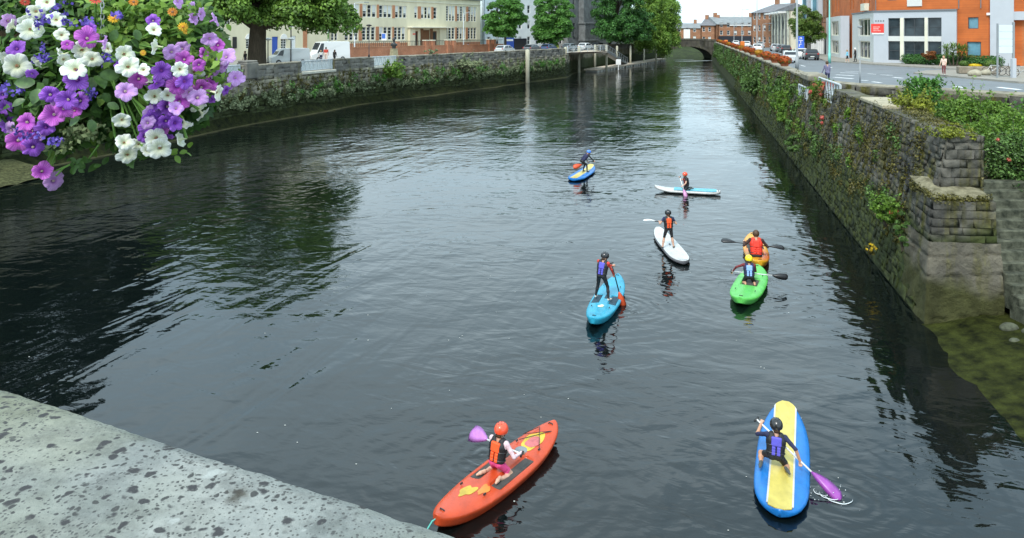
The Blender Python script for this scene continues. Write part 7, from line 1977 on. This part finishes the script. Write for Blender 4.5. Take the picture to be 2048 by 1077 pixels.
walker('person in black coat walking beside the one in light blue', 1711, 125, Z_R + .12, 1.75, .9, dict(top=MAT['c_black'], sleeve=MAT['c_black'], forearm=MAT['c_black'], legs=MAT['c_black'], shin=MAT['c_black'], shoe=MAT['c_black']), (MAT['c_white'], 0), .1, .1, True)
walker('woman in cream top and maroon trousers on the pavement nose', 1888, 151, Z_R + .13, 1.65, 2.2, dict(top=MAT['c_cream'], sleeve=MAT['c_cream'], forearm=MAT['skin'], legs=MAT['c_maroon'], shin=MAT['c_maroon'], shoe=MAT['shoe_w']), (MAT['hair_fair'], .8), .05, .2, True)
walker('person in dark clothes standing left of the plane tree', 491, 135, Z_L, 1.7, 2.6, dict(top=MAT['c_black'], sleeve=MAT['c_black'], forearm=MAT['skin'], legs=MAT['c_navy'], shin=MAT['c_navy'], shoe=MAT['shoe']), (MAT['hair'], 0))
walker('person in white top standing behind the quay railing', 642, 127, Z_L, 1.55, .5, dict(top=MAT['c_white'], sleeve=MAT['c_white'], forearm=MAT['skin'], legs=MAT['c_navy'], shin=MAT['skin'], shoe=MAT['shoe']), (MAT['hair_fair'], .5))
walker('person in red top standing in the group at the van', 652, 125, Z_L, 1.85, .2, dict(top=MAT['c_red'], sleeve=MAT['c_red'], forearm=MAT['skin'], legs=MAT['c_cream'], shin=MAT['skin'], shoe=MAT['shoe']), (MAT['hair'], .2))
walker('person in black standing right of the red top', 669, 127, Z_L, 1.6, -.3, dict(top=MAT['c_black'], sleeve=MAT['c_black'], forearm=MAT['c_black'], legs=MAT['c_black'], shin=MAT['c_black'], shoe=MAT['shoe']), (MAT['hair'], .4))
walker('person in purple grey coat walking past the school gate', 936, 104.5, Z_L, 1.7, -.8, dict(top=MAT['c_grey'], sleeve=MAT['c_grey'], forearm=MAT['c_grey'], legs=MAT['c_black'], shin=MAT['c_black'], shoe=MAT['shoe']), (MAT['hair'], .2), .15)
for i, (px, py, lab) in enumerate(((1000, 105, 'small yellow litter bin by the brick piers'), (1096, 100, 'yellow box on the quay left of the jetty'), (1115, 99, 'yellow post beside the jetty rail'))):
    x, y = ground(px, py, Z_L); m = MB(); m.lathe([(.25, 0), (.28, .8), (.30, .9), (.1, 1.05)], (x, y, Z_L), 10); tag(m.build('litter_bin', M_plain('bin_yellow%d' % i, (.70, .58, .05), .5), None, True), lab, 'litter bin')
# ================================================================== FOREGROUND BRIDGE PARAPET
def M_lichen():
    m, t, b = new_mat('lichened_granite')
    g = N(t, 'ShaderNodeNewGeometry'); P = g.outputs['Position']
    n1 = N(t, 'ShaderNodeTexNoise', Scale=3.2, Detail=8.0, Roughness=.65); t.links.new(P, n1.inputs['Vector'])
    r1 = ramp(t, [(.30, (.14, .155, .135)), (.46, (.215, .232, .220)), (.70, (.31, .322, .30))]); t.links.new(n1.outputs['Fac'], r1.inputs['Fac'])
    n0 = N(t, 'ShaderNodeTexNoise', Scale=1.3, Detail=4.0); t.links.new(P, n0.inputs['Vector'])
    r0 = ramp(t, [(.50, 0.0), (.66, .55)]); t.links.new(n0.outputs['Fac'], r0.inputs['Fac'])
    m0 = N(t, 'ShaderNodeMix', data_type='RGBA'); t.links.new(r0.outputs['Color'], m0.inputs['Factor']); t.links.new(r1.outputs['Color'], m0.inputs[6]); m0.inputs[7].default_value = (.22, .23, .14, 1)
    n9 = N(t, 'ShaderNodeTexNoise', Scale=17.0, Detail=8.0, Roughness=.75); t.links.new(P, n9.inputs['Vector'])
    r9 = ramp(t, [(.34, .66), (.52, 1.0), (.70, 1.18)]); t.links.new(n9.outputs['Fac'], r9.inputs['Fac'])
    m9 = N(t, 'ShaderNodeMix', data_type='RGBA', blend_type='MULTIPLY'); m9.inputs['Factor'].default_value = 1.0; t.links.new(m0.outputs[2], m9.inputs[6]); t.links.new(r9.outputs['Color'], m9.inputs[7])
    cur = m9.outputs[2]
    wn = N(t, 'ShaderNodeTexNoise', Scale=26.0, Detail=4.0); t.links.new(P, wn.inputs['Vector'])
    def spots(scale, thr, colr, dens_scale, dens_lo, warp, soft=.06):
        nonlocal cur
        mx = N(t, 'ShaderNodeMix', data_type='RGBA'); mx.inputs['Factor'].default_value = warp; t.links.new(P, mx.inputs[6]); t.links.new(wn.outputs['Color'], mx.inputs[7])
        v = N(t, 'ShaderNodeTexVoronoi', Scale=scale, Randomness=1.0); t.links.new(mx.outputs[2], v.inputs['Vector'])
        sz = N(t, 'ShaderNodeMath', operation='MULTIPLY'); sep = N(t, 'ShaderNodeSeparateColor'); t.links.new(v.outputs['Color'], sep.inputs[0]); t.links.new(sep.outputs[0], sz.inputs[0]); sz.inputs[1].default_value = thr
        lt = N(t, 'ShaderNodeMath', operation='SUBTRACT'); t.links.new(sz.outputs[0], lt.inputs[0]); t.links.new(v.outputs['Distance'], lt.inputs[1])
        rr_ = ramp(t, [(0.0, 0.0), (soft, 1.0)]); t.links.new(lt.outputs[0], rr_.inputs['Fac'])
        d = N(t, 'ShaderNodeTexNoise', Scale=dens_scale, Detail=3.0); t.links.new(P, d.inputs['Vector'])
        rd_ = ramp(t, [(dens_lo, 0.0), (dens_lo + .06, 1.0)]); t.links.new(d.outputs['Fac'], rd_.inputs['Fac'])
        ml = N(t, 'ShaderNodeMath', operation='MULTIPLY'); t.links.new(rr_.outputs['Color'], ml.inputs[0]); t.links.new(rd_.outputs['Color'], ml.inputs[1])
        m2 = N(t, 'ShaderNodeMix', data_type='RGBA'); t.links.new(ml.outputs[0], m2.inputs['Factor']); t.links.new(cur, m2.inputs[6]); m2.inputs[7].default_value = (*colr, 1); cur = m2.outputs[2]
    spots(33.0, .43, (.050,.050,.052), 2.2, .37, .040, .11)
    spots(72.0, .49, (.062,.064,.062), 3.1, .42, .030, .13)
    spots(150.0, .53, (.085,.088,.084), 4.0, .42, .014, .18)
    spots(11.0, .46, (.06,.054,.042), 1.5, .47, .09, .25)
    spots(9.0, .20, (.36, .38, .36), 2.0, .50, .08)
    t.links.new(cur, b.inputs['Base Color']); b.inputs['Roughness'].default_value = .9; b.inputs['Specular IOR Level'].default_value = .3
    nb = N(t, 'ShaderNodeTexNoise', Scale=42.0, Detail=9.0, Roughness=.7); t.links.new(P, nb.inputs['Vector'])
    bp = N(t, 'ShaderNodeBump', Strength=1.0, Distance=.007); t.links.new(nb.outputs['Fac'], bp.inputs['Height']); t.links.new(bp.outputs['Normal'], b.inputs['Normal'])
    return m
MAT['lichen'] = M_lichen()
# The bridge under the photographer: its river edge runs from (-1.12, 1.69) to (-0.10, 1.22).
E0, E1 = Vector((-1.124, 1.675)), Vector((-0.104, 1.205)); ue = (E1 - E0).normalized(); ne = Vector((-ue.y, ue.x))      # ne points to the river
BZ = CAM_H - 0.80
pb_ = thing('bridge_parapet', 'pale lichen-spotted granite parapet of the near bridge', 'parapet', (E0.x, E0.y, 0))
rg = np.random.default_rng(77)
prof = [(-.62, -.22), (-.62, -.03), (-.58, .0), (-.40, .008), (-.20, .008), (-.05, .004), (-.022, -.003), (-.007, -.018), (.0, -.045), (.0, -.22)]
for k, (s0, s1) in enumerate(((-4.2, -2.36), (-2.354, 2.2), (2.206, 4.6))):
    ss = np.arange(s0, s1 + .001, .02 if k == 1 else .3); rings = []
    for s in ss:
        p = E0 + ue * float(s); wob = .0010 * math.sin(s * 9.1) + float(rg.normal(0, .0011)); rings.append([(p.x + ne.x * (d + wob * (1 if d > -.1 else 0)), p.y + ne.y * (d + wob * (1 if d > -.1 else 0)), BZ + h + float(rg.normal(0, .0005))) for d, h in prof])
    MB().loft(rings).build('coping_stone', MAT['lichen'], pb_, True)
m = MB(); a = E0 + ue * -4.2; b_ = E0 + ue * 4.6
m.add([(*(a + ne * -.05), -1), (*(b_ + ne * -.05), -1), (*(b_ + ne * -.56), -1), (*(a + ne * -.56), -1)] + [(*(a + ne * -.05), BZ - .2), (*(b_ + ne * -.05), BZ - .2), (*(b_ + ne * -.56), BZ - .2), (*(a + ne * -.56), BZ - .2)], [(0, 1, 5, 4), (1, 2, 6, 5), (2, 3, 7, 6), (3, 0, 4, 7), (4, 5, 6, 7)])
m.build('bridge_wall', MAT['quay_l'], pb_)

# ================================================================== HANGING FLOWER BASKET
YB = 2.95
def bp_(px, py, y): return np.array([(px - 1024) / FPX * y, y, height(py, y)])
def M_petal(name, edge, heart, vein):
    """Petal: colour from throat to rim with fine radial veins, per-flower tint, light let through."""
    m, t, b = new_mat(name); tc = N(t, 'ShaderNodeTexCoord'); oi = N(t, 'ShaderNodeObjectInfo')
    fl_ = N(t, 'ShaderNodeVectorMath', operation='MULTIPLY'); fl_.inputs[1].default_value = (1, 1, 0); t.links.new(tc.outputs['Object'], fl_.inputs[0])
    ln = N(t, 'ShaderNodeVectorMath', operation='LENGTH'); t.links.new(fl_.outputs[0], ln.inputs[0])
    rp = ramp(t, [(.06, heart), (.26, tuple((a + c) / 2 for a, c in zip(edge, heart))), (.42, edge)]); t.links.new(ln.outputs['Value'], rp.inputs['Fac'])
    gr = N(t, 'ShaderNodeTexGradient', gradient_type='RADIAL'); t.links.new(tc.outputs['Object'], gr.inputs[0])
    sn = N(t, 'ShaderNodeMath', operation='MULTIPLY'); sn.inputs[1].default_value = 2 * math.pi * 25; t.links.new(gr.outputs['Fac'], sn.inputs[0]); s2 = N(t, 'ShaderNodeMath', operation='SINE'); t.links.new(sn.outputs[0], s2.inputs[0])
    nz = N(t, 'ShaderNodeTexNoise', Scale=5.0, Detail=4.0); t.links.new(tc.outputs['Object'], nz.inputs['Vector']); ad = N(t, 'ShaderNodeMath', operation='MULTIPLY_ADD'); t.links.new(s2.outputs[0], ad.inputs[0]); ad.inputs[1].default_value = .16; t.links.new(nz.outputs['Fac'], ad.inputs[2])
    rv = ramp(t, [(.38, vein), (.66, 1.12)]); t.links.new(ad.outputs[0], rv.inputs['Fac'])
    rt_ = ramp(t, [(0.0, .72), (1.0, 1.15)]); t.links.new(oi.outputs['Random'], rt_.inputs['Fac'])
    m1 = N(t, 'ShaderNodeMix', data_type='RGBA', blend_type='MULTIPLY'); m1.inputs['Factor'].default_value = 1.0; t.links.new(rp.outputs['Color'], m1.inputs[6]); t.links.new(rv.outputs['Color'], m1.inputs[7])
    m2 = N(t, 'ShaderNodeMix', data_type='RGBA', blend_type='MULTIPLY'); m2.inputs['Factor'].default_value = 1.0; t.links.new(m1.outputs[2], m2.inputs[6]); t.links.new(rt_.outputs['Color'], m2.inputs[7])
    t.links.new(m2.outputs[2], b.inputs['Base Color']); b.inputs['Roughness'].default_value = .6; b.inputs['Specular IOR Level'].default_value = .25
    tr = N(t, 'ShaderNodeBsdfTranslucent'); t.links.new(m2.outputs[2], tr.inputs['Color']); mx = N(t, 'ShaderNodeMixShader'); mx.inputs['Fac'].default_value = .3
    t.links.new(b.outputs[0], mx.inputs[1]); t.links.new(tr.outputs[0], mx.inputs[2]); t.links.new(mx.outputs[0], t.nodes['Material Output'].inputs['Surface'])
    return m
MAT['pet_w'] = M_petal('petal_white', (.84, .86, .80), (.74, .76, .50), .95); MAT['pet_p'] = M_petal('petal_violet', (.42, .15, .72), (.22, .05, .46), .74); MAT['pet_m'] = M_petal('petal_magenta', (.70, .19, .70), (.48, .06, .52), .78); MAT['pet_l'] = M_petal('petal_lavender', (.74, .44, .84), (.60, .28, .70), .88)
MAT['pet_y'] = M('petal_gold', (.70, .40, .02), .6, .3, 25.0); MAT['pet_o'] = M('petal_orange', (.62, .22, .02), .6, .3, 25.0); MAT['pet_r'] = M('petal_red', (.50, .05, .03), .6, .3, 25.0); MAT['pet_d'] = M('petal_lobelia', (.09, .05, .34), .6, .3, 30.0)
MAT['thr_d'] = M_plain('throat_brown', (.22, .11, .05), .7); MAT['thr_l'] = M_plain('throat_pale', (.40, .30, .26), .7); MAT['thr_v'] = M_plain('throat_plum', (.16, .02, .20), .7); MAT['calyx'] = M_plain('calyx', (.12, .25, .04), .6)
MAT['bleaf'] = M_leaf('basket_leaf', (.014, .048, .010), (.085, .185, .030), trans=.2); MAT['bleaf2'] = M_leaf('basket_leaf_light', (.06, .14, .018), (.22, .36, .05), trans=.25); MAT['bleaf3'] = M_leaf('basket_leaf_variegated', (.10, .15, .05), (.34, .40, .18), trans=.2)
hb_root = thing('hanging_basket', 'overflowing hanging basket of white and purple petunias above the river', 'flower basket', (-1.72, 3.05, 6.6))
HBL = np.array(hb_root.location)
def petunia(kind, seed):
    """Trumpet with a five-lobed limb, facing +z; unit diameter."""
    r = random.Random(seed); n = 50; rings = []; ph = r.uniform(0, 6.28)
    lob = [r.uniform(.80, 1.08) for _ in range(5)]; cup = r.uniform(-.06, .12)
    for (rad, z) in ((.035, -.42), (.045, -.30), (.065, -.18), (.11, -.07), (.19, -.012), (.27, .012), (.34, .016), (.40, .010), (.45, .0), (.485, -.015), (.50, -.03)):
        ring = []
        for k in range(n):
            a = 2 * math.pi * k / n; q = (a / (2 * math.pi) * 5 + ph) % 5; li = int(q); fr = q - li; lobe = math.sin(math.pi * fr) ** .42; kk = (rad / .5) ** 2
            big = lob[li] * math.sin(math.pi * fr) ** .5 + (1 - math.sin(math.pi * fr) ** .5) * .92
            rr_ = rad * (1 - .24 * kk * (1 - lobe)) * (1 + (big - 1) * kk) * (1 + .03 * kk * math.sin(11 * a + ph))
            zz = z + cup * kk + kk * (.075 * (.5 - lobe) + .035 * math.sin(5 * a + ph * 2) + .028 * math.sin(9 * a + 1.3 * ph) + .09 * math.cos(a + ph)) - .035 * abs(math.cos(math.pi * fr)) ** 6 * math.sqrt(kk)
            ring.append((rr_ * math.cos(a), rr_ * math.sin(a), zz))
        rings.append(ring)
    m = MB(); m.loft(rings, cap=False); me = bpy.data.meshes.new('flower'); me.from_pydata(m.v, [], m.f); me.materials.append(MAT['pet_' + kind]); me.polygons.foreach_set('use_smooth', [True] * len(me.polygons))
    th = MB(); th.loft([[(q * math.cos(2 * math.pi * k / 12) * (1 + .15 * math.cos(5 * 2 * math.pi * k / 12)), q * math.sin(2 * math.pi * k / 12), z) for k in range(12)] for q, z in ((.060, -.06), (.045, -.07), (.012, -.08))]); th.lathe([(.022, -.07), (.018, -.035), (.008, -.02)], n=8)
    mt = bpy.data.meshes.new('throat'); mt.from_pydata(th.v, [], th.f); mt.materials.append(MAT['thr_d' if kind == 'w' else ('thr_l' if kind in 'ml' else random.Random(seed).choice(['thr_l', 'thr_v']))])
    return me, mt
FM = {k: [petunia(k, i * 7 + ord(k)) for i in range(8)] for k in 'wpml'}
def daisy(kind):
    m = MB()
    for i in range(14):
        a = 2 * math.pi * i / 14; c, s = math.cos(a), math.sin(a); z = .03 * (-1) ** i
        m.add([(.10 * c - .03 * s, .10 * s + .03 * c, 0), (.34 * c - .075 * s, .34 * s + .075 * c, .03 + z), (.5 * c, .5 * s, -.02 + z), (.34 * c + .075 * s, .34 * s - .075 * c, .03 + z), (.10 * c + .03 * s, .10 * s - .03 * c, 0)], [(0, 4, 3, 2, 1)])
    me = bpy.data.meshes.new('flower'); me.from_pydata(m.v, [], m.f); me.materials.append(MAT['pet_' + kind]); c_ = MB(); c_.lathe([(.13, 0), (.12, .05), (.06, .08), (.01, .085)], n=10); mt = bpy.data.meshes.new('throat'); mt.from_pydata(c_.v, [], c_.f); mt.materials.append(MAT['pet_o' if kind == 'y' else 'thr_d'])
    return me, mt
FM.update({k: [daisy(k)] for k in 'yor'})
# blossoms: (photo column, row, width, kind, pose) - f facing, s side-on, b seen from behind
FL = '''93 4 33 w f;71 22 33 w f;59 59 42 w f;80 55 32 w s;22 52 33 w s;123 70 28 w f;112 39 33 w f;32 132 50 w f;72 125 28 w s;121 112 34 w s;165 100 40 w f;185 117 37 w f;149 138 44 w f;308 59 28 w f;310 93 34 w s;249 108 35 w f;257 134 40 w f;297 161 24 w b;360 139 32 w f;388 145 37 w f;309 192 32 w f;336 191 28 w f;243 241 32 w f;249 284 35 w f;256 310 37 w f;311 277 39 w f;319 297 43 w f;357 280 34 w s;371 250 30 w b;407 230 30 w b;436 186 36 w s;397 217 34 w b;8 118 30 w s;
33 97 33 p f;63 149 22 p f;152 160 44 p f;100 190 37 p f;134 200 43 p f;160 202 33 p f;8 215 32 p f;22 247 41 p f;91 256 37 p f;65 295 39 p f;323 142 37 p f;331 158 37 p f;314 169 32 p f;336 214 38 p f;308 215 26 p b;305 238 39 p f;303 254 41 p f;332 243 30 p f;351 247 30 p f;290 273 28 p f;336 273 22 p b;306 42 27 p f;238 128 20 p b;453 182 22 p s;371 163 33 p f;427 200 20 p b;182 56 20 p f;338 256 26 p b;4 190 22 p f;80 262 30 p b;
175 76 41 m f;106 230 46 m f;126 219 37 m f;52 245 43 m f;37 280 46 m f;84 342 37 m f;277 158 35 m f;368 119 32 m f;355 173 37 m f;360 204 39 m f;403 176 37 m f;409 108 28 m s;134 89 22 m f;
210 84 32 l s;251 182 39 l f;344 104 33 l f;364 98 32 l f;396 195 37 l f;420 78 32 l f;436 91 28 m f;451 113 36 l f;431 149 27 l s;472 156 34 l f;468 171 30 l b;108 362 41 l f;386 15 24 l s;386 37 27 l s;431 39 27 l s;403 28 24 l s;357 2 28 l s;18 42 32 l s;455 125 28 l b;90 268 30 l s;
227 37 20 y f;345 24 18 o f;366 54 19 y f;267 4 18 o f;286 106 12 y f;50 4 18 r f;191 0 22 r f;372 62 15 y f;20 262 36 l f;66 262 34 m f;300 226 30 l f;345 232 30 m f;352 216 28 l f;322 262 30 m f;295 246 26 l f;116 204 30 l f;148 222 28 m f;420 168 30 m f;440 132 28 l f;398 130 26 m f;378 186 28 l f;286 140 26 w f;52 44 28 w f;128 120 26 w f;214 98 26 w f;276 290 28 w f;296 300 26 w f'''
rf = random.Random(12); gq = np.random.default_rng(99); stems = MB(); CAMP = np.array([0, 0, CAM_H])
BC = bp_(190, 110, 3.12)
for i, row_ in enumerate(FL.replace('\n', '').split(';')):
    px, py, dm, kind, pose = row_.split(); px, py, dm = float(px), float(py), float(dm)
    u = ((px - 215) / 290.0) ** 2 + ((py - 130) / 260.0) ** 2
    y = 2.72 + .34 * min(u, 1.2) + rf.uniform(-.05, .05) + (.05 if pose == 'b' else 0); P_ = bp_(px, py, y); D = dm / FPX * y * 1.16
    to = CAMP - P_; to /= np.linalg.norm(to); out = P_ - BC; out /= np.linalg.norm(out) + 1e-6
    if pose == 'f': n_ = to * 1.0 + out * .40 + gq.normal(size=3) * .32 + np.array([0, 0, .05])
    elif pose == 's': n_ = np.array([rf.choice([-1, 1]) if px < 380 else .9, -.15, rf.uniform(-.4, .5)]) + gq.normal(size=3) * .15
    else: n_ = -to * .7 + out * .5 + np.array([0, 0, -.5]) + gq.normal(size=3) * .2
    n_ /= np.linalg.norm(n_); me, mt = FM[kind][i % len(FM[kind])]
    f = link('flower', me, hb_root, tuple(P_ - HBL)); q = Vector(n_).to_track_quat('Z', 'Y'); f.rotation_mode = 'QUATERNION'; f.rotation_quaternion = q @ Vector((0, 0, 1)).rotation_difference(Vector((0, 0, 1))); f.scale = (D, D * rf.uniform(.86, 1.0), D)
    link('throat', mt, f)
    b0 = P_ - n_ * D * .40; b1 = b0 - n_ * D * .5 + (BC - b0) * .15; b2 = b0 + (BC - b0) * .55 + np.array([0, 0, .04]); stems.tube([tuple(b0), tuple(b1), tuple(b2)], [.006, .0035, .003], 5)
# two trailing shoots, lower left
for pts in (((198, 290), (178, 318), (150, 325), (112, 342)), ((150, 325), (128, 336), (112, 352)), ((262, 330), (272, 306), (280, 270)), ((245, 318), (265, 296), (278, 262))):
    stems.tube([tuple(bp_(a, b, 2.98 + .02 * k)) for k, (a, b) in enumerate(pts)], .004, 5)
stems.build('stems', MAT['calyx'], hb_root)
# small lobelia blossoms
lob = []
for (cx, cy, sx, sy, n) in ((95, 38, 45, 26, 18), (85, 112, 22, 14, 9), (20, 178, 26, 12, 8), (215, 120, 16, 14, 7), (185, 185, 16, 8, 7), (45, 268, 40, 14, 6), (108, 282, 14, 8, 6), (170, 46, 26, 10, 7), (240, 28, 14, 8, 4)):
    for k in range(n): lob.append(bp_(rf.gauss(cx, sx * .55), rf.gauss(cy, sy * .55), rf.uniform(2.72, 2.9)))
P5, N5 = [], []
for p in lob:
    for k in range(6): P5.append(p + gq.normal(size=3) * .007); N5.append(np.array([0, -1, .2]) + gq.normal(size=3) * .8)
V, Q = leaf_cloud(np.array(P5), np.array(N5), .015, gq, aspect=.9); o = link('lobelia_blossoms', fast_mesh('lobelia_blossoms', V - HBL, Q, MAT['pet_d']), hb_root); o['kind'] = 'stuff'
# foliage: broad leaves that can be told apart, and the mass behind them
def leaf_mesh():
    m = MB(); us = np.linspace(0, 1, 7); L = []; C_ = []; Rr = []
    for u in us:
        w = .30 * math.sin(math.pi * min(1, u * .93 + .06)) ** .8; z = -.22 * u * u; L.append((-w, u, z + .30 * w)); C_.append((0, u, z)); Rr.append((w, u, z + .30 * w))
    m.add(L + C_ + Rr, [(i, i + 1, 8 + i, 7 + i) for i in range(6)] + [(7 + i, 8 + i, 15 + i, 14 + i) for i in range(6)])
    return m
lm = leaf_mesh(); lmeshes = []
for k, mt in enumerate(('bleaf', 'bleaf2', 'bleaf')):
    me = bpy.data.meshes.new('leaf'); me.from_pydata([(x * (1 + .08 * k), y, z) for x, y, z in lm.v], [], lm.f); me.materials.append(MAT[mt] if k != 2 else M('broad_leaf', (.040, .10, .020), .45, .5, 30.0, c2=(.085, .17, .04))); me.polygons.foreach_set('use_smooth', [True] * len(me.polygons)); lmeshes.append(me)
def leaf_at(px, py, y, size, k, tilt=None):
    P_ = bp_(px, py, y); n_ = (CAMP - P_); n_ /= np.linalg.norm(n_); n_ = n_ + gq.normal(size=3) * .38 + np.array([0, 0, .35]); n_ /= np.linalg.norm(n_); d = np.array(tilt if tilt is not None else (rf.uniform(-1, 1), 0, rf.uniform(-1, .5)), float); d = d - n_ * (d @ n_); d /= np.linalg.norm(d) + 1e-9
    x_ = np.cross(d, n_); from mathutils import Matrix
    o = link('leaf', lmeshes[k], hb_root, tuple(P_ - HBL)); o.rotation_mode = 'QUATERNION'; o.rotation_quaternion = Matrix((tuple(x_), tuple(d), tuple(n_))).transposed().to_quaternion(); o.scale = (size, size, size)
for (px, py, s_, dx, dz) in ((70, 165, .085, -1, -.1), (78, 178, .075, -.3, -1), (200, 150, .085, 1, .15), (192, 152, .085, .1, -1), (185, 155, .075, -.2, -1), (262, 80, .055, 1, 0), (250, 88, .05, 1, -.2), (232, 60, .06, -.4, -1), (205, 188, .06, .8, -.4), (215, 208, .055, 1, -.3), (160, 235, .06, -.6, -.6), (180, 240, .06, .3, -1), (50, 200, .06, -.6, -.5), (270, 60, .055, .4, -.8)):
    leaf_at(px, py, 2.80, s_ * .8, 2, (dx, 0, dz))
cnt = 0
while cnt < 270:
    px, py = rf.uniform(-20, 470), rf.uniform(-20, 330)
    u = ((px - 190) / 275.0) ** 2 + ((py - 105) / 235.0) ** 2
    if u > 1 or (px > 330 and py > 215): continue
    leaf_at(px, py, 2.86 + .30 * u + rf.uniform(-.03, .10), rf.uniform(.026, .052), 0 if rf.random() < (.75 if py > 120 else .45) else 1); cnt += 1
for (px, py, n) in ((165, 330, 10), (150, 322, 8), (260, 320, 8), (272, 300, 8), (355, 300, 6), (268, 265, 8)):
    for k in range(n): leaf_at(px + rf.gauss(0, 9), py + rf.gauss(0, 8), 2.97, rf.uniform(.022, .036), 1 if px == 355 else 0)
Pm, Nm = [], []
for (cx, cy, rx_, ry_, dz, n) in ((185, 95, 270, 170, 3.10, 5200), (100, 190, 190, 110, 3.02, 3000), (330, 190, 105, 85, 3.14, 900), (270, 265, 60, 55, 3.08, 320)):
    k = 0
    while k < n:
        a, b_ = gq.uniform(-1, 1, 2)
        if a * a + b_ * b_ > 1: continue
        d = dz + gq.uniform(-.14, .30) + .12 * (a * a + b_ * b_); Pm.append(bp_(cx + a * rx_, cy + b_ * ry_, d)); Nm.append(np.array([a * .5, -.8, .45 - b_ * .3]) + gq.normal(size=3) * .5); k += 1
V, Q = leaf_cloud(np.array(Pm), np.array(Nm), .052, gq, aspect=.6); o = link('foliage', fast_mesh('foliage', V - HBL, Q, MAT['bleaf']), hb_root); o['kind'] = 'stuff'
Pm, Nm = [], []
for (cx, cy, sx, sy, n) in ((165, 262, 55, 22, 190), (120, 290, 30, 14, 70), (290, 20, 90, 24, 260), (235, 75, 60, 40, 220), (400, 140, 50, 50, 130), (330, 60, 60, 30, 160)):
    for k in range(n): Pm.append(bp_(rf.gauss(cx, sx * .5), rf.gauss(cy, sy * .5), rf.uniform(2.86, 3.05))); Nm.append(np.array([0, -.8, .5]) + gq.normal(size=3) * .5)
V, Q = leaf_cloud(np.array(Pm[:260]), np.array(Nm[:260]), .024, gq); o = link('variegated_foliage', fast_mesh('variegated_foliage', V - HBL, Q, MAT['bleaf3']), hb_root); o['kind'] = 'stuff'
V, Q = leaf_cloud(np.array(Pm[260:]), np.array(Nm[260:]), .036, gq); o = link('light_foliage', fast_mesh('light_foliage', V - HBL, Q, MAT['bleaf2']), hb_root); o['kind'] = 'stuff'
# the basket itself, soil, chains and bracket
bc = bp_(170, 105, 3.45); m = MB(); m.lathe([(.05, -.26), (.20, -.22), (.31, -.10), (.36, .06), (.37, .10), (.35, .10)], tuple(bc), 24); m.build('basket', M('coir_liner', (.07, .045, .022), .95, .4, 20.0, bump=.01), hb_root, True)
m = MB(); m.lathe([(.34, .07), (.2, .10), (.02, .11)], tuple(bc), 20); m.build('soil', MAT['earth'], hb_root)
hook = np.array([bc[0] + .02, bc[1], bc[2] + .95])
for k, a in enumerate((4.95, 2.85, .75)):
    p0 = bc + np.array([.36 * math.cos(a), .36 * math.sin(a), .10]); m = MB(); nl = 30
    if k == 0: p0 = bp_(205, 74, 2.90); hk = bp_(203, -260, 3.0)
    else: hk = hook
    for j in range(nl):
        c0 = p0 + (hk - p0) * ((j + .5) / nl); t_ = (hk - p0) / np.linalg.norm(hk - p0); w = np.cross(t_, [0, 1, .1]) if j % 2 else np.array([0, 1.0, 0]); w = w / np.linalg.norm(w); hl_ = np.linalg.norm(hk - p0) / nl * .62
        m.tube([tuple(c0 + t_ * hl_ * math.cos(q) + w * .007 * math.sin(q)) for q in np.linspace(0, 2 * math.pi, 11)], .0022, 5)
    m.build('chain', MAT['galv'], hb_root)
